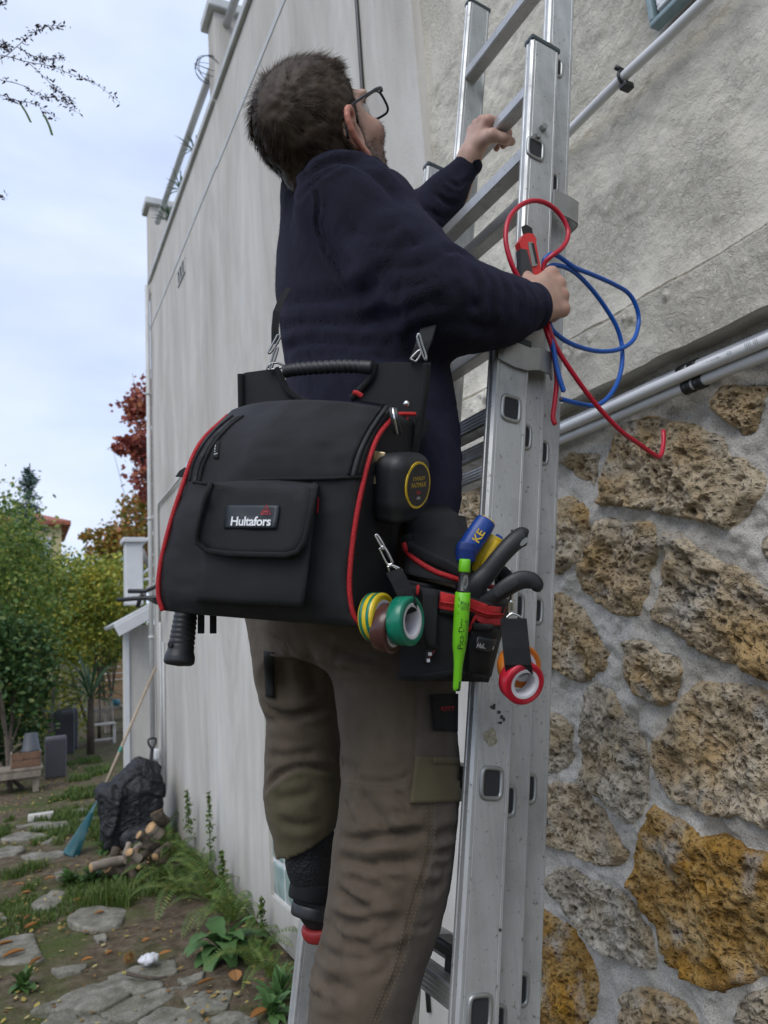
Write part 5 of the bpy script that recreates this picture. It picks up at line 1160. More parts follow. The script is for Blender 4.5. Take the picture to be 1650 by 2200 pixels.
def tapem(n, c): m = MN(n, .28, c, spec=.5); m.col(m.ramp(m.noise(40, 3), [(.3, tuple(x*.8 for x in c)), (.7, tuple(min(1, x*1.15) for x in c))])); m.bump(m.noise(60, 2), .15, .002); return m.m
M_TGREEN, M_TYEL, M_TBRN, M_TRED, M_TOR = tapem('green_tape', (.005, .17, .10)), tapem('yellow_tape', (.66, .48, .02)), tapem('brown_tape', (.075, .028, .022)), tapem('red_tape', (.46, .012, .03)), tapem('orange_tape', (.55, .16, .02))
an = MC[0]*.80-MC[2]*.52-MC[1]*.05; dR = .845
roll('tape_roll', 'yellow tape roll with green stripes hanging beside the bag corner', W(811, 1326, dR+.010), an-MC[1]*.02, .0285, .016, .019, M_TYEL, [(.12, .34), (.62, .84)], 'electrical tape rolls')
roll('tape_roll', 'glossy brown tape roll hanging between the striped and green ones', W(836, 1350, dR+.002), an*1.0+MC[1]*.12, .0285, .016, .019, M_TBRN, None, 'electrical tape rolls')
roll('tape_roll', 'glossy green tape roll hanging on a black strap', W(871, 1334, dR-.006), an, .0285, .0165, .019, M_TGREEN, None, 'electrical tape rolls')
fr = -MC[2]*.93+MC[0]*.30+MC[1]*.15
roll('tape_roll', 'red tape roll facing outward on the webbing loop by the ladder', W(1120, 1464, .845), fr, .0255, .0135, .018, M_TRED, None, 'electrical tape rolls')
roll('tape_roll', 'orange tape roll hanging behind the red one on webbing', W(1115, 1430, .872), fr*1.0-MC[1]*.25, .0255, .0135, .018, M_TOR, None, 'electrical tape rolls')
# strap and carabiner that carry the left rolls
hk = thing('carabiner_strap', 'chrome snap hook and short black strap carrying three tape rolls', 'strap', W(850, 1260, .86))
for pts in ([(175, 790), (190, 785), (235, 860), (225, 875)], [(205, 880), (235, 865), (290, 965), (270, 985), (250, 970)], [(262, 1000), (290, 990), (345, 1015), (350, 1035), (280, 1040)]):
    link_ring([W(x, y, .868) for x, y in Z3(pts)], .0019, M_CHROME, 'hook', hk)
V, F = ribbon([W(x, y, d) for (x, y), d in zip(Z3([(300, 1025), (335, 1085), (375, 1170), (405, 1260), (408, 1310)]), (.862, .852, .842, .838, .846))], .019, .002, MC[0]*.9-MC[1]*.35); put('webbing', V, F, M_BLKWEB, hk, False)
hk2 = thing('webbing_loop', 'wide black webbing loop with snap hook carrying red and orange tape', 'strap', W(1108, 1400, .86))
link_ring([W(x, y, .875) for x, y in Z3([(1065, 1340), (1100, 1315), (1150, 1335), (1150, 1365), (1070, 1370)])], .0019, M_CHROME, 'hook', hk2)
link_ring([W(x, y, .88) for x, y in Z3([(1085, 1235), (1100, 1240), (1100, 1310), (1080, 1305)])], .002, M_CHROME, 'hook', hk2)
V, F = ribbon([W(x, y, d) for (x, y), d in zip(Z3([(1110, 1350), (1118, 1440), (1128, 1550), (1140, 1660), (1150, 1720)]), (.866, .856, .842, .832, .838))], .031, .0025, MC[0]); put('webbing', V, F, M_BLKWEB, hk2, False)
# ------------------------------------------------------------------ tool pouch
po = thing('tool_pouch', 'black holster pouch with red trim holding pencil, knife and pliers', 'pouch', W(965, 1465, .92))
def pouch_body(P):
    d = None
    return d
pa = lambda x, y, d: W(x, y, d)
def loft4(front, back, name, mat, parent, n=10, bulge=.012, seed=1):
    """front/back: 4 photo corners (tl, tr, br, bl) with depth; closed bulging body"""
    f = [W(*c) for c in front]; b = [W(*c) for c in back]; R_v = []
    for j in range(n+1):
        v = j/n; lf, rf = f[0]*(1-v)+f[3]*v, f[1]*(1-v)+f[2]*v; lb2, rb2 = b[0]*(1-v)+b[3]*v, b[1]*(1-v)+b[2]*v; row = []
        for u in np.linspace(0, 1, n+1): row.append(lf*(1-u)+rf*u-MC[2]*bulge*(4*u*(1-u))**.6)
        for u in np.linspace(0, 1, 5)[1:]: row.append(rf*(1-u)+rb2*u)
        for u in np.linspace(0, 1, 5)[1:]: row.append(rb2*(1-u)+lb2*u)
        for u in np.linspace(0, 1, 5)[1:-1]: row.append(lb2*(1-u)+lf*u)
        R_v.append(row)
    G = np.array(R_v); m = G.shape[1]; G = G-MC[2]*(.0025*fbm(G.reshape(-1, 3)*26, 3, seed).reshape(G.shape[:2]))[..., None]; V = G.reshape(-1, 3)
    Fq = [(j*m+i, (j+1)*m+i, (j+1)*m+(i+1) % m, j*m+(i+1) % m) for j in range(n) for i in range(m)]+[tuple(range(m)), tuple(n*m+i for i in range(m))[::-1]]
    o = put(name, V, Fq, mat, parent); bv = BVHTree.FromPolygons([tuple(v) for v in V], [f_ for f_ in Fq])
    return o, bv
pb, PBV = loft4([(866, 1252, .90), (1086, 1300, .915), (1046, 1462, .925), (858, 1454, .905)], [(880, 1240, 1.0), (1100, 1290, .99), (1050, 1466, 1.0), (870, 1460, 1.0)], 'body', M_NYLON, po, 12, .014, 3)
up1, UBV = loft4([(874, 1150, .955), (1008, 1150, .965), (1010, 1260, .93), (868, 1230, .915)], [(900, 1090, 1.03), (1000, 1110, 1.03), (1030, 1260, 1.0), (880, 1240, 1.0)], 'upper_pocket', M_NYLON, po, 10, .02, 5)
tp2, TPV = loft4([(872, 1100, 1.0), (985, 1105, 1.0), (1008, 1160, .965), (874, 1160, .955)], [(880, 1080, 1.04), (960, 1085, 1.04), (1005, 1150, 1.03), (880, 1150, 1.03)], 'back_pocket', M_NYLON, po, 8, .014, 7)
MB().tube(on(UBV, Z3([(365, 835), (395, 905), (470, 965), (580, 1030), (680, 1065), (745, 1088)]), 40, .002, .93), .0034, 7).build('piping', M_PIPING, po)
MB().tube(on(UBV, Z3([(375, 790), (420, 870), (520, 930), (640, 985), (740, 1040)]), 40, .001, .94), .008, 7).build('binding', M_BLKWEB, po)
MB().tube([W(x, y, .93) for x, y in spline(Z3([(820, 1105), (930, 1130), (1050, 1140)]), 14)], .003, 7).build('piping', M_PIPING, po)
sheet(PBV, Z3([(618, 1165), (720, 1190), (830, 1215), (940, 1255), (1060, 1270), (1035, 1345), (930, 1345), (820, 1300), (700, 1300), (603, 1278)]), 0, .003, 'red_band', M_REDTAPE, po, .003, .905)
MB().tube(on(PBV, Z3([(615, 1235), (720, 1250), (820, 1275), (930, 1315), (1045, 1320)]), 30, .0085, .905), .0012, 5).build('band_stitch', M_PIPING, po)
sheet(PBV, Z3([(830, 1300), (930, 1345), (1035, 1345), (1020, 1395), (900, 1390), (860, 1360)]), 0, .002, 'red_lining', plain('red_lining', (.45, .03, .035), .8), po, .002, .905)
fp1, FP1 = sheet(PBV, Z3([(840, 1400), (930, 1410), (1035, 1400), (1005, 1560), (960, 1740), (800, 1740), (805, 1500)]), 0, .008, 'front_sleeve', M_NYLON, po, .002, .91)
MB().tube(np.array([FP1[0], FP1[1], FP1[2]])+out_*.001, .005, 6).build('binding', M_BLKWEB, po)
lb2_, LT = sheet(PBV, Z3([(845, 1560), (868, 1470), (1000, 1490), (970, 1575)]), 0, .0012, 'label', M_BADGE, po, .017, .91)
lx = LT[2]-LT[1]; lettering('lettering', 'Hultafors', .0088, LT.mean(0)-(LT[1]-LT[0])*.1+out_*.0035, lx, LT[1]-LT[0], M_LETTER, lb2_, True); lc_ = LT.mean(0)+lx*.33+(LT[1]-LT[0])*.22+out_*.0036
MB().add([lc_-lx*.09-MC[1]*-.002, lc_+lx*.07+MC[1]*.001, lc_+lx*.07-MC[1]*.006], [(0, 1, 2)]).build('emblem', M_REDL, lb2_, False)
for L_ in ([(610, 1290), (720, 1310), (840, 1310)], [(350, 1100), (480, 1130), (600, 1140)], [(335, 1740), (520, 1745), (700, 1720), (930, 1755)]):
    MB().tube(on(PBV, Z3(L_), 20, .001, .905), .005, 6).build('binding', M_BLKWEB, po)
for L_ in ([(468, 1100), (462, 1185)], [(850, 1335), (805, 1435)]): MB().tube(on(PBV, Z3(L_), 8, .004, .905), .0022, 6).build('red_bartack', M_REDTAPE, po)
sl, SLT = sheet(PBV, Z3([(500, 1150), (600, 1160), (590, 1560), (530, 1540), (500, 1400)]), 0, .010, 'pen_sleeve', M_NYLON, po, .003, .905)
tg2, T2 = sheet(None, Z3([(505, 1640), (520, 1570), (555, 1530), (600, 1530), (570, 1590), (520, 1645)]), 0, .001, 'label_tab', M_BADGE, po, 0, .895)
MB().box(T2.mean(0)+out_*.002, .004, .002, .004).box(T2.mean(0)+out_*.002+MC[1]*.008-MC[0]*.002, .0035, .002, .004).build('label_print', M_LETTER, tg2, False)
MB().tube([W(x, y, .895) for x, y in Z3([(520, 1640), (560, 1590), (590, 1540)])], .0012, 5).build('label_edge', M_REDL, tg2)
MB().tube([W(x, y, .955) for x, y in spline(Z3([(1040, 1010), (1080, 1015), (1098, 1060), (1098, 1180), (1090, 1240)]), 20)], .0026, 8).build('belt_clip', M_CHROME, po)
MB().tube([W(x, y, .945) for x, y in spline(Z3([(960, 1040), (1010, 1030), (1050, 1060), (1050, 1120), (1000, 1140)]), 20)], .010, 10).build('tool_loop', M_BLKWEB, po)
# pencil
pe = thing('marking_pencil', 'bright green and black deep-hole marking pencil in the pouch', 'pencil', W(981, 1486, .88))
M_LIME = plain('lime_plastic', (.16, .52, .015), .35, var=.08); pt, pbm = W(999, 1201, .880), W(981, 1485, .878); ax_p = pbm-pt; Lq = np.linalg.norm(ax_p)
def seg_lathe(name, prof, mat): V, F = lathe_vf([(r, t*Lq) for r, t in prof], pt, ax_p, 22); return put(name, V, F, mat, pe)
seg_lathe('cap', [(1e-5, 0), (.0058, .0), (.0064, .006), (.0070, .012), (.0072, .09), (.0068, .098), (1e-5, .098)], M_LIME)
seg_lathe('neck', [(.0064, .098), (.0064, .23), (.0078, .235), (.0078, .25), (1e-5, .25)], M_BLACKPL)
pbod = seg_lathe('barrel', [(1e-5, .25), (.0082, .25), (.0093, .256), (.0095, .40), (.0092, .58), (.0086, .66), (.0070, .72), (.0055, .80), (.0049, .97), (.0042, .995), (1e-5, 1.0)], M_LIME)
pn_ = (-MC[2]+MC[0]*.25); pn_ = pn_-ax_p*(pn_ @ ax_p)/(Lq*Lq); pn_ /= np.linalg.norm(pn_); py_ = np.cross(pn_, -ax_p/Lq)
lettering('lettering', 'Pica', .0075, pt+ax_p*.33+pn_*.0097, py_ if py_ @ MC[0] > 0 else -py_, -ax_p, M_LABEL, pbod)
lettering('lettering', 'Pica-Dry', .0105, pt+ax_p*.56+pn_*.0097-MC[0]*.002, -ax_p, -(py_ if py_ @ MC[0] > 0 else -py_), M_LABEL, pbod)
lettering('lettering', 'Longlife Automatic Pencil', .0034, pt+ax_p*.56+pn_*.0095+MC[0]*.004, -ax_p, -(py_ if py_ @ MC[0] > 0 else -py_), M_LABEL, pbod)
lettering('lettering', '|||||||', .006, pt+ax_p*.36+pn_*.0097, py_ if py_ @ MC[0] > 0 else -py_, -ax_p, M_LABEL, pbod)
disc(pt+ax_p*.17+pn_*.0062, pn_, ax_p, .0085, .0035, .0006, 'badge', M_STEEL, pe, 20)
lettering('lettering', 'Pica', .0052, pt+ax_p*.17+pn_*.0072, -ax_p, -(py_ if py_ @ MC[0] > 0 else -py_), M_LABEL, pe)
for k in range(3): MB().box(pt+ax_p*(.295+.05*k)+pn_*.0072-MC[0]*.0062, .003, .003, .0032).build('grip_rib', M_LIME, pe, False)
MB().box(pt+ax_p*.955+pn_*.0042, .004, .0012, .012, axes(ax_p, MC[0])).build('sharpener', M_LABEL, pe, False)
# blue cutter, yellow tool, pliers
M_BLUE = plain('blue_plastic', (.006, .045, .24), .4)
def bar(P, Rs, name, mat, parent, flat=1.0, seg=18, n=26):
    """rounded tapered bar through points; flattened across the view direction"""
    P = spline(P, n); Rs = np.interp(np.linspace(0, 1, n), np.linspace(0, 1, len(Rs)), Rs); V, F = tube_vf(P, Rs, seg); c = np.repeat(P, seg, 0); d = V-c
    V = c+d-(d @ MC[2])[:, None]*MC[2]*(1-flat); return put(name, V, F, mat, parent)
kc = thing('blue_cutter', 'blue cutter handle with yellow end sticking out of the pouch', 'cutter', W(975, 1250, .95))
P = [W(x, y, d) for (x, y), d in zip(Z3([(722, 1010), (800, 880), (880, 760), (925, 690)]), (.945, .945, .95, .955))]; bar(P, [.012, .0145, .0148, .0135], 'handle', M_BLUE, kc, .75)
bar([W(x, y, .955) for x, y in Z3([(905, 722), (925, 690), (938, 668)])], [.0138, .0135, .0085], 'end_cap', M_YEL, kc, .75)
bar([W(x, y, .928) for x, y in Z3([(785, 960), (790, 880), (798, 835)])], [.0125, .0135, .0115], 'clip', plain('dark_blue_plastic', (.006, .028, .16), .4), kc, .6)
e_ = P[-1]-P[0]; lettering('lettering', 'KE', .015, (P[2]*.75+P[1]*.25)-MC[2]*.0118+MC[0]*.0015, e_, np.cross(e_, MC[2]), M_YEL, kc, True)
yt = thing('yellow_stripper', 'yellow wire stripper standing behind the blue cutter', 'stripper', W(1030, 1260, .96))
bar([W(x, y, .965) for x, y in Z3([(860, 1040), (915, 930), (960, 840), (985, 790)])], [.009, .013, .0145, .012], 'handle', M_YEL, yt, .8)
bar([W(x, y, .955) for x, y in Z3([(900, 1000), (945, 920), (1000, 830)])], [.0045, .006, .006], 'lever', M_YEL, yt); bar([W(x, y, .97) for x, y in Z3([(985, 800), (1010, 815), (1018, 840)])], [.006, .006, .005], 'tip', M_BLUE, yt)
pl_ = thing('pliers', 'black handled pliers spread open in the pouch by the ladder', 'pliers', W(1050, 1300, .93))
h1 = [W(x, y, d) for (x, y), d in zip(Z3([(845, 1200), (860, 1125), (935, 1040), (1020, 930), (1110, 835), (1170, 795), (1200, 800)]), (.925, .92, .92, .92, .925, .93, .93))]; bar(h1, [.016, .014, .0125, .0115, .012, .013, .009], 'handle', M_RUBBER, pl_, .8)
h2 = [W(x, y, d) for (x, y), d in zip(Z3([(900, 1245), (960, 1215), (1060, 1140), (1150, 1090), (1225, 1090), (1262, 1125), (1250, 1150)]), (.915, .91, .905, .905, .905, .905, .907))]; bar(h2, [.009, .010, .0115, .012, .011, .010, .006], 'handle', M_RUBBER, pl_, .55)
bar([W(x, y, .893) for x, y in Z3([(985, 1195), (1070, 1135), (1140, 1100)])], [.004, .006, .004], 'handle_recess', M_DARK, pl_, .4); disc(W(*Z3([(1182, 828)])[0], .917), -MC[2], MC[0]-MC[1], .007, .003, .001, 'hang_hole', M_STEEL, pl_, 18)
bar([W(x, y, .93) for x, y in Z3([(850, 1130), (880, 1230), (900, 1330)])], [.013, .014, .012], 'joint', M_RUBBER, pl_, .6)
# ------------------------------------------------------------------ knife and wires in the right hand
kn = thing('snap_off_knife', 'red and black snap-off knife held upright in the right hand', 'knife', W(1140, 640, 1.16))
Z8 = lambda L: [(1060+x*.25, 400+y*.25) for x, y in L]
ky = .872
def kpoly(L_, y, th, name, mat):
    O = Z8(L_); m = len(O); T = np.array([WY(px, py, y) for px, py in O]); B = T+np.array([0, th, 0]); return put(name, np.vstack([T, B]), [tuple(range(m))[::-1], tuple(range(m, 2*m))]+[(j, (j+1) % m, m+(j+1) % m, m+j) for j in range(m)], mat, kn, False)
M_KRED = plain('knife_red', (.58, .03, .03), .4); M_KDK = plain('knife_dark_grip', (.035, .037, .042), .5)
kpoly([(222, 480), (238, 455), (262, 412), (300, 402), (345, 410), (372, 455), (368, 490), (400, 660), (420, 760), (330, 760), (300, 680), (240, 540)], ky, .012, 'body', M_KRED)
kpoly([(232, 535), (290, 545), (345, 760), (240, 770)], ky-.003, .012, 'grip', M_KDK)
kpoly([(247, 345), (283, 328), (332, 360), (342, 418), (262, 418), (252, 380)], ky+.004, .002, 'blade', M_LABEL)
kpoly([(300, 480), (340, 480), (378, 680), (335, 690)], ky-.002, .003, 'blade_slot', M_STEEL)
kpoly([(330, 488), (348, 488), (384, 660), (368, 664)], ky-.003, .003, 'rack', M_DARK)
M_WRED = plain('red_wire_sheath', (.46, .008, .03), .32, var=.08); M_WBLU = plain('blue_wire_sheath', (.004, .09, .42), .32, var=.08); M_CU = plain('copper_end', (.5, .25, .12), .3, 1.0)
def wire(name, label, L_, ys, mat, r=.0042):
    P = [WY(px, py, y) for (px, py), y in zip(Z8(L_), ys)]; P = spline(P, 130); t = thing(name, label, 'wire', P[0], 'cut wires in the hand'); MB().tube(P, r, 10).build('sheath', mat, t)
    for a, b in ((P[0], P[1]), (P[-1], P[-2])): d = (a-b)/np.linalg.norm(a-b); MB().tube([a, a+d*.0012], r*.55, 8).build('conductor', M_CU, t)
    return t
wire('red_wire', 'red wire looping above the hand over the ladder stile', [(530, 2050), (512, 1980), (530, 1830), (545, 1640), (515, 1430), (470, 1290), (430, 1180), (330, 960), (205, 770), (140, 620), (105, 450), (130, 290), (220, 175), (340, 125), (460, 150), (570, 240), (640, 370), (630, 470), (570, 550), (500, 600), (430, 690), (440, 900), (460, 1150), (530, 1360), (650, 1560), (860, 1850), (1080, 2090), (1250, 2215), (1400, 2320), (1440, 2310), (1462, 2200), (1460, 2100)],
     [.90, .90, .895, .89, .885, .88, .885, .875, .868, .865, .865, .865, .868, .868, .868, .87, .87, .868, .868, .872, .885, .89, .88, .88, .88, .885, .89, .895, .90, .905, .91, .915], M_WRED)
wire('blue_wire', 'long blue wire looping out right of the hand to a cut end', [(480, 1180), (520, 1250), (640, 1340), (800, 1400), (960, 1420), (1110, 1390), (1210, 1310), (1248, 1170), (1230, 1040), (1160, 920), (1030, 840), (850, 760), (700, 700), (600, 630), (540, 592), (490, 588), (440, 630), (430, 700)],
     [.88, .885, .89, .90, .91, .92, .925, .93, .925, .92, .91, .90, .89, .885, .88, .88, .885, .89], M_WBLU)
wire('blue_wire', 'second blue wire arching down behind the red one to a lower cut end', [(470, 700), (520, 680), (610, 695), (710, 750), (840, 880), (960, 1040), (1060, 1210), (1105, 1380), (1100, 1560), (1050, 1720), (960, 1840), (860, 1885), (740, 1870), (580, 1830)],
     [.885, .885, .89, .90, .91, .92, .925, .93, .925, .92, .915, .91, .905, .90], M_WBLU)
wire('blue_wire', 'short straight blue wire end hanging below the hand', [(470, 1160), (488, 1230), (520, 1420), (560, 1620), (605, 1765)], [.885, .882, .88, .88, .88], M_WBLU)
# ================================================================== GARDEN
def m_ground():
    m = MN('garden_soil', .97, (.1, .08, .05), spec=.1)
    n = m.noise(1.6, 6, rough=.65); n2 = m.noise(14, 6, rough=.7); n3 = m.noise(90, 5)
    c = m.ramp(n2, [(.3, (.055, .042, .028)), (.5, (.115, .09, .062)), (.7, (.18, .15, .11))])
    c = m.mix(m.ramp(n, [(.46, 0.), (.62, .8)]), c, m.ramp(n3, [(.3, (.04, .062, .014)), (.7, (.09, .125, .03))]))
    m.col(c); m.bump(m.math('ADD', n2, m.math('MULTIPLY', n3, .5)), .9, .02); return m.m
gx = np.r_[np.array([-900, -300, -100, -40, -20, -10, -6]), np.linspace(-4, 1.6, 90), np.array([4, 10, 30, 100, 300, 900])]; gy = np.r_[np.array([-200, -40, -10, -4]), np.linspace(-2, 16, 190), np.array([20, 30, 50, 100, 300, 1500])]
X, Y = np.meshgrid(gx, gy, indexing='ij'); P2 = np.stack([X, Y, X*0], -1); inn = (np.abs(X) < 5)*(Y > -3)*(Y < 17)
Zg = (.022*fbm(P2*1.3, 3, 2)+.010*fbm(P2*6, 2, 3))*inn-.012
def gz(x, y): q = np.array([[x, y, 0]]); return float(.022*fbm(q*1.3, 3, 2)[0]+.010*fbm(q*6, 2, 3)[0]-.012)
V = np.stack([X, Y, Zg], -1).reshape(-1, 3); a, b = len(gx), len(gy); i, j = np.meshgrid(np.arange(a-1), np.arange(b-1), indexing='ij'); k = (i*b+j).ravel()
ground = put('ground', V, np.stack([k, k+b, k+b+1, k+1], 1), m_ground()); tag(ground, kind='structure')
# ---------------------------------------------------------------- paving and stepping stones
def m_flag():
    m = MN('worn_paving_stone', .95, (.3, .29, .26), spec=.15); n = m.noise(9, 7, rough=.7)
    c = m.ramp(n, [(.28, (.10, .094, .072)), (.48, (.21, .20, .165)), (.7, (.33, .315, .27))]); c = m.mix(m.ramp(m.noise(5, 5), [(.52, 0.), (.68, .6)]), c, (.075, .085, .04))
    c = m.mix(m.ramp(m.noise(120, 4), [(.34, .6), (.46, 0.)]), c, (.06, .055, .045)); m.col(c); m.bump(m.math('ADD', m.noise(30, 6, rough=.7), m.math('MULTIPLY', m.noise(160, 3), .4)), .9, .012); return m.m
M_FLAG = m_flag()
C3 = lambda L: [(x*.3879, 1850+y*.3879) for x, y in L]; C2 = lambda L: [(x*.2545, 1400+y*.2545) for x, y in L]
FLAGS = [C3(q) for q in ([(230,785),(440,690),(600,640),(690,650),(600,705),(400,775),(260,800)], [(410,785),(620,700),(700,685),(690,735),(560,800),(470,805)], [(605,800),(820,695),(1000,685),(900,745),(760,830),(660,850)], [(250,880),(330,815),(405,815),(415,880),(380,930),(240,930)],
 [(430,860),(520,825),(610,860),(650,900),(520,935),(430,920)], [(800,860),(900,800),(1050,805),(1110,880),(960,940),(850,935)], [(695,665),(860,658),(880,680),(760,715),(705,705)], [(640,605),(760,565),(930,535),(945,590),(820,635),(660,640)], [(1035,725),(1100,705),(1260,700),(1230,780),(1080,800)], [(1000,645),(1120,605),(1110,640),(1030,670)], [(1130,865),(1250,810),(1400,840),(1380,940),(1180,940)],
 [(380,310),(450,262),(560,250),(690,260),(665,335),(600,362),(500,372),(410,342)], [(290,592),(400,570),(480,560),(445,600),(330,622)], [(-60,470),(60,420),(180,395),(200,470),(240,540),(150,545),(-60,560)], [(180,222),(230,180),(290,155),(360,150),(330,220),(260,250),(190,245)], [(520,402),(580,385),(590,420),(540,430)], [(-40,270),(20,275),(35,310),(-40,325)])]
FLAGS += [C2(q) for q in ([(190,1720),(300,1690),(540,1680),(560,1702),(450,1732),(230,1742)], [(-60,1690),(60,1640),(180,1640),(200,1665),(120,1710),(-60,1732)], [(20,1560),(180,1510),(330,1520),(400,1540),(200,1580),(40,1587)], [(130,1470),(300,1430),(560,1425),(560,1460),(400,1490),(200,1492)], [(600,1330),(700,1300),(760,1320),(740,1350),(640,1356)], [(340,1590),(440,1545),(520,1540),(480,1570),(380,1602)], [(650,1400),(760,1375),(830,1385),(780,1415),(680,1421)], [(460,1830),(520,1810),(560,1850),(480,1882)])]
flag_xy = []
for s_i, px in enumerate(FLAGS):
    O = np.array([WZ(x, y, .02)[:2] for x, y in px]); O = np.vstack([O, O[:1]]); L_ = np.r_[0, np.cumsum(np.linalg.norm(np.diff(O, axis=0), axis=1))]; N_ = 48; t = np.linspace(0, L_[-1], N_, endpoint=False)
    O = np.stack([np.interp(t, L_, O[:, 0]), np.interp(t, L_, O[:, 1])], -1); O = .5*O+.25*(np.roll(O, 1, 0)+np.roll(O, -1, 0)); c = O.mean(0); O = c+(O-c)*(1.30 if s_i < 11 else 1.10); flag_xy.append((O, c)); R3 = []
    for kk, (sc, h) in enumerate(((1.0, -.05), (1.0, .000), (.985, .005), (.95, .008), (.8, .009), (.55, .009), (.3, .009), (.02, .009))):
        q = c+(O-c)*sc; hh = h+(.007*fbm(np.stack([q[:, 0]*14, q[:, 1]*14, q[:, 0]*0+s_i], -1), 3, s_i) if kk > 0 else np.zeros(N_)); R3.append(np.stack([q[:, 0], q[:, 1], hh+gz(*c)+.006], -1))
    F = [(r*N_+j, r*N_+(j+1) % N_, (r+1)*N_+(j+1) % N_, (r+1)*N_+j) for r in range(7) for j in range(N_)]; put('paving_stone', np.concatenate(R3), F, M_FLAG, ground)
def in_flag(x, y):
    for O, c in flag_xy:
        if abs(x-c[0]) > .6 or abs(y-c[1]) > .8: continue
        a = O; b = np.roll(O, -1, 0); cr = ((a[:, 1] > y) != (b[:, 1] > y)) & (x < (b[:, 0]-a[:, 0])*(y-a[:, 1])/(b[:, 1]-a[:, 1]+1e-12)+a[:, 0])
        if cr.sum() % 2: return True
    return False
# ---------------------------------------------------------------- leaves and grass tools
def m_leaf(name, cols, rough=.5, trans=.25):
    m = MN(name, rough, cols[0], spec=.35); r = m.n('NewGeometry', 'Random Per Island'); n = m.noise(1.1, 3)
    f = m.math('ADD', m.math('MULTIPLY', r, .6), m.math('MULTIPLY', n, .45)); m.col(m.ramp(f, [(.12+.8*i/(max(1, len(cols)-1)), c) for i, c in enumerate(cols)])); m.set(m.b, 'Transmission Weight', 0.0)
    tr_ = m.t.nodes.new('ShaderNodeBsdfTranslucent'); mx_ = m.t.nodes.new('ShaderNodeMixShader'); mx_.inputs[0].default_value = trans; o = m.t.nodes['Material Output']
    m.t.links.new(m.b.inputs['Base Color'].links[0].from_socket, tr_.inputs[0]); m.t.links.new(m.b.outputs[0], mx_.inputs[1]); m.t.links.new(tr_.outputs[0], mx_.inputs[2]); m.t.links.new(mx_.outputs[0], o.inputs['Surface']); return m.m
M_GRASS = m_leaf('grass_blades', [(.028, .062, .010), (.06, .115, .018), (.11, .165, .03), (.15, .16, .05)])
M_FERN = m_leaf('fern_green', [(0.040, 0.092, 0.017), (0.092, 0.161, 0.029), (0.184, 0.207, 0.046)])
M_WEED = m_leaf('weed_green', [(0.046, 0.115, 0.034), (0.081, 0.172, 0.052), (0.127, 0.218, 0.081)])
M_HEDGE = m_leaf('hedge_leaf', [(0.043, 0.102, 0.022), (0.094, 0.181, 0.036), (0.203, 0.275, 0.058), (0.464, 0.406, 0.065)])
M_HEDGED = m_leaf('dark_hedge_leaf', [(0.020, 0.059, 0.020), (0.042, 0.098, 0.028), (0.077, 0.147, 0.039), (0.196, 0.210, 0.056)])
M_HEDGEY = m_leaf('yellowing_leaf', [(0.054, 0.115, 0.020), (0.176, 0.243, 0.041), (0.378, 0.378, 0.061), (0.621, 0.486, 0.054)])
M_MAPLE = m_leaf('red_maple_leaf', [(0.145, 0.036, 0.041), (0.275, 0.065, 0.058), (0.406, 0.123, 0.080), (0.493, 0.217, 0.087)])
M_AUT = m_leaf('autumn_leaf_mix', [(0.084, 0.133, 0.028), (0.196, 0.210, 0.042), (0.420, 0.210, 0.049), (0.392, 0.112, 0.063)])
M_CONIF = m_leaf('blue_spruce_needles', [(0.042, 0.084, 0.070), (0.084, 0.140, 0.119), (0.140, 0.210, 0.182)])
M_BARK = plain('bark', (.075, .058, .042), .95, var=.45, scale=35, bump=.8); M_DRYLEAF = m_leaf('dry_leaf', [(.20, .075, .022), (.32, .14, .04), (.42, .24, .10)], .7, .15); M_LITTER = m_leaf('leaf_litter', [(.10, .05, .022), (.22, .12, .04), (.38, .30, .07), (.45, .40, .24)], .7, .15)
def cards(C, size, rs, up=.3, curl=.25, elong=1.6):
    """leaf-shaped folded cards (6 verts, 4 tris) at centres C"""
    n = len(C); d = rs.normal(0, 1, (n, 3)); d[:, 2] = d[:, 2]*.7-.2; d /= np.linalg.norm(d, axis=1)[:, None]; nn = rs.normal(0, 1, (n, 3))+np.array([0, 0, up*3]); s = np.cross(d, nn); s /= np.linalg.norm(s, axis=1)[:, None]+1e-9; nn = np.cross(s, d)
    L_ = (size*rs.uniform(.6, 1.3, n))[:, None]; Wd = L_/elong
    V = np.stack([C-d*L_*.5, C-d*L_*.1+s*Wd*.5-nn*L_*curl*.3, C+d*L_*.2+s*Wd*.36-nn*L_*curl*.35, C+d*L_*.55-nn*L_*curl*.5, C+d*L_*.2-s*Wd*.36-nn*L_*curl*.35, C-d*L_*.1-s*Wd*.5-nn*L_*curl*.3], 1)
    b = (np.arange(n)*6)[:, None]; return V.reshape(-1, 3), np.concatenate([b+np.array([0, 1, 2, 3]), b+np.array([0, 3, 4, 5])])
def clumpy(n, ells, rs, hollow=.55, clump=26, spread=.16):
    """points in the outer shells of ellipsoids, gathered in clumps"""
    o = []
    for (c, r), wt in ells:
        m = max(1, int(n*wt)); q = rs.normal(0, 1, (max(1, m//clump), 3)); q /= np.linalg.norm(q, axis=1)[:, None]; q *= rs.uniform(hollow, 1.05, (len(q), 1)); cc = np.asarray(c)+q*np.asarray(r)
        p = np.repeat(cc, clump, 0)+rs.normal(0, 1, (len(cc)*clump, 3))*np.asarray(r)*spread; o.append(p)
    return np.concatenate(o)
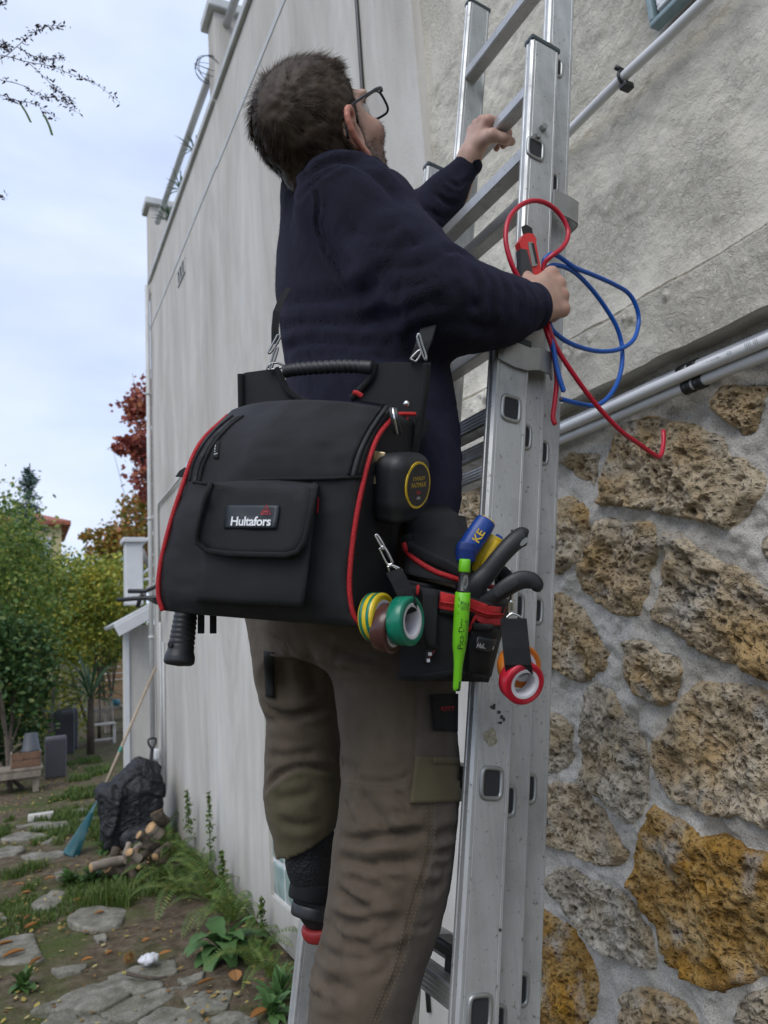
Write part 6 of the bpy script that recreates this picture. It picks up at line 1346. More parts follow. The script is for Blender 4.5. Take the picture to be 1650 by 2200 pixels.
def shrub(name, label, cat, ells, n, size, mat, seed, base, group=None, trunks=3, elong=1.6, hollow=.55, spread=.16, clump=26):
    rs = np.random.RandomState(seed); t = thing(name, label, cat, (base[0], base[1], 0), group); tot = sum(np.prod(r) ** (2/3) for _, r in ells); C = clumpy(n, [((c, r), np.prod(r)**(2/3)/tot) for c, r in ells], rs, hollow, clump, spread); C = C[C[:, 2] > .02]
    V, F = cards(C, size, rs, elong=elong); put('crown', V, F, mat, t, False); mb = MB()
    for k in range(trunks):
        c, r = ells[k % len(ells)]; b0 = np.array([base[0]+rs.uniform(-.15, .15), base[1]+rs.uniform(-.15, .15), 0]); e = np.asarray(c)+rs.uniform(-.3, .3, 3)*np.asarray(r); P = spline([b0, b0*.5+e*.5+rs.uniform(-.1, .1, 3), e], 12); rr = .02+.018*max(r); mb.tube(P, np.linspace(rr, rr*.35, 12), 7)
        for _ in range(4): f = P[rs.randint(4, 11)]; e2 = np.asarray(c)+rs.normal(0, .5, 3)*np.asarray(r); mb.tube(spline([f, f*.5+e2*.5+rs.uniform(-.05, .05, 3), e2], 7), np.linspace(rr*.4, rr*.12, 7), 5)
    mb.build('trunk', M_BARK, t); return t
def E_(px, py, y, rx, ry, rz): return (WY(px, py, y), (rx, ry, rz))
G1 = 'shrubs of the garden hedge'
shrub('hedge_shrub', 'dark green broad-leaved shrub at the left edge beside the bench', 'shrub', [E_(-50, 1470, 12.0, .9, .6, .95), E_(28, 1440, 12.3, .55, .5, .8), E_(5, 1585, 12.2, .6, .4, .45)], 9000, .085, M_HEDGED, 1, WZ(30, 1700), G1)
shrub('hedge_shrub', 'green and yellow shrub behind the grey panels', 'shrub', [E_(105, 1400, 15.6, 1.0, .7, .8), E_(150, 1330, 16, .9, .7, .75), E_(85, 1530, 15.4, .9, .6, .6)], 11000, .075, M_HEDGEY, 2, WZ(120, 1640), G1)
shrub('hedge_shrub', 'tall loose green shrub rising at the left edge of the sky', 'shrub', [E_(-30, 1190, 13.6, .9, .9, 1.1), E_(40, 1250, 13.8, .9, .8, .8), E_(-10, 1350, 13.2, 1.0, .9, .9)], 11000, .075, M_HEDGE, 3, WZ(0, 1650), G1, spread=.2)
shrub('hedge_shrub', 'yellow green shrub spreading between the dark hedge and porch', 'shrub', [E_(180, 1290, 16, 1.0, .9, .85), E_(235, 1320, 16.5, .7, .9, .8), E_(120, 1260, 16.5, .9, .9, .6), E_(245, 1250, 17, .7, .8, .6)], 11000, .085, M_HEDGEY, 4, WZ(200, 1590), G1)
shrub('hedge_shrub', 'deep green bush low beside the porch column', 'shrub', [E_(205, 1390, 18.5, .8, .8, .5), E_(255, 1340, 18.5, .6, .8, .6)], 6000, .09, M_HEDGE, 5, WZ(230, 1570), G1)
shrub('autumn_tree', 'green and rust coloured tree right above the porch railing', 'tree', [E_(265, 1165, 22, 1.0, 1.2, .6), E_(310, 1110, 22, .8, 1.2, .7), E_(290, 1210, 22, 1.4, 1.2, .7), E_(215, 1150, 22, .5, .8, .25)], 5200, .13, M_AUT, 6, (WY(290, 1500, 22)[0], 22), None, 2, 1.3)
shrub('maple_tree', 'red leaved maple rising behind the house corner', 'tree', [E_(330, 870, 19, .75, 1.2, .8), E_(305, 960, 19, .6, 1.0, .5), E_(340, 1010, 19, .7, 1.2, .8), E_(270, 960, 19, .42, .6, .28), E_(290, 870, 19, .35, .5, .3)], 3600, .14, M_MAPLE, 7, (WY(350, 1500, 19)[0], 19), None, 2, 1.2, .3)
shrub('hedge_shrub', 'pale green shrub tops under the far yellow house', 'shrub', [E_(60, 1260, 20, 1.6, 1.2, .9), E_(150, 1265, 21, 1.2, 1.2, .7), E_(10, 1160, 18, .8, 1, .9)], 7000, .11, M_HEDGE, 8, (WY(90, 1500, 20)[0], 20), G1)
# conifer
rs = np.random.RandomState(9); ct = thing('spruce_tree', 'blue green spruce standing above the hedge', 'tree', (*WY(60, 1440, 30)[:2], 0)); tipc = WY(64, 995, 30); basec = WY(60, 1440, 30); C = []
for kk in range(240):
    t = rs.uniform(0, 1)**.7; z = tipc[2]-t*(tipc[2]-2.0); rr = .12+2.0*t*rs.uniform(.5, 1); an_ = rs.uniform(0, 2*math.pi); e = np.array([tipc[0]+rr*math.cos(an_), tipc[1]+rr*math.sin(an_), z-.25*rr]); s0 = np.array([tipc[0], tipc[1], z])
    u_ = rs.uniform(.15, 1, (26, 1)); C.append(s0+(e-s0)*u_+rs.normal(0, .07, (26, 3)))
V, F = cards(np.concatenate(C), .20, rs, 0, .1, 3.2); put('crown', V, F, M_CONIF, ct, False); MB().tube([(tipc[0], tipc[1], 0), tipc], [.16, .02], 8).build('trunk', M_BARK, ct)
# ---------------------------------------------------------------- far houses
M_YELW = plain('yellow_wall', (.52, .43, .24), .9, var=.06, scale=1); M_TILE = plain('red_roof_tile', (.30, .10, .06), .85, var=.25, scale=3); M_WHW = plain('white_wall', (.62, .62, .62), .9, var=.05, scale=1)
def cottage(name, label, y, x0, x1, ztop, zr, wallm, over=.5):
    t = thing(name, label, 'house', ((x0+x1)/2, y+3, 0)); MB().box(((x0+x1)/2, y+3, ztop/2), x1-x0, 6, ztop).build('wall', wallm, t, False)
    a, b = x0-over, x1+over; m_ = (x0+x1)/2; V = [(a, y-over, ztop), (b, y-over, ztop), (b, y+6+over, ztop), (a, y+6+over, ztop), (m_-1.0, y+3, zr), (m_+.2, y+3, zr), (a, y-over, ztop-.25), (b, y-over, ztop-.25), (b, y+6+over, ztop-.25), (a, y+6+over, ztop-.25)]
    put('roof', V, [(0, 1, 5, 4), (1, 2, 5), (2, 3, 4, 5), (3, 0, 4), (6, 7, 1, 0), (7, 8, 2, 1), (8, 9, 3, 2), (9, 6, 0, 3), (9, 8, 7, 6)], M_TILE, t, False)
    for k in range(2):
        xx = x0+(x1-x0)*(.3+.4*k); f = MB().box((xx, y-.03, ztop-1.6), 1.2, .08, 1.3).build('window', M_WHW, t, False); MB().box((xx, y-.08, ztop-1.6), .95, .04, 1.05).build('pane', M_PANE, f, False)
    return t
q0, q1, q2 = WY(78, 1120, 48), WY(140, 1118, 48), WY(100, 1095, 48); cottage('far_house', 'yellow far house with red tiled roof beyond the hedge', 48, q0[0]-2.5, q1[0]-.2, q1[2]-.1, q2[2]+.4, M_YELW)
q0, q1 = WY(236, 1150, 60), WY(256, 1150, 60); cottage('far_house', 'small white far house showing between the autumn trees', 60, q0[0], q1[0]+2, q1[2], q1[2]+1.2, M_WHW, .2)
# wooden shed and back fence glimpsed at the end of the garden
sh = thing('garden_shed', 'small wooden shed at the end of the lawn', 'shed', WZ(235, 1452)); q = WY(235, 1400, 24)
for k in range(10): MB().box((q[0]+.35, 24, .12+k*.19), 1.7, .05, .17, None, .01).build('plank', plain('shed_plank', (.26, .16, .08), .85) if k == 0 else bpy.data.materials['shed_plank'], sh, False)
# ---------------------------------------------------------------- yucca
def blade_leaf(b, d, L_, wd, droop, rs, nseg=9):
    d = np.asarray(d, float)/np.linalg.norm(d); s = np.cross(d, (0, 0, 1.0)); s /= np.linalg.norm(s)+1e-9; P = [np.asarray(b, float)]; dd = d.copy()
    for k in range(nseg): dd = dd+np.array([0, 0, -droop*(k/nseg)]); dd /= np.linalg.norm(dd); P.append(P[-1]+dd*L_/nseg)
    P = np.array(P); tt = np.linspace(0, 1, nseg+1); w_ = wd*(np.clip(np.minimum(tt*4+.4, (1-tt)*2.2+.03), 0, 1) if wd < .04 else np.clip(np.sin(np.pi*np.clip(tt, 0, 1)**1.35*.97+.03)*(1+.16*np.sin(tt*23)), .06, 1.2)); nrm = np.cross(s, d)
    V = np.concatenate([P-s*w_[:, None]/2+nrm*w_[:, None]*.15, P, P+s*w_[:, None]/2+nrm*w_[:, None]*.15]); n = nseg+1; F = [(i, i+1, n+i+1, n+i) for i in range(nseg)]+[(n+i, n+i+1, 2*n+i+1, 2*n+i) for i in range(nseg)]; return V, F
M_YUC = m_leaf('yucca_leaf', [(.02, .055, .025), (.04, .09, .04), (.07, .13, .06)])
def rosette(name, label, cat, c, n, L_, wd, droop, el, mat, seed, group=None, part='leaf'):
    t = thing(name, label, cat, c, group); rs = np.random.RandomState(seed)
    for k in range(n): a_ = rs.uniform(0, 2*math.pi); e = R_(rs.uniform(*el)); V, F = blade_leaf(np.asarray(c)+rs.normal(0, .01, 3)*np.array([1, 1, 0]), (math.cos(a_)*math.cos(e), math.sin(a_)*math.cos(e), math.sin(e)), L_*rs.uniform(.65, 1.15), wd*rs.uniform(.7, 1.2), droop*rs.uniform(.5, 1.4), rs); put(part, V, F, mat, t)
    return t
y0_ = WY(195, 1500, 13.9); yu = rosette('yucca', 'spiky green yucca between the hedge and wooden chair', 'plant', y0_, 55, .85, .05, .22, (-20, 80), M_YUC, 4); MB().tube([(y0_[0], y0_[1], 0), y0_], [.07, .05], 8).build('stem', M_BARK, yu)
# ---------------------------------------------------------------- garden furniture
M_GREYPL = plain('grey_corrugated_plastic', (.085, .085, .095), .55, var=.1, scale=4); M_WOOD = plain('weathered_wood', (.24, .20, .16), .85, var=.3, scale=12, bump=.4); M_WWOOD = plain('whitewashed_wood', (.50, .47, .43), .8, var=.15, scale=14)
def panel(label, pxl, pxr, pyt, pyb, ridges=11):
    g_ = WZ((pxl+pxr)/2, pyb); y = g_[1]; a_, b_ = WY(pxl, pyb, y), WY(pxr, pyt, y); t = thing('corrugated_panel', label, 'panel', (g_[0], y, 0), 'grey corrugated panels'); w_ = b_[0]-a_[0]; h = b_[2]
    MB().box((g_[0], y, h/2), w_, .05, h, None, .03).build('sheet', M_GREYPL, t)
    for k in range(ridges): MB().box((a_[0]+w_*(k+.5)/ridges, y-.03, h/2-.01), w_/ridges*.5, .03, h*.9, None, .01).build('rib', M_GREYPL, t, False)
panel('tall grey ribbed plastic panel standing under the yucca', 112, 160, 1525, 1622); panel('grey ribbed panel leaning just behind the tallest one', 118, 168, 1519, 1612, 9); panel('low grey ribbed plastic panel right behind the bench', 95, 143, 1578, 1672)
cg = WZ(215, 1598); ch = thing('folding_chair', 'whitewashed slatted garden chair facing away by the yucca', 'chair', (cg[0], cg[1], 0)); cy_ = cg[1]; qq = lambda x, y, dy=0: WY(x, y, cy_+dy)
a_, b_, c_, d_ = qq(195, 1560), qq(243, 1552), qq(187, 1600), qq(237, 1597); zs_ = a_[2]; xl, xr = a_[0], b_[0]
for xx in (xl, xr):
    MB().box((xx, cy_-.18, zs_/2), .05, .05, zs_, None, .008).build('leg', M_WWOOD, ch, False); MB().tube([(xx, cy_+.25, 0), (xx, cy_+.05, zs_), (xx, cy_+.30, zs_+.50)], .022, 6).build('back_post', M_WOOD, ch)
for k in range(5): MB().box(((xl+xr)/2, cy_-.2+.09*k, zs_+.02), xr-xl+.06, .06, .025, None, .006).build('seat_slat', M_WWOOD, ch, False)
for k in range(9): xx = xl+(xr-xl)*(k+.5)/9; MB().box((xx, cy_+.18, zs_+.27), .022, .02, .46, axes((0, .42, 1), (1, 0, 0))).build('back_slat', M_WOOD, ch, False)
MB().box(((xl+xr)/2, cy_-.18, .09), xr-xl, .03, .04, None, .005).build('stretcher', M_WWOOD, ch, False)
bg_ = WZ(50, 1702); bn_ = thing('wooden_bench', 'old wooden bench with a crate and pot at the left edge', 'bench', (bg_[0], bg_[1], 0)); by0 = bg_[1]; l0, r0_ = WY(-30, 1660, by0), WY(92, 1645, by0); zt = r0_[2]
for k in range(3): MB().box(((l0[0]+r0_[0])/2, by0-.1+k*.15, zt), r0_[0]-l0[0], .13, .035, None, .006).build('plank', M_WOOD, bn_, False)
for xx in (r0_[0]-.08, l0[0]+.1):
    for yy in (by0-.1, by0+.2): MB().box((xx, yy, zt/2-.01), .07, .06, zt-.02, None, .006).build('leg', M_WOOD, bn_, False)
MB().box(((l0[0]+r0_[0])/2, by0-.17, zt-.06), r0_[0]-l0[0]-.05, .025, .07).build('apron', M_WOOD, bn_, False)
cr = thing('wooden_crate', 'reddish wooden crate standing on the old bench', 'crate', (WY(55, 1640, by0)[0], by0, zt)); xa, xb, zc1 = WY(24, 1640, by0)[0], WY(86, 1640, by0)[0], WY(50, 1618, by0)[2]
for k in range(2): MB().box(((xa+xb)/2, by0-.12, zt+.03+(zc1-zt)*(.25+.5*k)-.01), xb-xa, .02, (zc1-zt)*.46, None, .004).build('slat', plain('crate_wood', (.17, .095, .06), .9, var=.3) if k == 0 else bpy.data.materials['crate_wood'], cr, False)
for xx in (xa, xb): MB().box((xx, by0, zt+.03+(zc1-zt)/2-.01), .02, .24, zc1-zt, None, .004).build('end_board', M_WOOD, cr, False)
pt_ = thing('plant_pot', 'upturned dark grey plastic pot on the crate', 'pot', (WY(66, 1610, by0)[0], by0, zc1)); hpot = WY(66, 1578, by0)[2]-zc1; V, F = lathe_vf([(.115, 0), (.115, .02), (.105, .025), (.075, hpot), (1e-4, hpot)], (WY(66, 1610, by0)[0], by0, zc1+.02), (0, 0, 1), 20); put('pot', V, F, plain('slate_plastic', (.06, .066, .075), .5), pt_)
# low table with a blue ball, lounger far back
tb = WY(250, 1520, 17.5); ft = thing('plank_table', 'low plank table behind the wooden chair', 'table', (tb[0], 17.5, 0))
MB().box((tb[0]+.3, 17.5, tb[2]), 1.3, .5, .07, None, .01).build('top', M_WOOD, ft, False)
for xx in (-.2, .8): MB().box((tb[0]+xx, 17.5, tb[2]/2-.02), .08, .3, tb[2]-.05).build('leg', M_WOOD, ft, False)
bl_ = WY(247, 1505, 17.5); V, F = lathe_vf([(.11*math.sin(t)+1e-4, -.075*math.cos(t)) for t in np.linspace(0, math.pi, 10)], (bl_[0], 17.4, tb[2]+.115), (0, 0, 1), 16); tag(put('bowl', V, F, plain('teal_glaze', (.02, .16, .24), .4)), 'small teal round pot on the low plank table', 'pot')
lg = WZ(252, 1462); lo_ = thing('sun_lounger', 'dark grey garden lounger on the far lawn', 'lounger', (WY(255, 1460, 21)[0], 21, 0)); lz = WY(255, 1458, 21); MB().box((lz[0]-.2, 21, .3), 1.3, .5, .08, None, .02).build('seat', M_GREYPL, lo_, False); MB().box((lz[0]+.45, 21, .72), .12, .5, .95, axes((.35, 0, 1), (1, 0, 0)), .03).build('backrest', M_GREYPL, lo_, False)
for xx in (-.7, .2): MB().box((lz[0]+xx, 21, .13), .06, .4, .26).build('leg', M_GREYPL, lo_, False)
# ---------------------------------------------------------------- rake, shovel, sack, logs
rk = thing('leaf_rake', 'teal leaf rake with long wooden handle leaning on the house', 'rake', WZ(150, 1838)); ry = WZ(150, 1838)[1]; M_TEAL = plain('teal_plastic', (.012, .085, .10), .4)
r_top, r_mid, r_b1, r_b2 = WY(334, 1434, 7.75), WY(211, 1722, ry+.1), WY(140, 1836, ry), WY(163, 1842, ry-.03)
MB().tube([r_top, r_mid], .0135, 10).build('handle', plain('ash_handle', (.36, .29, .21), .6, scale=20), rk); MB().tube([r_mid+(r_top-r_mid)*.33, r_mid+(r_top-r_mid)*.365], .0145, 10).build('handle_band', plain('green_band', (.06, .3, .22), .5), rk)
wv = np.linspace(0, 1, 13); r_b1, r_b2 = WY(136, 1832, ry), WY(166, 1843, ry-.08)
V = [r_mid+(0, 0, .02)]+[r_b1*(1-t)+r_b2*t+np.array([0, -.03*math.sin(t*math.pi), 0]) for t in wv]; V2 = [v+np.array([.0, .02, .004]) for v in V]
put('head', V+V2, [(0, i+2, i+1) for i in range(12)]+[(14, 15+i, 16+i) for i in range(12)]+[(i+1, i+2, 16+i, 15+i) for i in range(12)]+[(0, 1, 15, 14), (0, 14, 27, 13)], M_TEAL, rk, False)
for i in range(13): MB().tube([V[0]*.75+V[i+1]*.25+np.array([0, -.004, 0]), V[i+1]+np.array([0, -.004, -.01])], .004, 5).build('tine', M_TEAL, rk)
sv = thing('shovel', 'black D-handled shovel leaning on the wall behind the sack', 'shovel', (1.2, 7.2, 0)); s1, s2 = WY(327, 1610, 7.35), WY(322, 1660, 7.3); s3 = s2+(s2-s1)*2.6; MB().tube([s1, s3], .017, 8).build('shaft', M_BLACKPL, sv)
MB().tube(spline([s1, s1+np.array([-.03, 0, .05]), s1+np.array([-.03, 0, .095]), s1+np.array([.03, 0, .095]), s1+np.array([.03, 0, .05]), s1], 24), .010, 7).build('grip', M_BLACKPL, sv); MB().box(s3, .2, .02, .26, None, .01).build('blade', M_STEEL, sv, False)
wb = thing('meter_box', 'small white box on the wall above the sack', 'box', (1.29, 7.3, 1)); q = WX(338, 1620, 1.28); MB().box((1.27, q[1], q[2]), .05, .12, .10, None, .012).build('box', M_WHITE, wb); MB().box((1.285, q[1], q[2]-.18), .02, .03, .28).build('duct', M_WHITE, wb, False)
# sack: woven black rubble bag with crumpled sheet
def m_tarp(): m = MN('black_tarpaulin', .5, (.022, .023, .027), spec=.4); m.col(m.ramp(m.noise(9, 5), [(.3, (.007, .0075, .009)), (.7, (.018, .019, .023))])); m.bump(m.noise(9, 4, dist=1.6), .8, .05); return m.m
M_TARP = m_tarp(); sk = thing('rubble_sack', 'black woven sack draped with crumpled sheet beside the log heap', 'sack', WZ(290, 1818))
sc_ = WZ(285, 1815); zt_ = WY(310, 1650, sc_[1])[2]
def f_sack(P):
    q = P-np.array([sc_[0], sc_[1], 0]); th_ = .22*np.clip(P[:, 2]/.6, 0, 1)
    d = s_box(P, (sc_[0], sc_[1]+.05, .24), (.25, .20, .24), .05); d = smin(d, s_ell(P, (sc_[0]+.06, sc_[1]+.05, .46), (.22, .20, .18)), .06); d = smin(d, s_ell(P, (sc_[0]+.08, sc_[1]+.1, .60), (.10, .10, .11)), .08); d = smin(d, s_ell(P, (sc_[0]-.20, sc_[1], .47), (.09, .12, .07)), .05)
    return smin(d, s_ell(P, (sc_[0]+.02, sc_[1]-.25, .10), (.16, .08, .12)), .06)
V, F = snet(f_sack, (sc_[0]-.5, sc_[1]-.5, -.02), (sc_[0]+.6, sc_[1]+.5, 1.0), .012); V = relax(V, F, 1); N = normals(V, F); rid = np.abs(fbm(V*np.array([5.5, 5.5, 1.6])+.5*fbm(V*3, 2, 8)[:, None], 1, 61)); rid2 = np.abs(fbm(V*np.array([13, 13, 4]), 1, 66)); V = V+N*((.045*(1-np.clip(rid, 0, 1))**8+.025*(1-np.clip(rid2, 0, 1))**8-.02)*np.clip(V[:, 2]/.25, .2, 1))[:, None]
put('sheet', relax(V, F, 1), F, M_TARP, sk)
M_LOGEND = plain('cut_wood', (.40, .25, .12), .85, var=.3, scale=30)
def log(label, a_, b_, r, k):
    a_, b_ = np.asarray(a_, float), np.asarray(b_, float); t = thing('log', label, 'log', (a_+b_)/2, 'cut branches in the wood heap'); P = spline([a_, a_*.6+b_*.4+NPR.normal(0, .01, 3), b_], 9); V, F = tube_vf(P, r*np.array([1.0+.06*NPR.normal() for _ in range(9)]), 10, False); put('bark', V, F, M_BARK if k % 3 else bpy.data.materials['weathered_wood'], t)
    for e, o in ((P[0], P[1]), (P[-1], P[-2])): d = (e-o)/np.linalg.norm(e-o); V, F = lathe_vf([(r*.98, -.003), (r*.9, .002), (1e-4, .003)], e, d, 10); put('cut_end', V, F, M_LOGEND, t)
LOGS = [((765, 1825), (1030, 1760), .035, 'thick pale log lying leftmost in the wood heap'), ((905, 1820), (1020, 1880), .045, 'short fat log end-on at the front of the heap'), ((1010, 1880), (1330, 1620), .032, 'long straight log slanting up across the heap'), ((1050, 1810), (1090, 1620), .022, 'thin upright grey stick in the heap'), ((1170, 1545), (1250, 1640), .034, 'reddish log leaning against the sack'),
        ((1320, 1350), (1390, 1440), .05, 'thick log with orange cut end at the sack side'), ((1270, 1480), (1350, 1560), .055, 'round cut log under the sheet edge'), ((1240, 1740), (1340, 1660), .035, 'brown log near the ferns on top of the heap'), ((1310, 1735), (1420, 1640), .035, 'pale log under the fern fronds'), ((1090, 1690), (1180, 1760), .034, 'grey log in the middle of the heap'),
        ((985, 1660), (1000, 1740), .035, 'short log with orange end below the sack'), ((1000, 1990), (1200, 1990), .026, 'slim log lying flat below the heap'), ((1090, 2030), (1240, 2015), .022, 'grey stick lying lowest in front of the heap'), ((1110, 1850), (1120, 1960), .03, 'grey branch pointing at the viewer in the heap'), ((1240, 1780), (1255, 1870), .018, 'thin pale twig standing in the heap'), ((1140, 1690), (1240, 1630), .03, 'dark log crossing under the reddish one'), ((1040, 2040), (1060, 2100), .03, 'stub log lying apart below the heap'), ((1170, 1820), (1230, 1790), .02, 'split reddish stick at the right of the heap')]
for k, (p, q, r, lb) in enumerate(LOGS):
    (x0, y0), (x1, y1) = C2([p, q]); zz = .04+.012*(k % 5); zq = lambda y: np.clip((1880-y)/1560*6.3*.55, .03, .55)
    yb0 = 5.85+.05*(k % 4); log(lb, WY(x0, y0, yb0+.25*np.clip((1900-y0)/150, 0, 1)), WY(x1, y1, yb0+.25*np.clip((1900-y1)/150, 0, 1)+.05), r*.95, k)
# ---------------------------------------------------------------- small plants at the wall foot
def frond(L_, n, wd, bend, rs):
    V, F = [], []; P = [np.zeros(3)]; d = np.array([.45, 0, .9])
    for k in range(n): d = d+np.array([.05, 0, -bend*k/n]); d /= np.linalg.norm(d); P.append(P[-1]+d*L_/n)
    P = np.array(P); q = 0
    for k in range(2, n+1):
        w_ = wd*math.sin(math.pi*min(1, (k/n)*.82+.16))*1.0
        for s in (-1, 1):
            T = P[k]-P[k-1]; T /= np.linalg.norm(T); e = P[k]+np.array([0, s, 0])*w_+T*w_*.35+np.array([0, 0, -.12*w_]); h = T*L_/n*.42; m_ = (P[k]+e)/2; V += [P[k]-h*.4, m_-h*.8, e, m_+h*.9]; F.append((q, q+1, q+2, q+3)); q += 4
    V2, F2 = tube_vf(P, np.linspace(.0022, .0007, len(P)), 4); F += [tuple(i+q for i in f) for f in F2]; return np.vstack([np.array(V), V2]), F
rs = np.random.RandomState(21); FRM = []
for k in range(4): V, F = frond(.62, 24, .085, .16+.05*k, rs); me = mesh('frond', V, F, False); me.materials.append(M_FERN); FRM.append(me)
def fern(label, c, n, sc, seed, group='ferns along the wall'):
    t = thing('fern', label, 'fern', c, group); rs = np.random.RandomState(seed)
    for k in range(n):
        o = bpy.data.objects.new('frond', FRM[k % 4]); COL.objects.link(o); o.parent = t; s = sc*rs.uniform(.5, 1.0); o.scale = (s, s, s); o.rotation_euler = (rs.normal(0, .15), rs.uniform(-.35, .3), rs.uniform(0, 6.28)); o.location = (rs.normal(0, .02), rs.normal(0, .02), 0)
wl = lambda px, py: WZ(px, py)
for k, (px, py, n, sc, lb) in enumerate([(400, 1790, 12, 1.15, 'tall fern against the wall right of the log heap'), (372, 1850, 12, 1.0, 'broad fern spreading over the right end of the logs'), (430, 1880, 11, .95, 'fern in the middle of the row along the wall'), (455, 1935, 11, .9, 'bright fern behind the broad-leaved weed'), (400, 1930, 9, .8, 'low fern in front of the wall row'), (500, 1985, 9, .75, 'fern between the weed and the wall'), (555, 2075, 10, .7, 'fern nearest to the ladder foot'), (350, 1895, 8, .7, 'small fern at the foot of the logs'), (520, 2030, 9, .6, 'fern half hidden by the big weed leaves'), (585, 2110, 8, .55, 'small fern against the wall beside the ladder rail'), (470, 1965, 9, .8, 'yellowish fern in the thick of the row')]):
    c = wl(px, py); c[0] = min(c[0], 1.22); fern(lb, c, n, sc, 30+k)
for k, (px, pb, pt_y, X_, lb) in enumerate([(406, 1790, 1700, 1.24, 'tall weed stem climbing the wall beside the tall fern'), (452, 1850, 1705, 1.26, 'slender upright weed standing clear on the grey wall'), (480, 1910, 1830, 1.25, 'short weed stem on the wall above the row'), (565, 2040, 1930, 1.25, 'brownish upright fern shoot beside the window')]):
    q = WX(px, pb, X_); q2 = WX(px-4, pt_y, X_-.02); t = thing('wall_weed', lb, 'plant', q, 'weeds on the wall'); rs = np.random.RandomState(60+k); n = 34; u_ = np.linspace(0, 1, n); P = q+(q2-q)*u_[:, None]; MB().tube(P, np.linspace(.004, .001, n), 5).build('stem', M_FERN, t); C = np.repeat(P, 5, 0)+rs.normal(0, .018, (n*5, 3))*(1.1-np.repeat(u_, 5)*.8)[:, None]; V, F = cards(C, .032, rs, .2, .2, 2.4); put('leaves', V, F, M_FERN, t, False)
rosette('broadleaf_weed', 'large bright green rosette weed by the paving', 'plant', wl(468, 2052)+np.array([.02, 0, .02]), 22, .27, .10, .34, (0, 65), M_WEED, 6)
for k, (px, py, L_, n, lb) in enumerate([(600, 2150, .14, 26, 'leafy green weed at the ladder foot'), (240, 1885, .13, 40, 'dark leafy weeds in front of the logs'), (200, 1895, .13, 36, 'dark leafy weeds left of the slim log'), (150, 1900, .12, 30, 'dark leafy weeds beside the stepping stone'), (225, 1830, .12, 30, 'leafy weeds under the sack'), (50, 2125, .10, 20, 'small weed at the dirt edge of the paving'), (585, 2185, .12, 20, 'small weed clump right at the bottom edge')]):
    rosette('leafy_weed', lb, 'plant', wl(px, py)+np.array([0, 0, .01]), n, L_, .045, .25, (5, 80), M_WEED if k in (0, 6) else M_HEDGED, 70+k)
rosette('grass_tuft', 'dark dense grass tuft below the log heap', 'grass', wl(225, 1955), 160, .16, .007, .35, (35, 85), M_GRASS, 90, None, 'blade') if False else None
# ---------------------------------------------------------------- grass, litter, fallen leaves
rs = np.random.RandomState(31); N_ = 110000; yy = 3.3+(rs.uniform(0, 1, N_)**1.5)*10.5; xx = -2.4+rs.uniform(0, 1, N_)*3.7; xx = np.where(rs.uniform(0, 1, N_) < .75, rs.uniform(-.35, 1.28, N_), xx)
pn2 = np.stack([xx, yy, xx*0], -1); dens = fbm(pn2*1.6, 3, 51)+.25*fbm(pn2*7, 2, 52); tuft = ((xx-wl(225, 1950)[0])**2/.03+(yy-wl(225, 1950)[1])**2/.05) < 1
pr = PROJ(np.stack([xx, yy, xx*0+.02], -1)); gm = np.interp(pr[:, 1], [1500, 1600, 1670, 1700, 1760, 1900, 2020, 2080, 2200], [.6, -.5, -.35, .15, .3, .12, -.05, -.4, -.7]); 
gm = gm-.7*((pr[:, 0] > 330) & (pr[:, 1] > 1880))*np.clip((pr[:, 0]-330)/120, 0, 1)-.5*((pr[:, 0] < 150) & (pr[:, 1] < 1750) & (pr[:, 1] > 1600))
keep = (dens+gm*1.1 > .05) | tuft; ok = np.ones(N_, bool)
for O, c in flag_xy:
    ii = np.where((xx > O[:, 0].min()) & (xx < O[:, 0].max()) & (yy > O[:, 1].min()) & (yy < O[:, 1].max()))[0]; cr = np.zeros(len(ii), int)
    for a, b in zip(O, np.roll(O, -1, 0)): cr += ((a[1] > yy[ii]) != (b[1] > yy[ii])) & (xx[ii] < (b[0]-a[0])*(yy[ii]-a[1])/(b[1]-a[1]+1e-12)+a[0])
    ok[ii[cr % 2 == 1]] = False
ok = ok; keep &= ok; xx, yy, tuft = xx[keep], yy[keep], tuft[keep]
n = len(xx); zz = np.array(.022*fbm(np.stack([xx, yy, xx*0], -1)*1.3, 3, 2)+.010*fbm(np.stack([xx, yy, xx*0], -1)*6, 2, 3)-.014); h = rs.uniform(.018, .055, n)*(1+tuft*1.8)*(1+.5*(yy > 6)); a_ = rs.uniform(0, 6.28, n); ln_ = rs.uniform(.2, .9, n)*h; wd = rs.uniform(.0016, .0032, n)*(1+(yy-4)*.18)
B = np.stack([xx, yy, zz], -1); dx = np.stack([np.cos(a_), np.sin(a_), a_*0], -1); sd2 = np.stack([-np.sin(a_), np.cos(a_), a_*0], -1); up3 = np.array([0, 0, 1.0])
V = np.stack([B-sd2*wd[:, None], B+sd2*wd[:, None], B+dx*(ln_*.45)[:, None]+up3*(h*.65)[:, None]+sd2*wd[:, None]*.7, B+dx*(ln_*.45)[:, None]+up3*(h*.65)[:, None]-sd2*wd[:, None]*.7, B+dx*ln_[:, None]+up3*h[:, None]], 1).reshape(-1, 3); b_ = (np.arange(n)*5)[:, None]
V = np.vstack([V]); Fq = b_+np.array([0, 1, 2, 3]); Ft = np.concatenate([b_+np.array([3, 2, 4, 4])], 0); F = [tuple(f) for f in Fq.tolist()]+[(f[0], f[1], f[2]) for f in Ft.tolist()]
tag(put('grass', V, F, M_GRASS, None, False), 'short uneven grass around the stepping stones', 'grass', None, 'stuff')
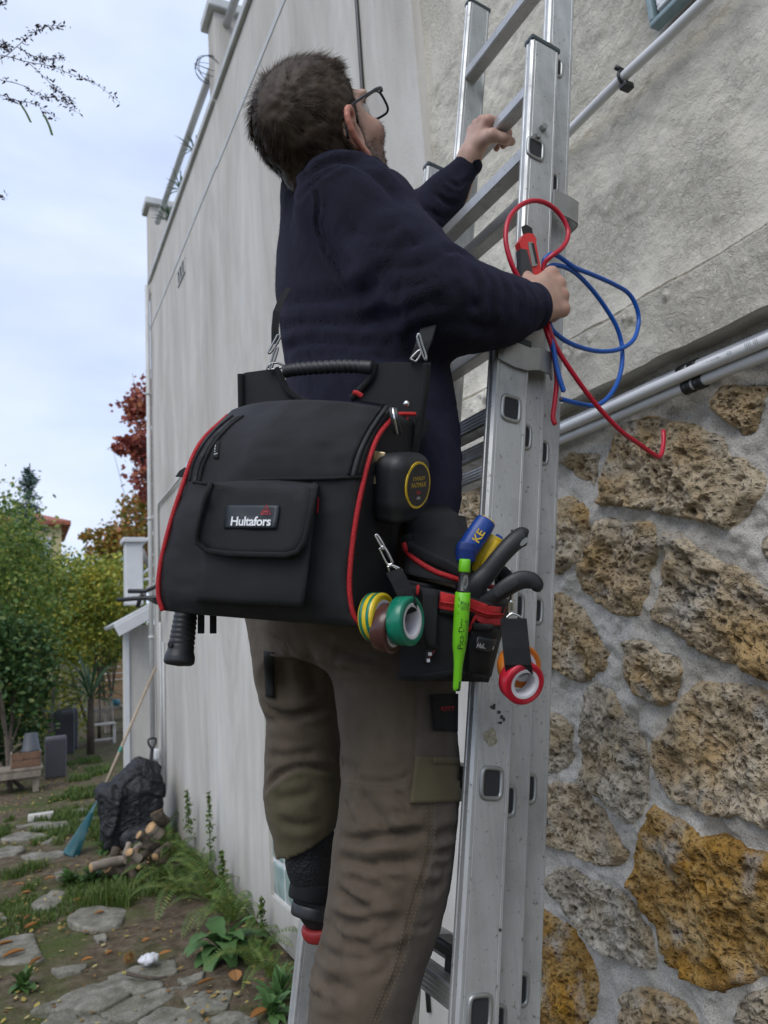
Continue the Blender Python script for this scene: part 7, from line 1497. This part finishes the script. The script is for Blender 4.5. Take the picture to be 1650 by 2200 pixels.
rs = np.random.RandomState(41); N_ = 4200; yy = 3.4+(rs.uniform(0, 1, N_)**1.2)*9.5; xx = rs.uniform(-.9, 1.27, N_); keep = rs.uniform(0, 1, N_) < np.clip(.35+.5*fbm(np.stack([xx, yy, xx*0], -1)*2.2, 2, 71)+.4*(yy > 8.5), .06, 1); xx, yy = xx[keep], yy[keep]; C = np.stack([xx, yy, np.full(len(xx), .012)], -1)
V, F = cards(C, .035, rs, 2.5, .3, 1.7); V[:, 2] = np.maximum(V[:, 2]*.5+.004, .003); tag(put('leaf_litter', V, F, M_LITTER, None, False), 'small dry leaves and crumbs scattered over soil', 'leaves', None, 'stuff')
def dry_leaf(label, px, py, L_, wd, rz, curl, seed):
    c = WZ(px, py, .03); t = thing('fallen_leaf', label, 'leaf', c, 'large fallen leaves'); n = 9; G = []
    for i in range(n):
        u_ = i/(n-1); w_ = wd*math.sin(math.pi*min(.98, u_*.9+.06))**.8
        for j in range(5): v_ = (j-2)/2; a_ = v_*curl; G.append(((u_-.5)*L_, math.sin(a_)/max(curl, .01)*w_/2, (1-math.cos(a_))*w_/2/max(curl, .01)+.02*math.sin(u_*3+seed)*L_))
    G = np.array(G); cz, sz = math.cos(rz), math.sin(rz); G = np.stack([G[:, 0]*cz-G[:, 1]*sz, G[:, 0]*sz+G[:, 1]*cz, G[:, 2]], -1)+c; F = [(i*5+j, i*5+j+1, i*5+6+j, i*5+5+j) for i in range(n-1) for j in range(4)]; put('blade', G, F, M_DRYLEAF, t)
    mid = G.reshape(n, 5, 3)[:, 2]; MB().tube(np.vstack([mid[0]-(mid[1]-mid[0])*1.5, mid]), .0016, 5).build('midrib', M_BARK, t)
DL = [(78, 512, .13, .055, .3, 1.2, 'broad curled orange leaf on the left stepping stone'), (197, 555, .12, .04, .9, 1.6, 'rolled tan leaf at the stone edge'), (485, 545, .07, .045, .2, 1.0, 'small pale curled leaf in the grass edge'), (1135, 668, .10, .035, .2, 2.0, 'rolled terracotta leaf on the paving'), (1303, 632, .13, .065, 1.4, .5, 'flat tan leaf pointing up near the fern'), (275, 95, .09, .045, -.1, 1.0, 'orange leaf beside the dark weeds'), (105, 130, .09, .04, -.2, .8, 'grey brown leaf at the left grass'), (145, 175, .07, .04, .1, 1.0, 'pale orange leaf left of the stone'), (150, 310, .11, .03, 1.2, 1.5, 'curled leaf standing in the left grass'), (550, 285, .07, .04, .3, 1.2, 'dark brown leaf on the middle stepping stone'), (435, 215, .06, .05, .3, 1.0, 'brown leaf beside the grass tuft'), (605, 508, .05, .04, .4, 1.2, 'small chestnut leaf left of the husk'), (915, 512, .08, .05, .1, .7, 'tan leaf under the big weed'), (940, 155, .09, .05, .4, .8, 'orange leaf lying in the ferns'), (1440, 845, .11, .06, .4, 1.2, 'curled orange leaf by the ladder'), (25, 455, .10, .04, .2, 1.4, 'brown leaf at the left picture edge on stone'), (175, 355, .10, .05, .6, 1.2, 'tan curled leaf near the left stone'), (810, 438, .06, .04, .4, .9, 'pinkish leaf in the bare soil')]
for k, (cx, cy3, L_, wd, rz, cu, lb) in enumerate(DL): p = C3([(cx, cy3)])[0]; dry_leaf(lb, p[0], p[1], L_*.9, wd, rz, cu, k)
# crumpled paper, twig, husk, white edging
pp_ = WZ(318, 2066, .03)
V, F = snet(lambda P: s_ell(P, pp_+np.array([0, 0, .012]), (.055, .045, .026))+.010*fbm(P*38, 3, 5)+.006*np.abs(fbm(P*70, 2, 9)), pp_-.1, pp_+.1, .005); tag(put('paper_scrap', V, F, plain('white_paper', (.62, .63, .66), .8, var=.06)), 'crumpled white paper lying on the paving edge', 'paper')
q = [WZ(x, y, .035) for x, y in C3([(705, 622), (780, 640), (860, 648), (925, 640)])]; tag(MB().tube(spline(q, 14), np.linspace(.010, .005, 14), 7).build('twig', M_BARK), 'brown twig lying on the paving below the paper', 'twig')
q = WZ(*C3([(715, 535)])[0], .03); rs = np.random.RandomState(3); hk3 = thing('chestnut_husk', 'spiky brown chestnut husk at the grass edge', 'husk', q); n = 260; d = rs.normal(0, 1, (n, 3)); d /= np.linalg.norm(d, axis=1)[:, None]; mb = MB()
for k in range(n): mb.tube([q+d[k]*.012, q+d[k]*.034], [.0016, .0004], 3, False)
mb.build('spines', plain('husk_brown', (.26, .15, .05), .9), hk3); V, F = lathe_vf([(.016*math.sin(t)+1e-4, .016*math.cos(t)) for t in np.linspace(0, math.pi, 8)], q, (0, 0, 1), 10); put('core', V, F, bpy.data.materials['husk_brown'], hk3)
a_, b_ = WZ(60, 1756, .05), WZ(115, 1748, .05); tag(MB().box((a_+b_)/2+np.array([0, 0, -.01]), np.linalg.norm(b_-a_), .08, .07, axes((0, 0, 1), b_-a_), .01).build('edging_block', plain('white_stone', (.52, .50, .46), .85, var=.1, scale=20)), 'pale straight edging block among the stepping stones', 'block')
# ---------------------------------------------------------------- black bracket on the far corner, terrace palms, overhanging twigs
bk = thing('wall_bracket', 'black double bar bracket sticking out beside the porch', 'bracket', W(330, 1275, 6.5))
for L_ in ([(276, 1270), (312, 1270), (330, 1262), (350, 1250)], [(252, 1289), (300, 1285), (335, 1284), (352, 1284)], [(296, 1304), (300, 1288), (306, 1276)], [(318, 1284), (340, 1296)]): MB().tube([W(x, y, 6.9) for x, y in L_], .022, 7).build('bar', M_BLACKPL, bk)
for k, (px, py, n, L_, lb) in enumerate([(358, 470, 26, .26, 'spiky palm at the far end of the roof terrace'), (380, 400, 18, .22, 'spiky palm in the middle of the roof terrace'), (408, 315, 14, .20, 'spiky palm nearest the tall terrace pillar')]):
    c = WX(px+10, py+10, 1.42); rosette('terrace_palm', lb, 'plant', c, n, L_, .014, .25, (0, 75), M_YUC, 100+k, 'palms on the roof terrace', 'blade')
wr_ = thing('wire_coil', 'tangled wire coil hung on the terrace rail', 'wire coil', WY(452, 160, 5.0)); rs = np.random.RandomState(2); cw = WY(452, 150, 5.0)
for k in range(6): A = axes(rs.normal(0, 1, 3), rs.normal(0, 1, 3)); MB().tube([cw+(A[0]*math.cos(t)*.10+A[1]*math.sin(t)*.13) for t in np.linspace(0, 6.28, 24)], .0025, 4, False).build('loop', M_BLACKPL, wr_)
ov = thing('overhanging_twigs', 'bare drooping seed twigs hanging in from the upper left', 'branch', W(-60, 300, 2.6)); Z7 = lambda L: [(x*.5909, y*.5909) for x, y in L]; M_SEED = plain('seed_brown', (.045, .030, .028), .8, var=.4, scale=90); rs = np.random.RandomState(12); SD = []
TW = [[(-120, 250), (0, 215), (60, 170), (120, 120), (180, 95), (240, 95)], [(-120, 190), (0, 200), (100, 225), (180, 240), (260, 270), (340, 300), (435, 372)], [(-120, 260), (0, 290), (80, 310), (150, 350), (210, 360), (285, 412)], [(-120, 320), (0, 345), (60, 365), (130, 380), (205, 432)], [(-120, 120), (0, 160), (30, 180)], [(60, 170), (140, 210), (240, 210)], [(100, 225), (160, 280), (230, 350), (270, 380)], [(-60, 720), (0, 708), (12, 718)], [(-40, -20), (0, 10), (15, 8)]]
for ti, L_ in enumerate(TW):
    dd = 2.5+.06*ti; P = spline([W(x, y, dd) for x, y in Z7(L_)], 60); MB().tube(P, np.linspace(.0016, .0006, 60), 5).build('twig', M_SEED, ov)
    for k in range(10 if ti < 7 else 50, 60):
        for _ in range(3 if k > 25 else 1):
            if rs.rand() < .75: e = P[k]+rs.normal(0, 1, 3)*.0075; SD.append(e)
V, F = cards(np.array(SD), .016, rs, .1, .2, 2.6); put('seeds', V, F, M_SEED, ov, False); bpy.context.view_layer.update(); bpy.data.objects['seeds']['kind'] = 'stuff'
for L_ in ([(160, 418), (178, 455), (190, 492)], [(75, 378), (95, 410), (112, 445)]):
    P = [W(x, y, 2.6) for x, y in Z7(L_)]; V, F = ribbon(spline(P, 10), .008, .0006, MC[0]+MC[2]*.5); put('leaf', V, F, M_FERN, ov, False)
